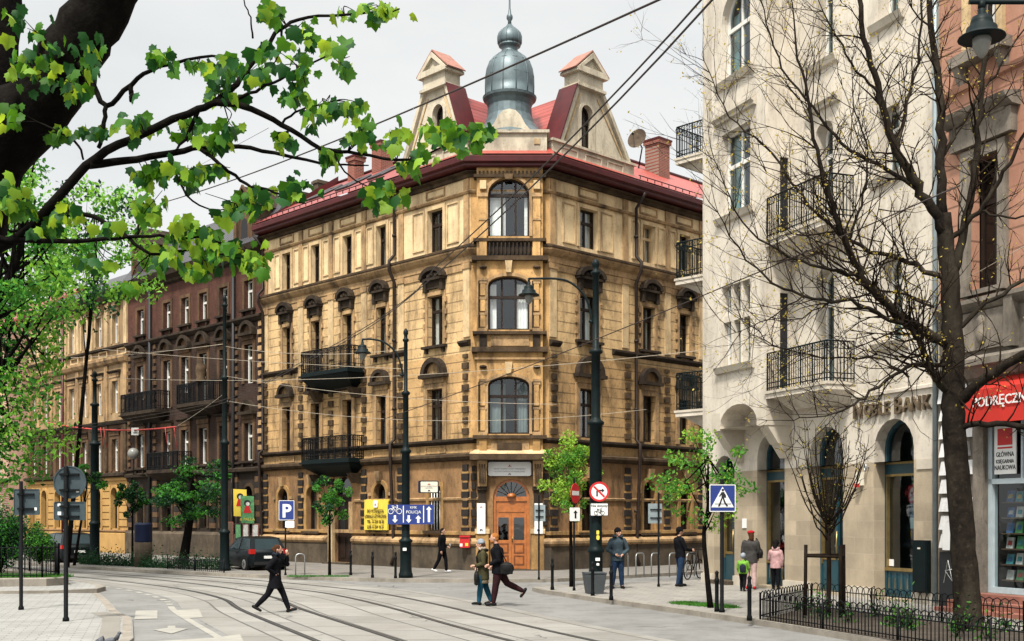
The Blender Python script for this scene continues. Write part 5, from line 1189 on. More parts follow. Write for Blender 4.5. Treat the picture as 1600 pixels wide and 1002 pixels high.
# ---------------------------------------------------------------- trees
RT = random.Random(5)
def rv(s=1.): return Vector((RT.gauss(0, s), RT.gauss(0, s), RT.gauss(0, s)))
def smooth(P, n=4):
    P = [Vector(p) for p in P]; Q = [P[0]*2-P[1]]+P+[P[-1]*2-P[-2]]; out = []
    for i in range(1, len(Q)-2):
        for k in range(n):
            t = k/n; a, b, c, d = Q[i-1:i+3]; out.append(.5*((2*b)+(c-a)*t+(2*a-5*b+4*c-d)*t*t+(3*b-a-3*c+d)*t**3))
    out.append(P[-1]); return out
def radii(r, n):
    m = len(r); out = []
    for k in range(n):
        t = k/(n-1)*(m-1); i = min(int(t), m-2); out.append(r[i]+(r[i+1]-r[i])*(t-i))
    return out
def branch(mb, P, r, n=6, sub=4, m=None, wob=0.):
    S = smooth(P, sub); R = radii(r, len(S))
    if wob: S = [S[0]]+[s+rv(wob) for s in S[1:]]
    mb.tube(S, R, n, m); return S, R
LOBE = [(0, -.02), (.14, -.06), (.33, -.10), (.36, .08), (.52, .24), (.41, .34), (.40, .52), (.22, .54), (0, .84), (-.22, .54), (-.40, .52), (-.41, .34), (-.52, .24), (-.36, .08), (-.33, -.10), (-.14, -.06)]
def maple_leaf(mb, p, size, m, droop=None):
    a = RT.uniform(0, 2*pi); dn = Vector((cos(a)*RT.uniform(.3, .9), sin(a)*RT.uniform(.3, .9), RT.uniform(-1.7, -.45))).normalized()
    x = dn.cross(Vector((RT.gauss(0, .4), RT.gauss(0, .4), 1))).normalized(); nrm = x.cross(dn)
    tw = RT.uniform(-.25, .25); RT_c = RT.uniform(.1, .6)
    c = Vector(p)+dn*size*.25
    fold = RT.uniform(.15, .75)
    P = [Vector(p)+x*(u*size)+dn*(v*size)+nrm*(-abs(u)*fold*size-(v*v)*RT_c*size+tw*u*size) for u, v in LOBE]
    i = mb.pts([c]+P)
    for k in range(len(P)): mb.fc((i, i+1+k, i+1+(k+1) % len(P)), m, True)
def leaf_quad(mb, p, size, m, up=.3):
    n = (rv()+Vector((0, 0, up))).normalized(); x = n.orthogonal().normalized(); a = RT.uniform(0, 6.28); y = n.cross(x)
    u = x*cos(a)+y*sin(a); v = n.cross(u); u = u*size; v = v*size*.62
    mb.poly([p-u*.5-v*.18, p-v*.5+n*size*.08, p+u*.55, p+v*.5+n*size*.08], m)
# ---- the near maple on the left
mY = 9.5
mp_ = thing('maple_tree', 'dark trunked maple with big fresh green leaves hanging in front at the upper left', 'tree', (at(-190, 1251, mY)[0], mY, .0))
t = MB('bark')
def ap(L_): return [at(x, y, Y) for x, y, Y in L_]
branch(t, ap([(-220, 1260, mY), (-190, 900, mY), (-135, 560, mY), (-88, 380, mY), (-38, 250, mY), (55, 168, mY-.1), (110, 88, mY-.2), (160, 8, mY-.3), (250, -160, mY-.5)]), [.72, .55, .46, .43, .38, .26, .235, .22, .18], 14, 5, wob=.008)
branch(t, ap([(-95, 420, mY), (-52, 250, mY+.2), (-22, 100, mY+.3), (-12, 0, mY+.4), (-20, -250, mY+.5)]), [.42, .30, .24, .23, .17], 12, 4, wob=.008)
TK = t.build('trunk', mp_)
bm = MB('bark')
BR = [([(-30, 400, 9.4), (30, 372, 9.2), (95, 305, 9.), (150, 247, 8.9), (225, 208, 8.8), (310, 170, 8.7), (338, 160, 8.7)], [.055, .042, .037, .034, .03, .027, .024]),
      ([(338, 160, 8.7), (380, 165, 8.6), (440, 195, 8.7), (500, 230, 8.7), (560, 240, 8.6), (640, 250, 8.5), (700, 228, 8.4)], [.028, .024, .02, .016, .012, .01, .005]),
      ([(335, 160, 8.7), (368, 132, 8.8), (398, 95, 8.9), (438, 46, 9.), (480, 28, 9.1), (560, 23, 9.), (625, 14, 9.)], [.026, .022, .019, .015, .012, .009, .005]),
      ([(140, 258, 8.9), (215, 248, 9.1), (285, 236, 9.2), (340, 228, 9.2), (410, 235, 9.2), (500, 255, 9.1), (575, 258, 9.)], [.033, .028, .024, .02, .016, .011, .005]),
      ([(310, 231, 9.2), (350, 262, 9.), (385, 288, 8.9), (430, 300, 8.8), (480, 318, 8.8)], [.016, .014, .012, .009, .005]),
      ([(110, 85, 9.2), (137, 118, 9.1), (166, 166, 9.0), (205, 130, 8.9), (250, 104, 8.8), (330, 88, 8.7), (360, 95, 8.7)], [.03, .022, .02, .018, .014, .01, .005]),
      ([(166, 166, 9.), (160, 200, 9.), (155, 232, 8.95)], [.018, .017, .016]), ([(204, 132, 8.9), (206, 146, 8.9), (205, 158, 8.9)], [.018, .02, .012]),
      ([(-30, 372, 9.3), (40, 376, 9.1), (120, 378, 9.), (180, 372, 8.9), (250, 369, 8.8), (310, 372, 8.8), (350, 380, 8.8)], [.026, .022, .018, .015, .011, .008, .005]),
      ([(60, 340, 9.1), (130, 336, 9.), (190, 362, 8.9), (235, 396, 8.8), (300, 392, 8.8), (400, 406, 8.7)], [.022, .018, .015, .012, .009, .005]),
      ([(268, 242, 9.2), (280, 285, 9.1), (310, 322, 9.), (365, 330, 9.)], [.011, .009, .007, .004]), ([(310, 172, 8.7), (290, 220, 8.8), (262, 240, 8.8)], [.018, .012, .005]),
      ([(440, 46, 9.), (440, 75, 8.9), (425, 100, 8.9)], [.01, .008, .004]), ([(395, 60, 9.), (392, 30, 9.), (380, 0, 9.)], [.008, .006, .005]), ([(90, 205, 9.), (120, 225, 9.), (130, 250, 9.)], [.012, .01, .008]),
      ([(350, 165, 8.7), (400, 140, 8.6), (450, 118, 8.6), (500, 92, 8.5), (525, 80, 8.5)], [.014, .012, .009, .007, .004]), ([(440, 195, 8.7), (470, 170, 8.8), (520, 160, 8.8)], [.01, .008, .004]),
      ([(520, 236, 8.7), (545, 275, 8.6), (590, 298, 8.6)], [.008, .006, .004])]
BP = []
for P, r in BR: BP += branch(bm, ap(P), r, 7, 4, wob=.006)[0]
CL = [(75, 75, 48, 45, 13, 9), (130, 88, 40, 45, 13, 9), (25, 28, 22, 18, 4, 9), (30, 105, 25, 22, 7, 9), (20, 178, 24, 20, 8, 9), (68, 122, 50, 22, 10, 9), (112, 132, 26, 30, 9, 9), (0, 305, 36, 30, 10, 9),
      (250, 85, 24, 14, 8, 8.8), (300, 100, 24, 12, 5, 8.7), (352, 105, 32, 26, 14, 8.7), (345, 146, 32, 16, 10, 8.7), (425, 18, 22, 20, 10, 9), (475, 45, 20, 22, 9, 9), (598, 14, 42, 16, 12, 9), (540, 18, 20, 8, 3, 9), (520, 70, 26, 12, 7, 8.5),
      (540, 102, 16, 20, 8, 8.5), (468, 95, 28, 36, 15, 8.6), (512, 160, 16, 12, 6, 8.8), (552, 166, 22, 16, 8, 8.6), (488, 180, 28, 20, 9, 8.7), (420, 78, 22, 18, 8, 8.9), (398, 112, 26, 20, 10, 8.7), (460, 146, 28, 12, 8, 8.6),
      (440, 218, 16, 18, 8, 8.7), (560, 202, 32, 24, 14, 8.6), (618, 212, 26, 20, 11, 8.5), (700, 205, 42, 24, 20, 8.4), (752, 205, 22, 16, 9, 8.3), (655, 238, 20, 12, 6, 8.4), (600, 302, 30, 26, 16, 8.6), (640, 258, 26, 12, 8, 8.5),
      (460, 288, 36, 18, 14, 8.8), (402, 302, 28, 18, 10, 8.8), (370, 320, 36, 22, 16, 8.9), (212, 190, 28, 22, 11, 8.8), (300, 200, 38, 18, 13, 8.8), (332, 216, 36, 12, 10, 9), (262, 262, 38, 18, 13, 9), (232, 272, 20, 16, 8, 9),
      (300, 272, 28, 22, 10, 9), (362, 198, 22, 12, 8, 8.8), (512, 242, 22, 16, 9, 8.7), (152, 200, 32, 12, 8, 8.9), (92, 205, 32, 16, 9, 9), (330, 264, 28, 10, 8, 9), (232, 322, 34, 18, 13, 8.9), (290, 360, 32, 26, 18, 8.8), (340, 386, 40, 26, 24, 8.8),
      (392, 406, 30, 22, 15, 8.7), (262, 400, 30, 18, 13, 8.8), (312, 422, 22, 12, 8, 8.8), (202, 442, 18, 10, 5, 8.8), (100, 330, 38, 18, 12, 9), (30, 322, 28, 18, 11, 9), (150, 412, 28, 14, 8, 8.9), (180, 355, 30, 14, 9, 8.9), (70, 355, 20, 12, 6, 9)]
lm = MB('leaf_maple')
for px, py, rx, ry, n, Y in CL:
    cc_ = at(px, py, Y); nb = min(BP, key=lambda q_: (q_-cc_).length)
    for k in range(max(2, n//4)):                                               # fine twigs that carry the leaves
        e_ = at(px+RT.gauss(0, .5)*rx, py+RT.gauss(0, .5)*ry, Y+RT.gauss(0, .12)); m_ = nb.lerp(cc_, .55)+rv(.02)+Vector((0, 0, .02))
        bm.tube(smooth([nb, m_, e_], 3), [.0055, .005, .0045, .004, .0035, .003, .0025], 4, cap=False)
    n = int(n*2.1)
    for k in range(n):
        x = px+RT.gauss(0, .5)*rx; y = py+RT.gauss(0, .5)*ry; p = at(x, y, Y+RT.gauss(0, .22))
        low = py > 290 or px > 560
        m = RT.choices(['leaf_maple', 'leaf_maple_young', 'leaf_maple_dark'], [3, 3.2 if low else 1.7, 1.8 if low else 2.8])[0]
        maple_leaf(lm, p, RT.uniform(.07, .14)*Y/9., m)
lm.build('crown', mp_); bm.build('branches', mp_)
# ---- leaf-cloud trees
def leafy(name, label, base, height, cc, cr, nl, ls, mats, trunk_r, clumps=60, lean=(0, 0), group=None, bark='bark', gap=.25, tw=1.):
    base = Vector(base)
    T = thing(name, label, 'tree', base, group); t = MB(bark); c = Vector(cc); r = Vector(cr)
    top = Vector((c.x, c.y, c.z-r.z*.35))
    S, R = branch(t, [base, base.lerp(top, .35)+Vector((lean[0], lean[1], 0))*.6, base.lerp(top, .7)+Vector((lean[0], lean[1], 0)), top, c+Vector((0, 0, r.z*.5))], [trunk_r*1.25, trunk_r, trunk_r*.85, trunk_r*.6, trunk_r*.15], 9, 4)
    C = []
    for k in range(clumps):
        while True:
            v = Vector((RT.uniform(-1, 1), RT.uniform(-1, 1), RT.uniform(-1, 1)))
            if .25 < v.length < 1: break
        v = v*(1+RT.uniform(-.12, .12)); p = Vector((c.x+v.x*r.x, c.y+v.y*r.y, c.z+v.z*r.z)); C.append(p)
    for k, p in enumerate(C):
        if k % 2 == 0 or clumps < 40:
            a = S[RT.randrange(len(S)//2, len(S))]; mid = a.lerp(p, .5)+rv(.06*r.x)-Vector((0, 0, .08*r.z))
            branch(t, [a, mid, p], [trunk_r*.32*tw, trunk_r*.2*tw, trunk_r*.06], 5, 3)
    t.build('trunk', T)
    L_ = MB(mats[0])
    for p in C:
        s = RT.uniform(.5, 1.25); m0 = RT.choice(mats)
        for k in range(int(nl/clumps*s)):
            d = rv(1).normalized()*(RT.random()**.45)*s; q = p+Vector((d.x*r.x, d.y*r.y, d.z*r.z*.62))*.30
            leaf_quad(L_, q, ls*RT.uniform(.6, 1.3), m0 if RT.random() < .7 else RT.choice(mats))
    L_.build('crown', T); return T
leafy('street_tree', 'tall bright green leafy tree filling the far left in front of the pink house', (-21., 46, .13), 17, (-20.3, 46, 10.2), (3.7, 3.7, 6.6), 12000, .21, ['leaf_street', 'leaf_street_light', 'leaf_street_light', 'leaf_street', 'leaf_dark'], .28, 95)
leafy('street_tree', 'round leafy tree behind the maple branches before the tan tenement', (-19.2, 50.5, .13), 17, (-18.2, 51, 13.9), (2.5, 2.5, 3.2), 4200, .22, ['leaf_street', 'leaf_street_light', 'leaf_dark', 'leaf_street_light'], .09, 42)
leafy('street_tree', 'airy pale green tree against the sky at the left edge', (-22., 38, .13), 15, (-16.6, 39.5, 12.4), (2.6, 2.6, 3.2), 4200, .2, ['leaf_street_light', 'leaf_street', 'leaf_street'], .2, 38)
b = gp(286, 882, .12); leafy('street_tree', 'spreading dark green tree with a thick trunk before the brown tenement', b, 6, (b.x+.45, b.y, 3.55), (1.95, 1.8, 1.45), 5200, .15, ['leaf_dark', 'leaf_dark', 'leaf_street'], .2, 44)
b = gp(207, 882, .12); leafy('street_tree', 'slim dark green young tree beside the yellow ground floor', b, 5, (b.x, b.y, 3.5), (.68, .68, 1.25), 2000, .14, ['leaf_dark', 'leaf_dark', 'leaf_street'], .05, 22)
b = gp(116, 884, .12); leafy('street_tree', 'small thin tree showing behind the round sign back', b, 5, (b.x+.55, b.y, 3.9), (.8, .8, .85), 900, .14, ['leaf_dark', 'leaf_street'], .06, 16)
b = gp(515, 899, .12); leafy('street_tree', 'young green tree standing before the dark side door of the ochre house', b, 4.6, (b.x+.0, b.y, 3.1), (.74, .74, 1.1), 2200, .11, ['leaf_dark', 'leaf_street', 'leaf_small'], .05, 24)
b = gp(896, 921, .12)+Vector((0, 1.3, 0)); leafy('street_tree', 'yellow green young tree half hidden by the thick tram pole', b, 4.9, (b.x-.02, b.y+.2, 3.45), (1.0, .8, 1.4), 4200, .1, ['leaf_bright', 'leaf_bright', 'leaf_small'], .055, 34)
b = gp(1110, 950, .12); leafy('street_tree', 'leaning young tree with open green crown beside the pedestrian crossing sign', b, 4.9, (b.x-.05, b.y, 3.1), (1.2, 1.1, 1.25), 2300, .095, ['leaf_small', 'leaf_small', 'leaf_street', 'leaf_bright'], .06, 40, (-.12, 0), tw=1.25)
# ---- the bare staked tree in the planting bed
b = gp(1294, 962, .14)
T = thing('young_tree', 'leafless budding young tree held between three wooden stakes in the fenced bed', 'tree', b)
t = MB('bark_twig'); bl = MB('bud'); top = b+Vector((0, 0, 2.0)); branch(t, [b, b+Vector((.02, 0, 1.)), top], [.06, .05, .05], 7, 3)
for k in range(26):
    a = RT.uniform(0, 6.28); h = RT.uniform(1.6, 3.0); s = b+Vector((0, 0, min(h, 2.0))); sp = RT.uniform(.35, .95)
    P = [s, s+Vector((cos(a)*sp*.45, sin(a)*sp*.45, .45)), s+Vector((cos(a)*sp*.8, sin(a)*sp*.8, 1.2)), s+Vector((cos(a)*sp, sin(a)*sp, RT.uniform(1.4, 2.4)))]
    S, RR = branch(t, P, [.022, .016, .011, .005], 5, 4, wob=.012)
    for j in range(7):
        q = S[RT.randrange(2, len(S))]; e = q+Vector((RT.gauss(0, .18), RT.gauss(0, .18), RT.uniform(.05, .35))); t.tube([q, q.lerp(e, .5)+rv(.02), e], [.007, .006, .004], 4, cap=False)
        for u in range(3): leaf_quad(bl, q.lerp(e, RT.random())+rv(.02), .05, 'leaf_dark' if RT.random() < .6 else 'bud')
t.build('trunk', T); bl.build('buds', T)
stk = thing('tree_stakes', 'three dark wooden stakes with crossbars round the budding young tree', 'tree stakes', b)
for dx, dy in ((-.48, .1), (.42, .25), (.15, -.45)):
    q = MB('bark_twig'); q.tube([b+Vector((dx, dy, 0)), b+Vector((dx*.97, dy*.97, 1.55))], .04, 7); q.build('stake', stk)
q = MB('bark_twig'); q.tube([b+Vector((-.46, .1, 1.32)), b+Vector((.41, .25, 1.32))], .035, 6); q.tube([b+Vector((.41, .25, 1.3)), b+Vector((.14, -.43, 1.3))], .03, 6); q.tube([b+Vector((.14, -.43, 1.3)), b+Vector((-.46, .1, 1.3))], .03, 6); q.build('crossbar', stk)
# ---- the big bare tree on the right
bY = 22.5
b = gp(1497, 985, .12)
T = thing('bare_tree', 'big bare dark tree with spreading budding branches in front of the bank', 'tree', b)
t = MB('bark_pale'); tw = MB('bark_twig'); bu = MB('bud')
branch(t, [b+Vector((.16, 0, -.1))]+ap([(1512, 955, bY), (1506, 860, bY), (1497, 740, bY), (1490, 660, bY), (1488, 600, bY), (1489, 530, bY), (1483, 430, bY), (1474, 335, bY)]), [.32, .26, .235, .22, .215, .21, .20, .17, .145], 12, 5, wob=.012)
LB = [([(1477, 370, 22.5), (1440, 300, 22.3), (1402, 240, 22), (1375, 150, 21.8), (1352, 60, 21.6), (1335, -70, 21.5)], [.13, .105, .09, .075, .06, .045], 0),
      ([(1474, 340, 22.5), (1470, 240, 22.7), (1467, 140, 22.8), (1455, 40, 22.9), (1448, -70, 23)], [.12, .1, .09, .07, .055], 0),
      ([(1488, 430, 22.5), (1512, 340, 22.3), (1527, 240, 22.2), (1535, 140, 22.1), (1546, 30, 22), (1560, -80, 22)], [.11, .09, .075, .06, .05, .04], 0),
      ([(1480, 380, 22.5), (1528, 330, 22.1), (1568, 270, 21.8), (1610, 190, 21.5), (1640, 120, 21.3)], [.07, .055, .045, .035, .02], 0),
      ([(1489, 540, 22.5), (1440, 515, 22.3), (1392, 482, 22.1), (1346, 432, 21.8), (1322, 382, 21.7), (1300, 320, 21.5), (1280, 250, 21.4), (1262, 150, 21.3), (1240, 50, 21.2)], [.13, .11, .1, .085, .07, .055, .045, .034, .02], 1),
      ([(1482, 440, 22.5), (1420, 410, 22.8), (1345, 385, 23), (1265, 320, 23.2), (1205, 240, 23.3), (1140, 180, 23.4), (1100, 95, 23.5)], [.07, .055, .045, .035, .026, .018, .01], 1),
      ([(1486, 612, 22.5), (1462, 590, 22.3), (1440, 545, 22.2), (1425, 515, 22.1), (1390, 500, 22), (1330, 472, 21.8), (1255, 462, 21.6), (1180, 420, 21.5), (1120, 330, 21.4)], [.09, .08, .07, .06, .05, .042, .032, .022, .012], 1),
      ([(1487, 572, 22.5), (1432, 570, 22.2), (1392, 590, 22), (1342, 628, 21.9), (1300, 648, 21.8), (1240, 655, 21.7)], [.055, .045, .038, .03, .02, .01], 1),
      ([(1488, 640, 22.5), (1540, 592, 22), (1600, 556, 21.5), (1670, 535, 21)], [.13, .115, .1, .08], 0), ([(1484, 672, 22.5), (1530, 662, 22.2), (1600, 668, 21.9), (1680, 690, 21.6)], [.075, .07, .066, .06], 0),
      ([(1489, 520, 22.5), (1555, 465, 22.3), (1620, 430, 22.2), (1690, 405, 22)], [.06, .05, .042, .03], 0), ([(1440, 300, 22.3), (1395, 270, 22.5), (1330, 235, 22.6), (1270, 170, 22.7), (1215, 90, 22.8), (1190, 0, 22.9)], [.06, .05, .04, .03, .022, .012], 1),
      ([(1402, 240, 22), (1418, 160, 22.2), (1436, 80, 22.3), (1440, -40, 22.4)], [.05, .04, .03, .02], 1), ([(1470, 250, 22.7), (1505, 190, 23), (1545, 130, 23.2), (1590, 60, 23.4)], [.05, .04, .03, .02], 0),
      ([(1346, 432, 21.8), (1290, 420, 21.6), (1230, 400, 21.5), (1160, 345, 21.4), (1115, 250, 21.3)], [.045, .035, .028, .018, .01], 1), ([(1322, 382, 21.7), (1345, 320, 21.5), (1355, 240, 21.4), (1330, 150, 21.3)], [.035, .028, .02, .012], 1),
      ([(1375, 150, 21.8), (1330, 100, 21.6), (1290, 20, 21.5)], [.035, .025, .015], 1), ([(1420, 590, 22.1), (1370, 560, 22.3), (1300, 560, 22.5), (1220, 545, 22.6), (1160, 500, 22.7)], [.03, .024, .02, .014, .008], 1),
      ([(1255, 462, 21.6), (1200, 500, 21.5), (1150, 520, 21.4)], [.02, .014, .007], 1), ([(1460, 480, 22.4), (1390, 455, 22.6), (1310, 470, 22.8), (1240, 500, 22.9)], [.035, .028, .02, .01], 1), ([(1530, 330, 22.1), (1575, 340, 21.9), (1640, 330, 21.8)], [.03, .024, .016], 0)]
def twig(p, d, ln, r, depth):
    n = 4; P = [p]; q = p.copy(); dd = d.normalized()
    for k in range(n):
        dd = (dd+rv(.16)+Vector((0, 0, .07))).normalized(); q = q+dd*ln/n; P.append(q.copy())
    tw.tube(P, [r*(1-.75*k/n) for k in range(n+1)], 4, cap=False)
    if depth > 0:
        for k in range(RT.choice((2, 3, 3))):
            i = RT.randrange(1, n+1); nd = (dd+rv(.55)).normalized(); twig(P[i], nd, ln*RT.uniform(.35, .6), r*.55, depth-1)
    else:
        for k in range(RT.choice((1, 1, 2, 2))):
            if RT.random() < .8: leaf_quad(bu, P[-1]+rv(.03), RT.uniform(.03, .065), 'bud')
for P, r, many in LB:
    S, RR = branch(t, ap(P), [x*.84 for x in r], 7, 5, wob=.02)
    L_ = len(S)
    for k in range(3, L_):
        for rep in range(2 if many else 1):
            if RT.random() < .82:
                d = (S[k]-S[k-1]).normalized(); sd = rv(1); sd = (sd-d*sd.dot(d)).normalized(); nd = d*.7+sd*.9+Vector((0, 0, .25))
                twig(S[k], nd, RT.uniform(.5, 1.5)*(1.15 if many else .9), max(.008, min(RR[k]*.4, .022)), 2)
    twig(S[-1], S[-1]-S[-2], 1.0, RR[-1], 2)
t.build('trunk', T); tw.build('twigs', T); bu.build('buds', T)
# ---- shrubs, grass and small plants
def shrub(name, label, c, r, n, ls, mats, group=None):
    c = Vector(c); S_ = thing(name, label, 'shrub', (c.x, c.y, c.z-r[2]), group); m_ = MB(mats[0]); st = MB('bark_twig')
    for k in range(max(6, n//160)):
        v = rv(1).normalized(); p = c+Vector((v.x*r[0], v.y*r[1], v.z*r[2]))*RT.uniform(.2, .8); st.tube([c-Vector((0, 0, r[2])), c.lerp(p, .5)-Vector((0, 0, r[2]*.3)), p], [.02, .014, .006], 4)
        s = RT.uniform(.3, .5)
        for j in range(160):
            d = rv(1).normalized()*RT.random()**.5; leaf_quad(m_, p+Vector((d.x*r[0], d.y*r[1], d.z*r[2]))*s, ls*RT.uniform(.7, 1.3), RT.choice(mats))
    st.build('stems', S_); m_.build('foliage', S_)
g0 = gp(15, 905, .3)
shrub('shrub', 'large round dark green bush at the left edge behind the iron railing', (-16.9, 38.6, 1.6), (1.2, 1.1, 1.2), 11000, .085, ['leaf_dark', 'leaf_dark', 'leaf_street'])
shrub('shrub', 'smaller green bush right of the large round bush on the left', (-15.75, 39.0, 1.45), (.62, .7, .72), 5000, .08, ['leaf_dark', 'leaf_street', 'leaf_small'])
def grass(name, pts, n, h, mats):
    g = MB(mats[0])
    for k in range(n):
        p = Vector(pts()); a = RT.uniform(0, 6.28); d = Vector((cos(a), sin(a), 0)); l = Vector((RT.gauss(0, .04), RT.gauss(0, .04), RT.uniform(.5, 1.1)*h)); w = .012
        g.poly([p-d*w, p+d*w, p+l], RT.choice(mats))
    o = g.build(name); o['kind'] = 'stuff'
def inbed():
    u = RT.random(); x = -20+5.6*u; return (x, 37.0+RT.random()*1.5+max(0, (-16-x))*.4, .33)
grass('grass', inbed, 7000, .16, ['grass_blade', 'grass_blade', 'leaf_small'])
def strip():
    t_ = RT.random(); p = Vector((3.95, 29.4, .12)).lerp(Vector((4.95, 28.0, .12)), t_); return (p.x+RT.uniform(0, .55), p.y+RT.uniform(-.15, .5), .12)
grass('grass', strip, 3500, .07, ['grass_blade', 'leaf_small'])
def strip2():
    p = gp(RT.uniform(450, 545), 901, .12); return (p.x, p.y+RT.uniform(-.25, .25), .12)
grass('grass', strip2, 1500, .06, ['grass_blade'])
bedP = [(5.3, 24.85), (7.3, 28.4), (9.7, 22.2), (13., 13.), (9.2, 13.)]
q = MB('soil'); q.poly([(x, y, .135) for x, y in bedP], 'soil'); struct(q, 'planting_bed')
for k in range(17):
    u, v = RT.random(), RT.random(); x0 = 5.9+u*2.9; p = Vector((x0+v*1.3, 26.4-u*7.2+v*1.2, .135))
    S_ = MB('leaf_dark'); n_ = RT.choice((45, 60, 80)); hh = RT.uniform(.25, .6)
    for j in range(n_): leaf_quad(S_, p+Vector((RT.gauss(0, .13), RT.gauss(0, .13), abs(RT.gauss(0, .5))*hh)), RT.uniform(.05, .1), RT.choice(['leaf_dark', 'leaf_dark', 'leaf_small']))
    for j in range(6): S_.tube([p+rv(.03), p+Vector((RT.gauss(0, .1), RT.gauss(0, .1), hh*.8))], .006, 4, 'bark_twig')
    o = S_.build('bedding_plant', None, p); tag(o, 'low dark green plant growing in the fenced bed on the right', 'plant', 'plants in the fenced bed')
# ---------------------------------------------------------------- street furniture
def tram_pole(base, prof, label, lamp=None, arm_z=None):
    T = thing('tram_pole', label, 'tram pole', base); m = MB('iron_green'); m.lathe(Vector(base), prof, 14, 'iron_green'); m.build('shaft', T)
    if lamp: lamp_arm(T, Vector(base), arm_z, lamp)
    return T
def lamp_head(T, p, s=1.):
    l = MB('iron_green'); l.lathe(p, [(.02, 0), (.05, -.02), (.05, -.1), (.13, -.13), (.15, -.2), (.15, -.24), (.2, -.27), (.21, -.34), (.31, -.40), (.315, -.42), (.27, -.41)], 18, 'iron_green')
    h = l.build('lamp_shade', T); g = MB('bulb_glass'); g.lathe(p, [(.12, -.4), (.13, -.44), (.115, -.53), (.08, -.62), (.03, -.68), (.01, -.69)], 12, 'bulb_glass'); g.build('bulb', h)
def lamp_arm(T, b, z, dx):
    m = MB('iron_green'); sg = 1 if dx > 0 else -1
    P = [b+Vector((sg*.1, 0, z-1.3)), b+Vector((sg*.16, 0, z-1.0)), b+Vector((sg*.34, 0, z-.5)), b+Vector((sg*.75, 0, z-.12)), b+Vector((sg*1.2, 0, z)), b+Vector((dx, 0, z))]
    m.tube(smooth(P, 4), .035, 7, 'iron_green'); m.tube([b+Vector((sg*.08, 0, z-1.32)), b+Vector((sg*.2, 0, z-1.25))], .05, 6, 'iron_green'); m.tube([b+Vector((dx, 0, z+.02)), b+Vector((dx, 0, z-.1))], .035, 6, 'iron_green')
    m.build('arm', T); lamp_head(T, b+Vector((dx, 0, z-.08)))
def prof(r0, z1, r1, z2, r2, z3, r3, zt):
    return [(r0*1.25, 0), (r0*1.25, .12), (r0*1.1, .2), (r0*1.05, .3), (r0, .45), (r0, z1-.1), (r0*1.2, z1-.06), (r0*1.2, z1), (r1*1.1, z1+.06), (r1, z1+.12), (r1, z2-.1), (r1*1.35, z2-.05), (r1*1.35, z2+.02), (r2*1.2, z2+.08), (r2, z2+.16), (r2, z3-.06), (r2*1.5, z3-.02), (r2*1.5, z3+.05), (r3, z3+.12),
            (r3, zt-.5), (r3*1.6, zt-.46), (r3*1.6, zt-.4), (r3*.9, zt-.36), (r3*.9, zt-.26), (r3*1.3, zt-.2), (r3*1.2, zt-.1), (r3*.4, zt-.02), (.01, zt)]
bp = gp(634, 903, .12); tram_pole(bp, prof(.205, 1.35, .145, 4.55, .10, 6.6, .07, 8.95), 'dark green tram pole with the blue cycle and police direction board', -1.55, 8.55)
bq = gp(931, 922, .12); tram_pole(bq, prof(.205, 1.2, .185, 5.0, .135, 7.1, .095, 9.9), 'thickest dark green tram pole, with a right turn ban sign, behind the litter bin', -2.0, 9.3)
b3 = gp(351, 892, .12); tram_pole(b3, prof(.19, 1.6, .14, 5.2, .105, 7.8, .075, 11.2), 'dark tram pole rising in front of the brown brick tenement')
b4 = gp(148, 881, .12); tram_pole(b4, prof(.22, 1.9, .19, 5.6, .14, 7.4, .09, 9.0), 'dark tram pole in front of the bright yellow ground floor')
T = tram_pole((9.3, 16., .12), prof(.26, 1.2, .24, 5.0, .17, 7.0, .12, 10.2), 'tram pole just right of the picture with the large near hanging lamp')
m = MB('iron_green'); m.tube([(9.3, 16, 9.33), (7.9, 16, 9.34), (6.25, 16, 9.34)], .035, 8); m.tube([(6.42, 16, 9.36), (6.42, 16, 9.24)], .05, 8); m.build('arm', T); lamp_head(T, Vector((6.42, 16, 9.26)))
# signs ---------------------------------------------------------------
def post(T, b, h, r=.03, m='iron'):
    q = MB(m); q.lathe(Vector(b), [(r*1.5, 0), (r*1.5, .06), (r, .1), (r, h-.03), (r*.8, h)], 10, m); q.build('post', T)
def fr_at(p, ang=0.):
    return Fr((p[0], p[1]), (cos(ang), sin(ang)), (sin(ang), -cos(ang)))
def disc(q, fr, c, z, r, o0, o1, m, n=28):
    q.extr(fr, [(c+r*cos(2*pi*k/n), z+r*sin(2*pi*k/n)) for k in range(n)], o0, o1, m)
def rrect(a0, a1, z0, z1, r, n=4):
    P = []
    for cx_, cz_, t0 in ((a1-r, z0+r, -pi/2), (a1-r, z1-r, 0), (a0+r, z1-r, pi/2), (a0+r, z0+r, pi)): P += [(cx_+r*cos(t0+k*pi/2/n), cz_+r*sin(t0+k*pi/2/n)) for k in range(n+1)]
    return P
def plate(T, name, fr, a0, a1, z0, z1, o0, o1, m, r=.03, rim=None):
    q = MB(m); q.extr(fr, rrect(a0, a1, z0, z1, r), o0, o1, m)
    if rim: q.ring(fr, rrect(a0+.018, a1-.018, z0+.018, z1-.018, r*.7), rrect(a0, a1, z0, z1, r), o1-.002, o1+.004, rim)
    return q.build(name, T)
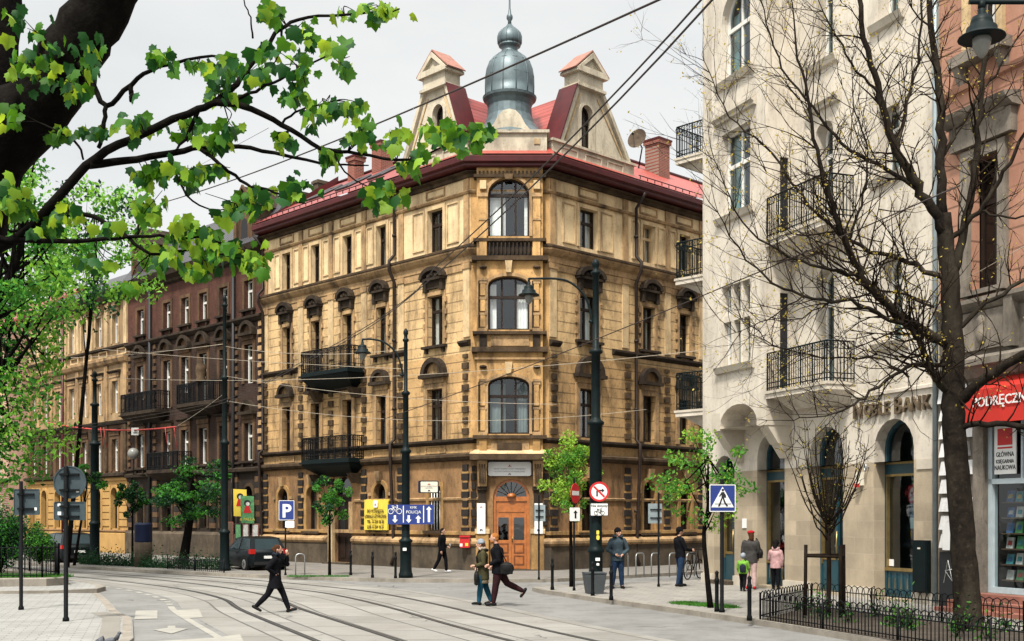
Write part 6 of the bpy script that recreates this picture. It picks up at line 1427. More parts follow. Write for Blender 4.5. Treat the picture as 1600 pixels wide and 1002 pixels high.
# backs of the two signs on the left plaza
b = gp(103, 971, .05); T = thing('road_sign', 'back of a round road sign over a rectangular plate on a black post', 'road sign', b)
post(T, b, 3.35, .048); f = fr_at(b)
for k, (z, typ) in enumerate(((3.05, 'd'), (2.43, 'r'))):
    q = MB('sign_back')
    if typ == 'd': disc(q, f, .06, z, .345, -.085, -.06, 'sign_back'); q.ring(f, [(.06+.33*cos(2*pi*k/28), z+.33*sin(2*pi*k/28)) for k in range(28)], [(.06+.355*cos(2*pi*k/28), z+.355*sin(2*pi*k/28)) for k in range(28)], -.09, -.045, 'sign_back')
    else: q.extr(f, rrect(-.28, .4, z-.2, z+.2, .03), -.085, -.06, 'sign_back'); q.ring(f, rrect(-.265, .385, z-.185, z+.185, .03), rrect(-.28, .4, z-.2, z+.2, .03), -.06, -.045, 'sign_back')
    o = q.build('sign_back', T)
    for dz in (-.17, .17) if typ == 'd' else (.1, -.12):
        c = MB('iron'); c.box(f, -.15, .27, -.06, .0, z+dz-.02, z+dz+.02, 'iron'); c.box(f, -.06, .06, -.055, .055, z+dz-.025, z+dz+.025, 'iron'); c.build('clamp', o)
st = MB('white_sign')
for a, z, w in ((.2, 2.83, .06), (-.2, 2.53, .06), (-.2, 2.34, .075)): st.box(f, a, a+w, -.058, -.054, z, z+w, 'white_sign')
st.build('sticker', T)
b = gp(33, 953, .05); T = thing('road_sign', 'back of a square road sign on a thin black post at the far left', 'road sign', b)
post(T, b, 3.12, .045); f = fr_at(b); q = MB('sign_back'); q.extr(f, rrect(-.2, .42, 2.35, 2.98, .03), -.08, -.055, 'sign_back'); q.ring(f, rrect(-.185, .405, 2.365, 2.965, .03), rrect(-.2, .42, 2.35, 2.98, .03), -.055, -.04, 'sign_back'); o = q.build('sign_back', T)
for dz in (2.5, 2.85): c = MB('iron'); c.box(f, -.1, .3, -.055, 0, dz-.02, dz+.02); c.box(f, -.055, .055, -.05, .05, dz-.025, dz+.025); c.build('clamp', o)
st = MB('white_sign'); st.box(f, .3, .36, -.053, -.05, 2.46, 2.53); st.build('sticker', T)
# parking sign
b = gp(446, 899, .12); T = thing('road_sign', 'blue parking sign with a white letter P and small white plate', 'road sign', b); post(T, b, 2.95, .03, 'iron'); f = fr_at(b)
plate(T, 'sign_plate', f, -.24, .34, 2.18, 2.92, .03, .05, 'sign_blue', .03, 'white_sign'); text(T, f, 'P', .05, 2.3, .68, .052, 'white_sign', ext=.003, bold=.02); plate(T, 'small_plate', f, .0, .34, 1.9, 2.15, .03, .045, 'white_sign')
# blue board on the tram pole
f = fr_at(bp); z0 = 2.02
T = thing('direction_board', 'wide blue direction board with bicycle, arrows and the words KMK POLICJA', 'road sign', (bp[0], bp[1], 2.0))
plate(T, 'board', f, -.62, 1.02, 2.04, 2.74, .24, .27, 'sign_blue', .02)
ar = MB('white_sign'); O_ = .275
def arrow(q, fr, a, z0, z1, up, o, w=.1, m='white_sign', sh=.4):
    zz = (z0, z1) if up else (z1, z0); h = (zz[1]-zz[0])
    q.extr(fr, [(a-w*sh, zz[0]), (a+w*sh, zz[0]), (a+w*sh, zz[1]-h*sh_(h, w)), (a+w, zz[1]-h*sh_(h, w)), (a, zz[1]), (a-w, zz[1]-h*sh_(h, w)), (a-w*sh, zz[1]-h*sh_(h, w))], o-.003, o+.003, m)
def sh_(h, w): return min(.6, 1.15*w/abs(h))
arrow(ar, f, -.36, 2.09, 2.36, False, O_); arrow(ar, f, .13, 2.09, 2.36, False, O_); arrow(ar, f, .47, 2.09, 2.36, True, O_); arrow(ar, f, .85, 2.12, 2.68, True, O_)
for a in (-.06, .66): ar.box(f, a-.016, a+.016, .27, .277, 2.1, 2.7, 'white_sign')
ar.build('arrow', T)
def bike_mark(T, fr, c, z, s, o, m, r=.012):
    q = MB(m); w = .28*s
    def P(a, zz): return fr.P(c+a*s, o, z+zz*s)
    for dx in (-.5, .5): q.tube([P(dx+.3*cos(k*pi/10), .3*sin(k*pi/10)) for k in range(21)], r, 4)
    q.tube([P(-.5, 0), P(-.22, .5), P(.3, .5), P(.5, 0), P(.02, 0), P(-.22, .5)], r, 4); q.tube([P(.02, 0), P(.3, .5), P(.34, .68), P(.18, .7)], r, 4); q.tube([P(-.22, .5), P(-.26, .62), P(-.4, .62), P(-.1, .62)], r, 4); q.build('bicycle_mark', T)
bike_mark(T, f, -.36, 2.5, .3, O_, 'white_sign'); text(T, f, 'KMK', .3, 2.6, .12, O_, 'white_sign'); text(T, f, 'POLICJA', .3, 2.43, .145, O_, 'white_sign')
# right turn ban on the thick pole
f = fr_at(bq); T = thing('road_sign', 'round red rimmed no right turn sign on the thick tram pole', 'road sign', (bq[0], bq[1], 2.7)); zc = 3.05; c = .08; q = MB('white_sign'); disc(q, f, c, zc, .29, .27, .285, 'white_sign'); q.ring(f, [(c+.235*cos(2*pi*k/32), zc+.235*sin(2*pi*k/32)) for k in range(32)], [(c+.295*cos(2*pi*k/32), zc+.295*sin(2*pi*k/32)) for k in range(32)], .27, .29, 'sign_red'); q.build('sign_plate', T)
q = MB('ink'); q.extr(f, [(c-.09, zc-.14), (c-.04, zc-.14), (c-.04, zc+.01), (c+.08, zc+.01), (c+.08, zc-.03), (c+.16, zc+.035), (c+.08, zc+.1), (c+.08, zc+.06), (c-.05, zc+.06), (c-.09, zc+.02)], .284, .288, 'ink'); q.build('arrow', T)
q = MB('sign_red'); q.extr(f, [(c-.175, zc+.135), (c-.135, zc+.175), (c+.175, zc-.135), (c+.135, zc-.175)], .287, .291, 'sign_red'); q.build('bar', T)
T = thing('small_plate', 'white plate reading Nie dotyczy over a bicycle under the round turn ban', 'sign', (bq[0], bq[1], 2.4)); plate(T, 'plate', f, -.19, .35, 2.33, 2.72, .27, .285, 'white_sign', .02, 'ink'); text(T, f, 'Nie dotyczy', .08, 2.6, .1, .287, 'ink', bold=.002); bike_mark(T, f, .08, 2.42, .19, .29, 'ink', .008)
for z, w in ((1.0, .09), (.88, .05), (1.72, .08)): pass
q = MB('white_sign'); q.extr(f, rrect(-.03, .1, 1.0, 1.09, .01), .255, .275, 'white_sign'); q.extr(f, rrect(.0, .08, .86, .93, .01), .255, .272, 'white_sign'); tag(q.build('sticker', None, (bq[0], bq[1], 1.)), 'small white stickers low on the thick tram pole above the bin', 'sticker')
q = MB('sign_yellow'); q.extr(f, rrect(.0, .09, 1.62, 1.76, .04), .235, .25, 'sign_yellow'); q.extr(f, rrect(.0, .08, 1.78, 1.9, .02), .235, .25, 'sign_yellow'); tag(q.build('sticker', None, (bq[0], bq[1], 1.7)), 'yellow number stickers at head height on the thick tram pole', 'sticker')
f1 = fr_at(bp); q = MB('white_sign'); q.extr(f1, rrect(-.08, .05, 1.1, 1.2, .01), .24, .275, 'white_sign'); tag(q.build('sticker', None, (bp[0], bp[1], 1.1)), 'small white sticker on the tram pole below the blue board', 'sticker')
# no entry sign seen from the side
b = gp(897, 923, .12); T = thing('road_sign', 'red and white no entry sign turned away, in the young tree leaves', 'road sign', b); post(T, b, 3.35, .03); f = fr_at(b, 1.05); q = MB('sign_red'); disc(q, f, 0, 3.0, .3, .035, .05, 'sign_red'); q.box(f, -.22, .22, .05, .054, 2.94, 3.07, 'white_sign'); q.build('sign_plate', T)
f = fr_at(b, .45); plate(T, 'small_plate', f, -.17, .17, 2.18, 2.58, .035, .05, 'white_sign'); text(T, f, '↓', 0, 2.3, .25, .052, 'iron_green') if False else None
q = MB('iron_green'); arrow(q, f, .02, 2.26, 2.5, True, .053, .07, 'iron_green'); q.build('arrow', T)
# grey sign backs
b = gp(842, 906, .12); T = thing('road_sign', 'blue grey back of a rectangular sign just right of the entrance door', 'road sign', b); post(T, b, 2.95, .03); f = fr_at(b, -.1); plate(T, 'sign_back', f, -.16, .22, 2.15, 2.72, -.06, -.04, 'sign_grey', .02); q = MB('iron'); q.box(f, -.12, .16, -.04, .0, 2.52, 2.55); q.box(f, -.12, .16, -.04, .0, 2.3, 2.33); q.build('clamp', T)
b = gp(1029, 917, .12); T = thing('road_sign', 'grey back of a rectangular sign on a post beyond the man in the grey jacket', 'road sign', b); post(T, b, 2.95, .03); f = fr_at(b, .1); plate(T, 'sign_back', f, -.32, .12, 2.1, 2.72, -.06, -.04, 'sign_grey', .02); q = MB('iron'); q.box(f, -.26, .1, -.04, .0, 2.52, 2.55); q.box(f, -.26, .1, -.04, .0, 2.26, 2.29); q.build('clamp', T)
# pedestrian crossing
b = gp(1128, 957, .12); T = thing('road_sign', 'blue pedestrian crossing sign with a walking figure in a white triangle', 'road sign', b); post(T, b, 3.05, .045); f = fr_at(b, .04)
plate(T, 'sign_plate', f, -.3, .3, 2.42, 3.04, .045, .065, 'sign_blue', .02, 'white_sign'); q = MB('white_sign'); q.extr(f, [(-.26, 2.52), (.26, 2.52), (0, 2.99)], .064, .068, 'white_sign'); q.build('triangle', T)
q = MB('ink'); o0, o1 = .068, .072
q.extr(f, [(-.18, 2.59), (.2, 2.59), (.2, 2.605), (-.18, 2.605)], o0, o1-.001, 'ink'); disc(q, f, .005, 2.915, .03, o0, o1, 'ink', 14); q.extr(f, [(-.03, 2.87), (.04, 2.87), (.065, 2.76), (.03, 2.72), (-.03, 2.72), (-.025, 2.8)], o0, o1, 'ink')
q.extr(f, [(-.03, 2.73), (.0, 2.73), (-.03, 2.63), (-.06, 2.54), (-.11, 2.54), (-.07, 2.63)], o0, o1, 'ink'); q.extr(f, [(.0, 2.73), (.035, 2.73), (.07, 2.64), (.13, 2.55), (.09, 2.535), (.03, 2.63)], o0, o1, 'ink'); q.extr(f, [(-.03, 2.86), (-.025, 2.81), (-.06, 2.76), (-.085, 2.77)], o0, o1, 'ink'); q.extr(f, [(.035, 2.86), (.075, 2.8), (.085, 2.74), (.065, 2.735), (.05, 2.78)], o0, o1, 'ink'); q.build('walking_figure', T)
# boards on the ochre house
def emblem(T, fr, a, z, s, o, top=True):
    q = MB('sign_red'); q.extr(fr, [(a-s, z), (a-s*.35, z+s*.25), (a, z+s*.9), (a+s*.35, z+s*.25), (a+s, z)], o-.002, o+.004, 'sign_red'); q.extr(fr, [(a-s*.9, z-.02), (a+s*.9, z-.02), (a+s*.9, z-.01), (a-s*.9, z-.01)], o-.002, o+.004, 'ink_grey'); q.build('emblem', T)
def gate_mark(T, fr, a, z, s, o):
    q = MB('sign_navy'); q.ring(fr, [(a-s*.35, z), (a+s*.35, z), (a+s*.35, z+s*.6), (a-s*.35, z+s*.6)], [(a-s, z), (a+s, z), (a+s*.8, z+s*1.4), (a-s*.8, z+s*1.4)], o-.002, o+.004, 'sign_navy', skip={0}); q.build('emblem', T)
T = thing('house_sign', 'large white rounded board above the orange entrance door', 'sign', C.P(1.65, .1, 3.95)); plate(T, 'board', C, .73, 2.49, 3.98, 4.55, .05, .12, 'white_sign', .08); emblem(T, C, 1.61, 4.37, .09, .122); text(T, C, 'NOWY INSPEKTORAT NADZORU', 1.61, 4.24, .085, .122, 'ink_grey'); text(T, C, 'POWIATOWEGO W KRAKOWIE', 1.61, 4.13, .085, .122, 'ink_grey'); gate_mark(T, C, 1.61, 4.02, .045, .122)
pf = Fr(L.P(1.62, 0, 0), (.95, .31), (.31, -.95)); pf = fr_at(L.P(1.9, .62, 0), .1)
T = thing('house_sign', 'smaller white lit box sign with blue edge projecting left of the entrance', 'sign', L.P(1.9, .5, 3.4)); plate(T, 'box', pf, -.45, .4, 3.3, 3.82, -.14, .0, 'sign_navy', .06); plate(T, 'face', pf, -.37, .38, 3.32, 3.8, .0, .02, 'cream_sign', .06, 'ink'); emblem(T, pf, .0, 3.66, .07, .022); text(T, pf, 'NOWY INSPEKTORAT', .0, 3.56, .07, .022, 'ink_grey'); text(T, pf, 'NADZORU', .0, 3.49, .07, .022, 'ink_grey'); gate_mark(T, pf, 0, 3.36, .05, .022); q = MB('iron'); q.tube([L.P(2.1, .0, 3.7), pf.P(-.1, -.1, 3.7)], .02, 5); q.build('bracket', T)
for a, lab in ((.28, 'tall narrow white panel on the left pier of the entrance'), (2.62, 'tall narrow white panel on the right pier of the entrance')):
    T = thing('entrance_panel', lab, 'sign', C.P(a+.15, .2, 1.8)); plate(T, 'board', C, a, a+.34, 1.62, 2.86, .26, .28, 'white_sign', .01); emblem(T, C, a+.17, 2.7, .06, .282); gate_mark(T, C, a+.17, 1.72, .06, .282)
    for k in range(8): pass
T = thing('banner', 'yellow letting banner with black writing on the ochre house wall', 'banner', L.P(6., .2, 1.75)); Lr = L.rev(6.92)
q = MB('sign_yellow'); n = 8; q.uv = None
for k in range(n): a = 1.74*k/n; b_ = 1.74*(k+1)/n; q.poly([Lr.P(a, .24+.02*sin(k*1.7), 1.72), Lr.P(b_, .24+.02*sin((k+1)*1.7), 1.72), Lr.P(b_, .22+.02*sin((k+1)*1.1), 3.08), Lr.P(a, .22+.02*sin(k*1.1), 3.08)])
for k in range(n): a = 1.74*k/n; b_ = 1.74*(k+1)/n; q.poly([Lr.P(a, .2, 1.72), Lr.P(b_, .2, 1.72), Lr.P(b_, .18, 3.08), Lr.P(a, .18, 3.08)])
q.build('sheet', T); plate(T, 'badge', Lr, .7, 1.04, 2.72, 3.04, .262, .268, 'white_sign', .08); emblem(T, Lr, .87, 2.84, .08, .272)
for k, s_ in enumerate(('DO WYNAJĘCIA', 'LOKALE UŻYTKOWE', 'TEL. 12 254 18 38', 'LUB 12 254 18 37')): text(T, Lr, s_, .87, 2.5-k*.235, .2, .27, 'ink_brown', sx=.82, bold=.004)
T = thing('mailbox', 'small red mailbox on the wall left of the entrance', 'mailbox', C.P(.0, .4, .95)); f = fr_at(C.P(-.18, .28, 0)); q = MB('sign_red'); q.extr(f, rrect(-.24, .17, 1.05, 1.5, .05), -.1, .1, 'sign_red'); q.build('body', T); q = MB('sign_red'); q.box(f, -.26, .19, -.12, .13, 1.48, 1.54, 'sign_red'); q.build('lid', T); q = MB('ink'); q.box(f, -.2, .1, .1, .104, 1.42, 1.45); q.build('slot', T); q = MB('white_sign'); q.box(f, -.24, -.13, .1, .104, 1.1, 1.22); q.box(f, -.02, .1, .1, .104, 1.12, 1.24, 'sign_yellow'); q.build('label_plate', T)
for s_, m1, lab, zz in ((17.05, 'sign_yellow', 'yellow hanging shop banner with a dark haired figure', 2.35), (16.35, 'iron_green', 'green hanging shop banner with a figure in red', 2.0)):
    f = fr_at(L.P(s_, .55, 0), .25); T = thing('shop_banner', lab, 'banner', (f.O[0], f.O[1], zz)); m2 = 'sign_yellow' if m1 == 'sign_yellow' else 'book_green'
    q = MB(m2); q.extr(f, [(-.32, zz), (.34, zz-.04), (.32, zz+1.35), (-.34, zz+1.38)], 0, .03, m2); q.build('sheet', T); q = MB('ink'); disc(q, f, 0, zz+1.0, .17, .03, .036, 'ink', 12); disc(q, f, .02, zz+.96, .1, .036, .04, 'book_white', 12); q.extr(f, [(-.2, zz+.5), (.2, zz+.5), (.1, zz+.86), (-.1, zz+.86)], .03, .038, 'sign_red'); q.build('figure', T)
    if m2 == 'book_green': text(T, f, '& PALLA', 0, zz+.12, .2, .034, 'sign_yellow')
    q = MB('iron'); q.tube([L.P(s_, 0, zz+1.36), f.P(0, .01, zz+1.4)], .02, 5); q.build('bracket', T)
for s_, m1, z0, z1, lab in ((16.1, 'book_white', .9, 1.9, 'pale menu board nearest the ochre house, behind the parked car'), (17.0, 'book_white', .9, 1.9, 'pale menu board on the brown wall above the parked car roof'), (18.6, 'wood_shelf', .8, 2.0, 'dark framed notice board on the brown tenement beside the tram pole'), (17.75, 'book_green', 1.2, 1.9, 'small green notice box on the brown tenement wall')):
    T = thing('notice_board', lab, 'notice board', L.P(s_, .1, z0)); q = MB('wood_shelf'); q.box(L, s_-.32, s_+.32, .2, .24, z0-.06, z1+.06, 'brick_red' if m1 != 'book_green' else 'ink'); q.build('frame', T); q = MB(m1); q.box(L, s_-.24, s_+.24, .24, .25, z0, z1, m1); q.build('sheet', T)
# bollards, bin, hoops
def bollard(px, py, label, z=.12, h=.95, r=.045):
    b = gp(px, py, z); q = MB('iron'); q.lathe(b, [(r*1.3, 0), (r*1.3, .08), (r, .12), (r, h-.28), (r*1.25, h-.26), (r*1.25, h-.2), (r*.9, h-.18), (r*.8, h-.1), (r*1.1, h-.05), (r*.5, h-.01), (.005, h)], 10, 'iron'); tag(q.build('bollard', None, b), label, 'bollard', 'black bollards along the kerbs')
for a in ((548, 899, 'black bollard right of the young tree at the side door'), (582, 903, 'black bollard standing under the yellow banner'), (618, 904, 'black bollard just left of the tram pole with blue board'), (863, 922, 'black bollard between the entrance and the yellow green tree'), (955, 938, 'black bollard in front of the man in the grey jacket'),
          (1120, 956, 'black bollard just left of the pedestrian crossing post'), (1171, 970, 'black bollard at the corner of the low hoop fence')): bollard(*a)
bollard(926, 931, 'black bollard directly in front of the litter bin')
b = gp(930, 929, .12)+Vector((0, .35, 0)); T = thing('litter_bin', 'dark grey square litter bin at the foot of the thick tram pole', 'bin', b); f = fr_at(b, .15); q = MB('bin_grey')
i = q.pts([f.P(a*w, o*w, z) for z, w in ((0, .2), (.62, .285), (.7, .29)) for a, o in ((-1, -1), (1, -1), (1, 1), (-1, 1))])
for k in (0, 4):
    for j in range(4): q.fc((i+k+j, i+k+(j+1) % 4, i+k+4+(j+1) % 4, i+k+4+j))
q.fc((i+3, i+2, i+1, i)); q.build('body', T); q = MB('bin_grey'); q.ring(f, [(-.22, .69), (.22, .69), (.22, .7), (-.22, .7)], [(-.3, .69), (.3, .69), (.3, .73), (-.3, .73)], -.3, .3, 'bin_grey'); q.box(f, -.29, .29, -.29, .29, .68, .72, 'ink'); q.build('rim', T)
def hoop(p, ang, label, w=.5, h=.75):
    d = Vector((cos(ang), sin(ang), 0)); P = [p-d*w/2, p-d*w/2+Vector((0, 0, h-.12)), p-d*(w/2-.04)+Vector((0, 0, h-.03)), p-d*(w/2-.12)+Vector((0, 0, h)), p+d*(w/2-.12)+Vector((0, 0, h)), p+d*(w/2-.04)+Vector((0, 0, h-.03)), p+d*w/2+Vector((0, 0, h-.12)), p+d*w/2]
    q = MB('galv'); q.tube(P, .024, 8, 'galv'); tag(q.build('bike_stand', None, p), label, 'bike stand', 'galvanised bicycle hoops')
hoop(gp(469, 899, .12), .35, 'silver bicycle hoop beside the parked dark hatchback', .34, .8)
for k, (px, lab) in enumerate(((975, 'silver bicycle hoop behind the man in the grey jacket'), (1000, 'silver bicycle hoop left of the grey sign back post'), (1024, 'silver bicycle hoop behind the grey sign back post'), (1052, 'silver bicycle hoop behind the man in black jacket'), (1079, 'silver bicycle hoop next to the parked bicycle'))): hoop(gp(px, 901, .12), .9, lab, .55, .85)
# bicycle
b = gp(1084, 905, .12); T = thing('bicycle', 'dark bicycle parked by the hoops behind the man in black', 'bicycle', b); d = Vector((cos(1.0), sin(1.0), 0)); U = Vector((0, 0, 1))
for sx in (-.52, .52):
    c = b+d*sx+U*.34; q = MB('tyre'); q.tube([c+(d*cos(k*pi/10)+U*sin(k*pi/10))*.33 for k in range(21)], .022, 6, 'tyre')
    for k in range(8): q.tube([c, c+(d*cos(k*pi/4)+U*sin(k*pi/4))*.32], .004, 3, 'galv')
    q.build('wheel', T)
q = MB('iron'); S_ = b-d*.14+U*.85; Hd = b+d*.36+U*.88; bb_ = b-d*.06+U*.32
q.tube([b-d*.52+U*.34, bb_, Hd, S_, bb_], .018, 6); q.tube([b-d*.52+U*.34, S_], .012, 6); q.tube([b+d*.52+U*.34, Hd, Hd+U*.12], .018, 6); q.build('frame', T)
q = MB('ink'); q.ell(S_+U*.07, .13, .07, .04, 8, 5); q.build('saddle', T); q = MB('iron'); n_ = Vector((-d.y, d.x, 0)); q.tube([Hd+U*.14+n_*.27-d*.06, Hd+U*.15+n_*.1, Hd+U*.15-n_*.1, Hd+U*.14-n_*.27-d*.06], .014, 6); q.build('handlebar', T)
# low hoop fence round the planting bed
def hoop_fence(P, label, h=.60, step=.20):
    base = Vector((P[0][0], P[0][1], .12)); T = thing('hoop_fence', label, 'fence', base); q = MB('iron'); PS = []
    for a, b in zip(P[:-1], P[1:]):
        a = Vector((a[0], a[1], .12)); b = Vector((b[0], b[1], .12)); L_ = (b-a).length; n = int(L_/step); d = (b-a)/n
        for k in range(0, n-1):
            s = a+d*k; r = d*1.0
            q.tube([s+U*.02, s+U*(h-.16), s+r*.18+U*(h-.05), s+r*.75+U*h, s+r*1.32+U*(h-.05), s+r*1.5+U*(h-.16), s+r*1.5+U*.02], .0115, 4)
        for z in (.09, h-.17): q.tube([a+U*z, b+U*z], .012, 5)
        m_ = max(1, int(L_/2.0))
        for k in range(m_+1): p = a.lerp(b, k/m_); ps = MB('iron'); ps.tube([p-U*.05, p+U*(h-.02)], .022, 6); ps.build('post', T)
    q.build('hoops', T)
hoop_fence([(9.8, 12.), (5.27, 24.85), (7.25, 28.3), (9.75, 22.3), (13.2, 13.)], 'low black hoop fence round the planting bed before the bank')
# iron railings on the left
def bar_fence(P, z, h, label, step=.16, name='railing_fence'):
    T = thing(name, label, 'fence', (P[0][0], P[0][1], z)); q = MB('iron')
    for a, b in zip(P[:-1], P[1:]):
        a = Vector((a[0], a[1], z)); b = Vector((b[0], b[1], z)); L_ = (b-a).length; n = max(1, int(L_/step))
        for k in range(n+1): p = a.lerp(b, k/n); q.tube([p, p+U*h], .011, 4)
        for zz in (.1, h-.08): q.tube([a+U*zz, b+U*zz], .016, 5)
        m_ = max(1, int(L_/2.2))
        for k in range(m_+1): p = a.lerp(b, k/m_); ps = MB('iron'); ps.tube([p-U*.05, p+U*(h+.05)], .03, 6); ps.build('post', T)
    q.build('bars', T)
bar_fence([(-22, 37.2), (-16.4, 36.75), (-14.85, 37.0), (-14.55, 37.6), (-15.3, 39.2), (-22, 47.2)], .36, 1.05, 'black iron railing round the green bed on the left island')
g1 = gp(262, 889, .12); g2 = gp(350, 895, .12); bar_fence([g1, g2], .12, .5, 'low dark railing along the far kerb under the spreading tree')
g1 = gp(120, 882, .12); g2 = gp(212, 886, .12)
def hedge(P0_, P1_, label):
    T = MB('leaf_dark'); P0_ = Vector(P0_); P1_ = Vector(P1_)
    for k in range(2600): p = P0_.lerp(P1_, RT.random())+Vector((RT.uniform(-.1, .3), RT.uniform(0, .5), abs(RT.gauss(0, .28)))); leaf_quad(T, p, RT.uniform(.06, .12), 'leaf_dark')
    tag(T.build('hedge', None, P0_), label, 'hedge')
hedge(g1, g2, 'low dark hedge along the far kerb before the yellow ground floor'); hedge(gp(215, 887, .12), gp(345, 893, .12)+Vector((0, .7, 0)), 'low dark hedge behind the railing under the spreading tree')
# advertising column beside the slim tree
b = gp(224, 886, .12); T = thing('litter_bin', 'tall dark cylindrical bin with a blue band beside the slim young tree', 'bin', b); q = MB('bin_grey'); q.lathe(b, [(.38, 0), (.38, 1.05), (.36, 1.08)], 14, 'plinth'); q.build('body', T); q = MB('sign_navy'); q.lathe(b+U*1.08, [(.36, 0), (.38, .05), (.38, .72), (.4, .76), (.3, .85)], 14, 'sign_navy'); q.build('hood', T)
# ---------------------------------------------------------------- cars
def car(label, p, ang, Lc=3.9, Wc=1.68, Hc=1.46, suv=False):
    T = thing('parked_car', label, 'car', (0, 0, 0)); hl = Lc/2; w = Wc/2
    def X(x, y, z): return (x, y, z)
    gc = .17; belt = .88 if not suv else .95
    sec = []                                                                    # body stations: x, bottom z, top z, half width
    st_ = [(-hl, .38, .78, w*.80), (-hl+.06, .24, .9, w*.90), (-hl+.3, gc, .94, w*.98), (-hl*.3, gc, belt, w), (hl*.2, gc, belt-.02, w), (hl-.95, gc, .84, w*.97), (hl-.35, gc+.02, .74, w*.92), (hl-.08, .26, .62, w*.82), (hl, .36, .54, w*.72)]
    q = MB('car_paint'); rows = []
    for x, zb, zt, hw in st_: rows.append(q.pts([X(x, s*k*hw, z) for s, seq in ((-1, ((.86, zb), (.97, zb+.12), (1., (zb+zt)/2), (.98, zt-.1), (.9, zt))), (1, ((.9, zt), (.98, zt-.1), (1., (zb+zt)/2), (.97, zb+.12), (.86, zb)))) for k, z in seq]))
    for a, b in zip(rows[:-1], rows[1:]):
        for k in range(10): q.fc((a+k, b+k, b+(k+1) % 10, a+(k+1) % 10), 'car_paint', True)
    q.fc(range(rows[0], rows[0]+10)); q.fc(range(rows[-1]+9, rows[-1]-1, -1))
    gh = [(-hl+.1, belt-.02, -hl+.42, Hc-.07), (-hl+1.9, belt, -hl+1.7, Hc), (hl-1.0, belt-.06, hl-1.75, Hc-.06)]
    lo = [(-hl+.08, .88), (hl-.95, .86)]; hi = [(-hl+.46, Hc-.05), (-hl+1.3, Hc), (hl-1.85, Hc-.05)]
    R0 = [q.pts([X(x, s*w*.9, belt-.03), X(x2, s*w*.72, z2)]) for s in (-1, 1) for x, x2, z2 in ((-hl+.1, -hl+.45, Hc-.06), (-hl*.2, -hl*.25, Hc), (hl-.92, hl-1.75, Hc-.06))]
    for s in (0, 3):
        for k in (0, 1): a, b = R0[s+k], R0[s+k+1]; q.fc((a, b, b+1, a+1), 'car_paint')
    q.fc((R0[0]+1, R0[1]+1, R0[4]+1, R0[3]+1), 'car_paint', True); q.fc((R0[1]+1, R0[2]+1, R0[5]+1, R0[4]+1), 'car_paint', True)
    q.fc((R0[0], R0[0]+1, R0[3]+1, R0[3]), 'car_paint'); q.fc((R0[2], R0[2]+1, R0[5]+1, R0[5]), 'car_paint')
    for wx in (-hl+.72, hl-.75):
        for s in (-1, 1): q.tube([X(wx, s*w*.86, .32), X(wx, s*w*1.0, .32)], .36, 16, 'tyre', sm=False)
    q.build('body', T)
    def LQ(A, B, t0, t1, u0, u1):                                                # window quads laid on the greenhouse faces
        def pt(u, v): lo_ = Vector(A[0]).lerp(Vector(B[0]), u); hi_ = Vector(A[1]).lerp(Vector(B[1]), u); return lo_.lerp(hi_, v)
        return [pt(t0, u0), pt(t1, u0), pt(t1, u1), pt(t0, u1)]
    for s in (0, 3):
        sg = -1 if s == 0 else 1
        for k, (t0, t1) in ((0, (.14, .95)), (1, (.03, .8))):
            A = (q.v[R0[s+k]], q.v[R0[s+k]+1]); B = (q.v[R0[s+k+1]], q.v[R0[s+k+1]+1]); g = MB('car_glass'); g.poly([p_+Vector((0, sg*.012, .003)) for p_ in LQ(A, B, t0, t1, .12, .9)]); g.build('side_window', T)
    g = MB('car_glass'); g.poly([Vector(p_)+Vector((-.012, 0, .004)) for p_ in LQ((q.v[R0[0]], q.v[R0[0]+1]), (q.v[R0[3]], q.v[R0[3]+1]), .1, .9, .1, .92)]); g.build('rear_window', T)
    g = MB('car_glass'); g.poly([Vector(p_)+Vector((.012, 0, .006)) for p_ in LQ((q.v[R0[2]], q.v[R0[2]+1]), (q.v[R0[5]], q.v[R0[5]+1]), .07, .93, .08, .95)]); g.build('windscreen', T)
    for wx in (-hl+.72, hl-.75):
        for s in (-1, 1):
            t_ = MB('tyre'); t_.tube([X(wx, s*(w-.2), .31), X(wx, s*(w-.19), .31), X(wx, s*(w-.0), .31), X(wx, s*(w+.015), .31)], [.27, .31, .31, .28], 20, 'tyre', sm=False); wh = t_.build('wheel', T)
            r_ = MB('galv'); r_.tube([X(wx, s*(w+.012), .31), X(wx, s*(w+.028), .31)], [.2, .17], 14, 'galv', sm=False); r_.tube([X(wx, s*(w+.02), .31), X(wx, s*(w+.034), .31)], .05, 8, 'ink', sm=False)
            for k in range(5): r_.tube([X(wx+.1*cos(k*1.257+.6), s*(w+.028), .31+.1*sin(k*1.257+.6)), X(wx+.1*cos(k*1.257+.6), s*(w+.032), .31+.1*sin(k*1.257+.6))], .034, 6, 'ink', sm=False)
            r_.build('rim', wh)
    for s in (-1, 1):
        l = MB('tail_light'); l.box(LF, -hl-.005, -hl+.28, s*w*.84-.07, s*w*.84+.11, .74, .93 if not suv else .9, 'tail_light'); l.build('tail_light', T)
        l = MB('bulb_glass'); l.box(LF, hl-.38, hl-.1, s*w*.72-.12, s*w*.72+.1, .56, .68, 'bulb_glass'); l.build('headlight', T)
        l = MB('car_paint'); l.ell((hl-1.25, s*(w+.09), .98), .07, .11, .075, 8, 6); l.build('mirror', T)
        l = MB('ink'); l.box(LF, -.35, -.2, s*w*1.0-.01, s*w*1.0+.02, .76, .79); l.build('handle', T)
    l = MB('ink'); l.box(LF, -hl-.03, -hl+.1, -w*.8, w*.8, .3, .42); l.build('bumper', T); l = MB('white_sign'); l.box(LF, -hl-.035, -hl-.02, -.26, .26, .55, .66); l.build('number_plate', T)
    T.location = p; T.rotation_euler = (0, 0, ang); return T
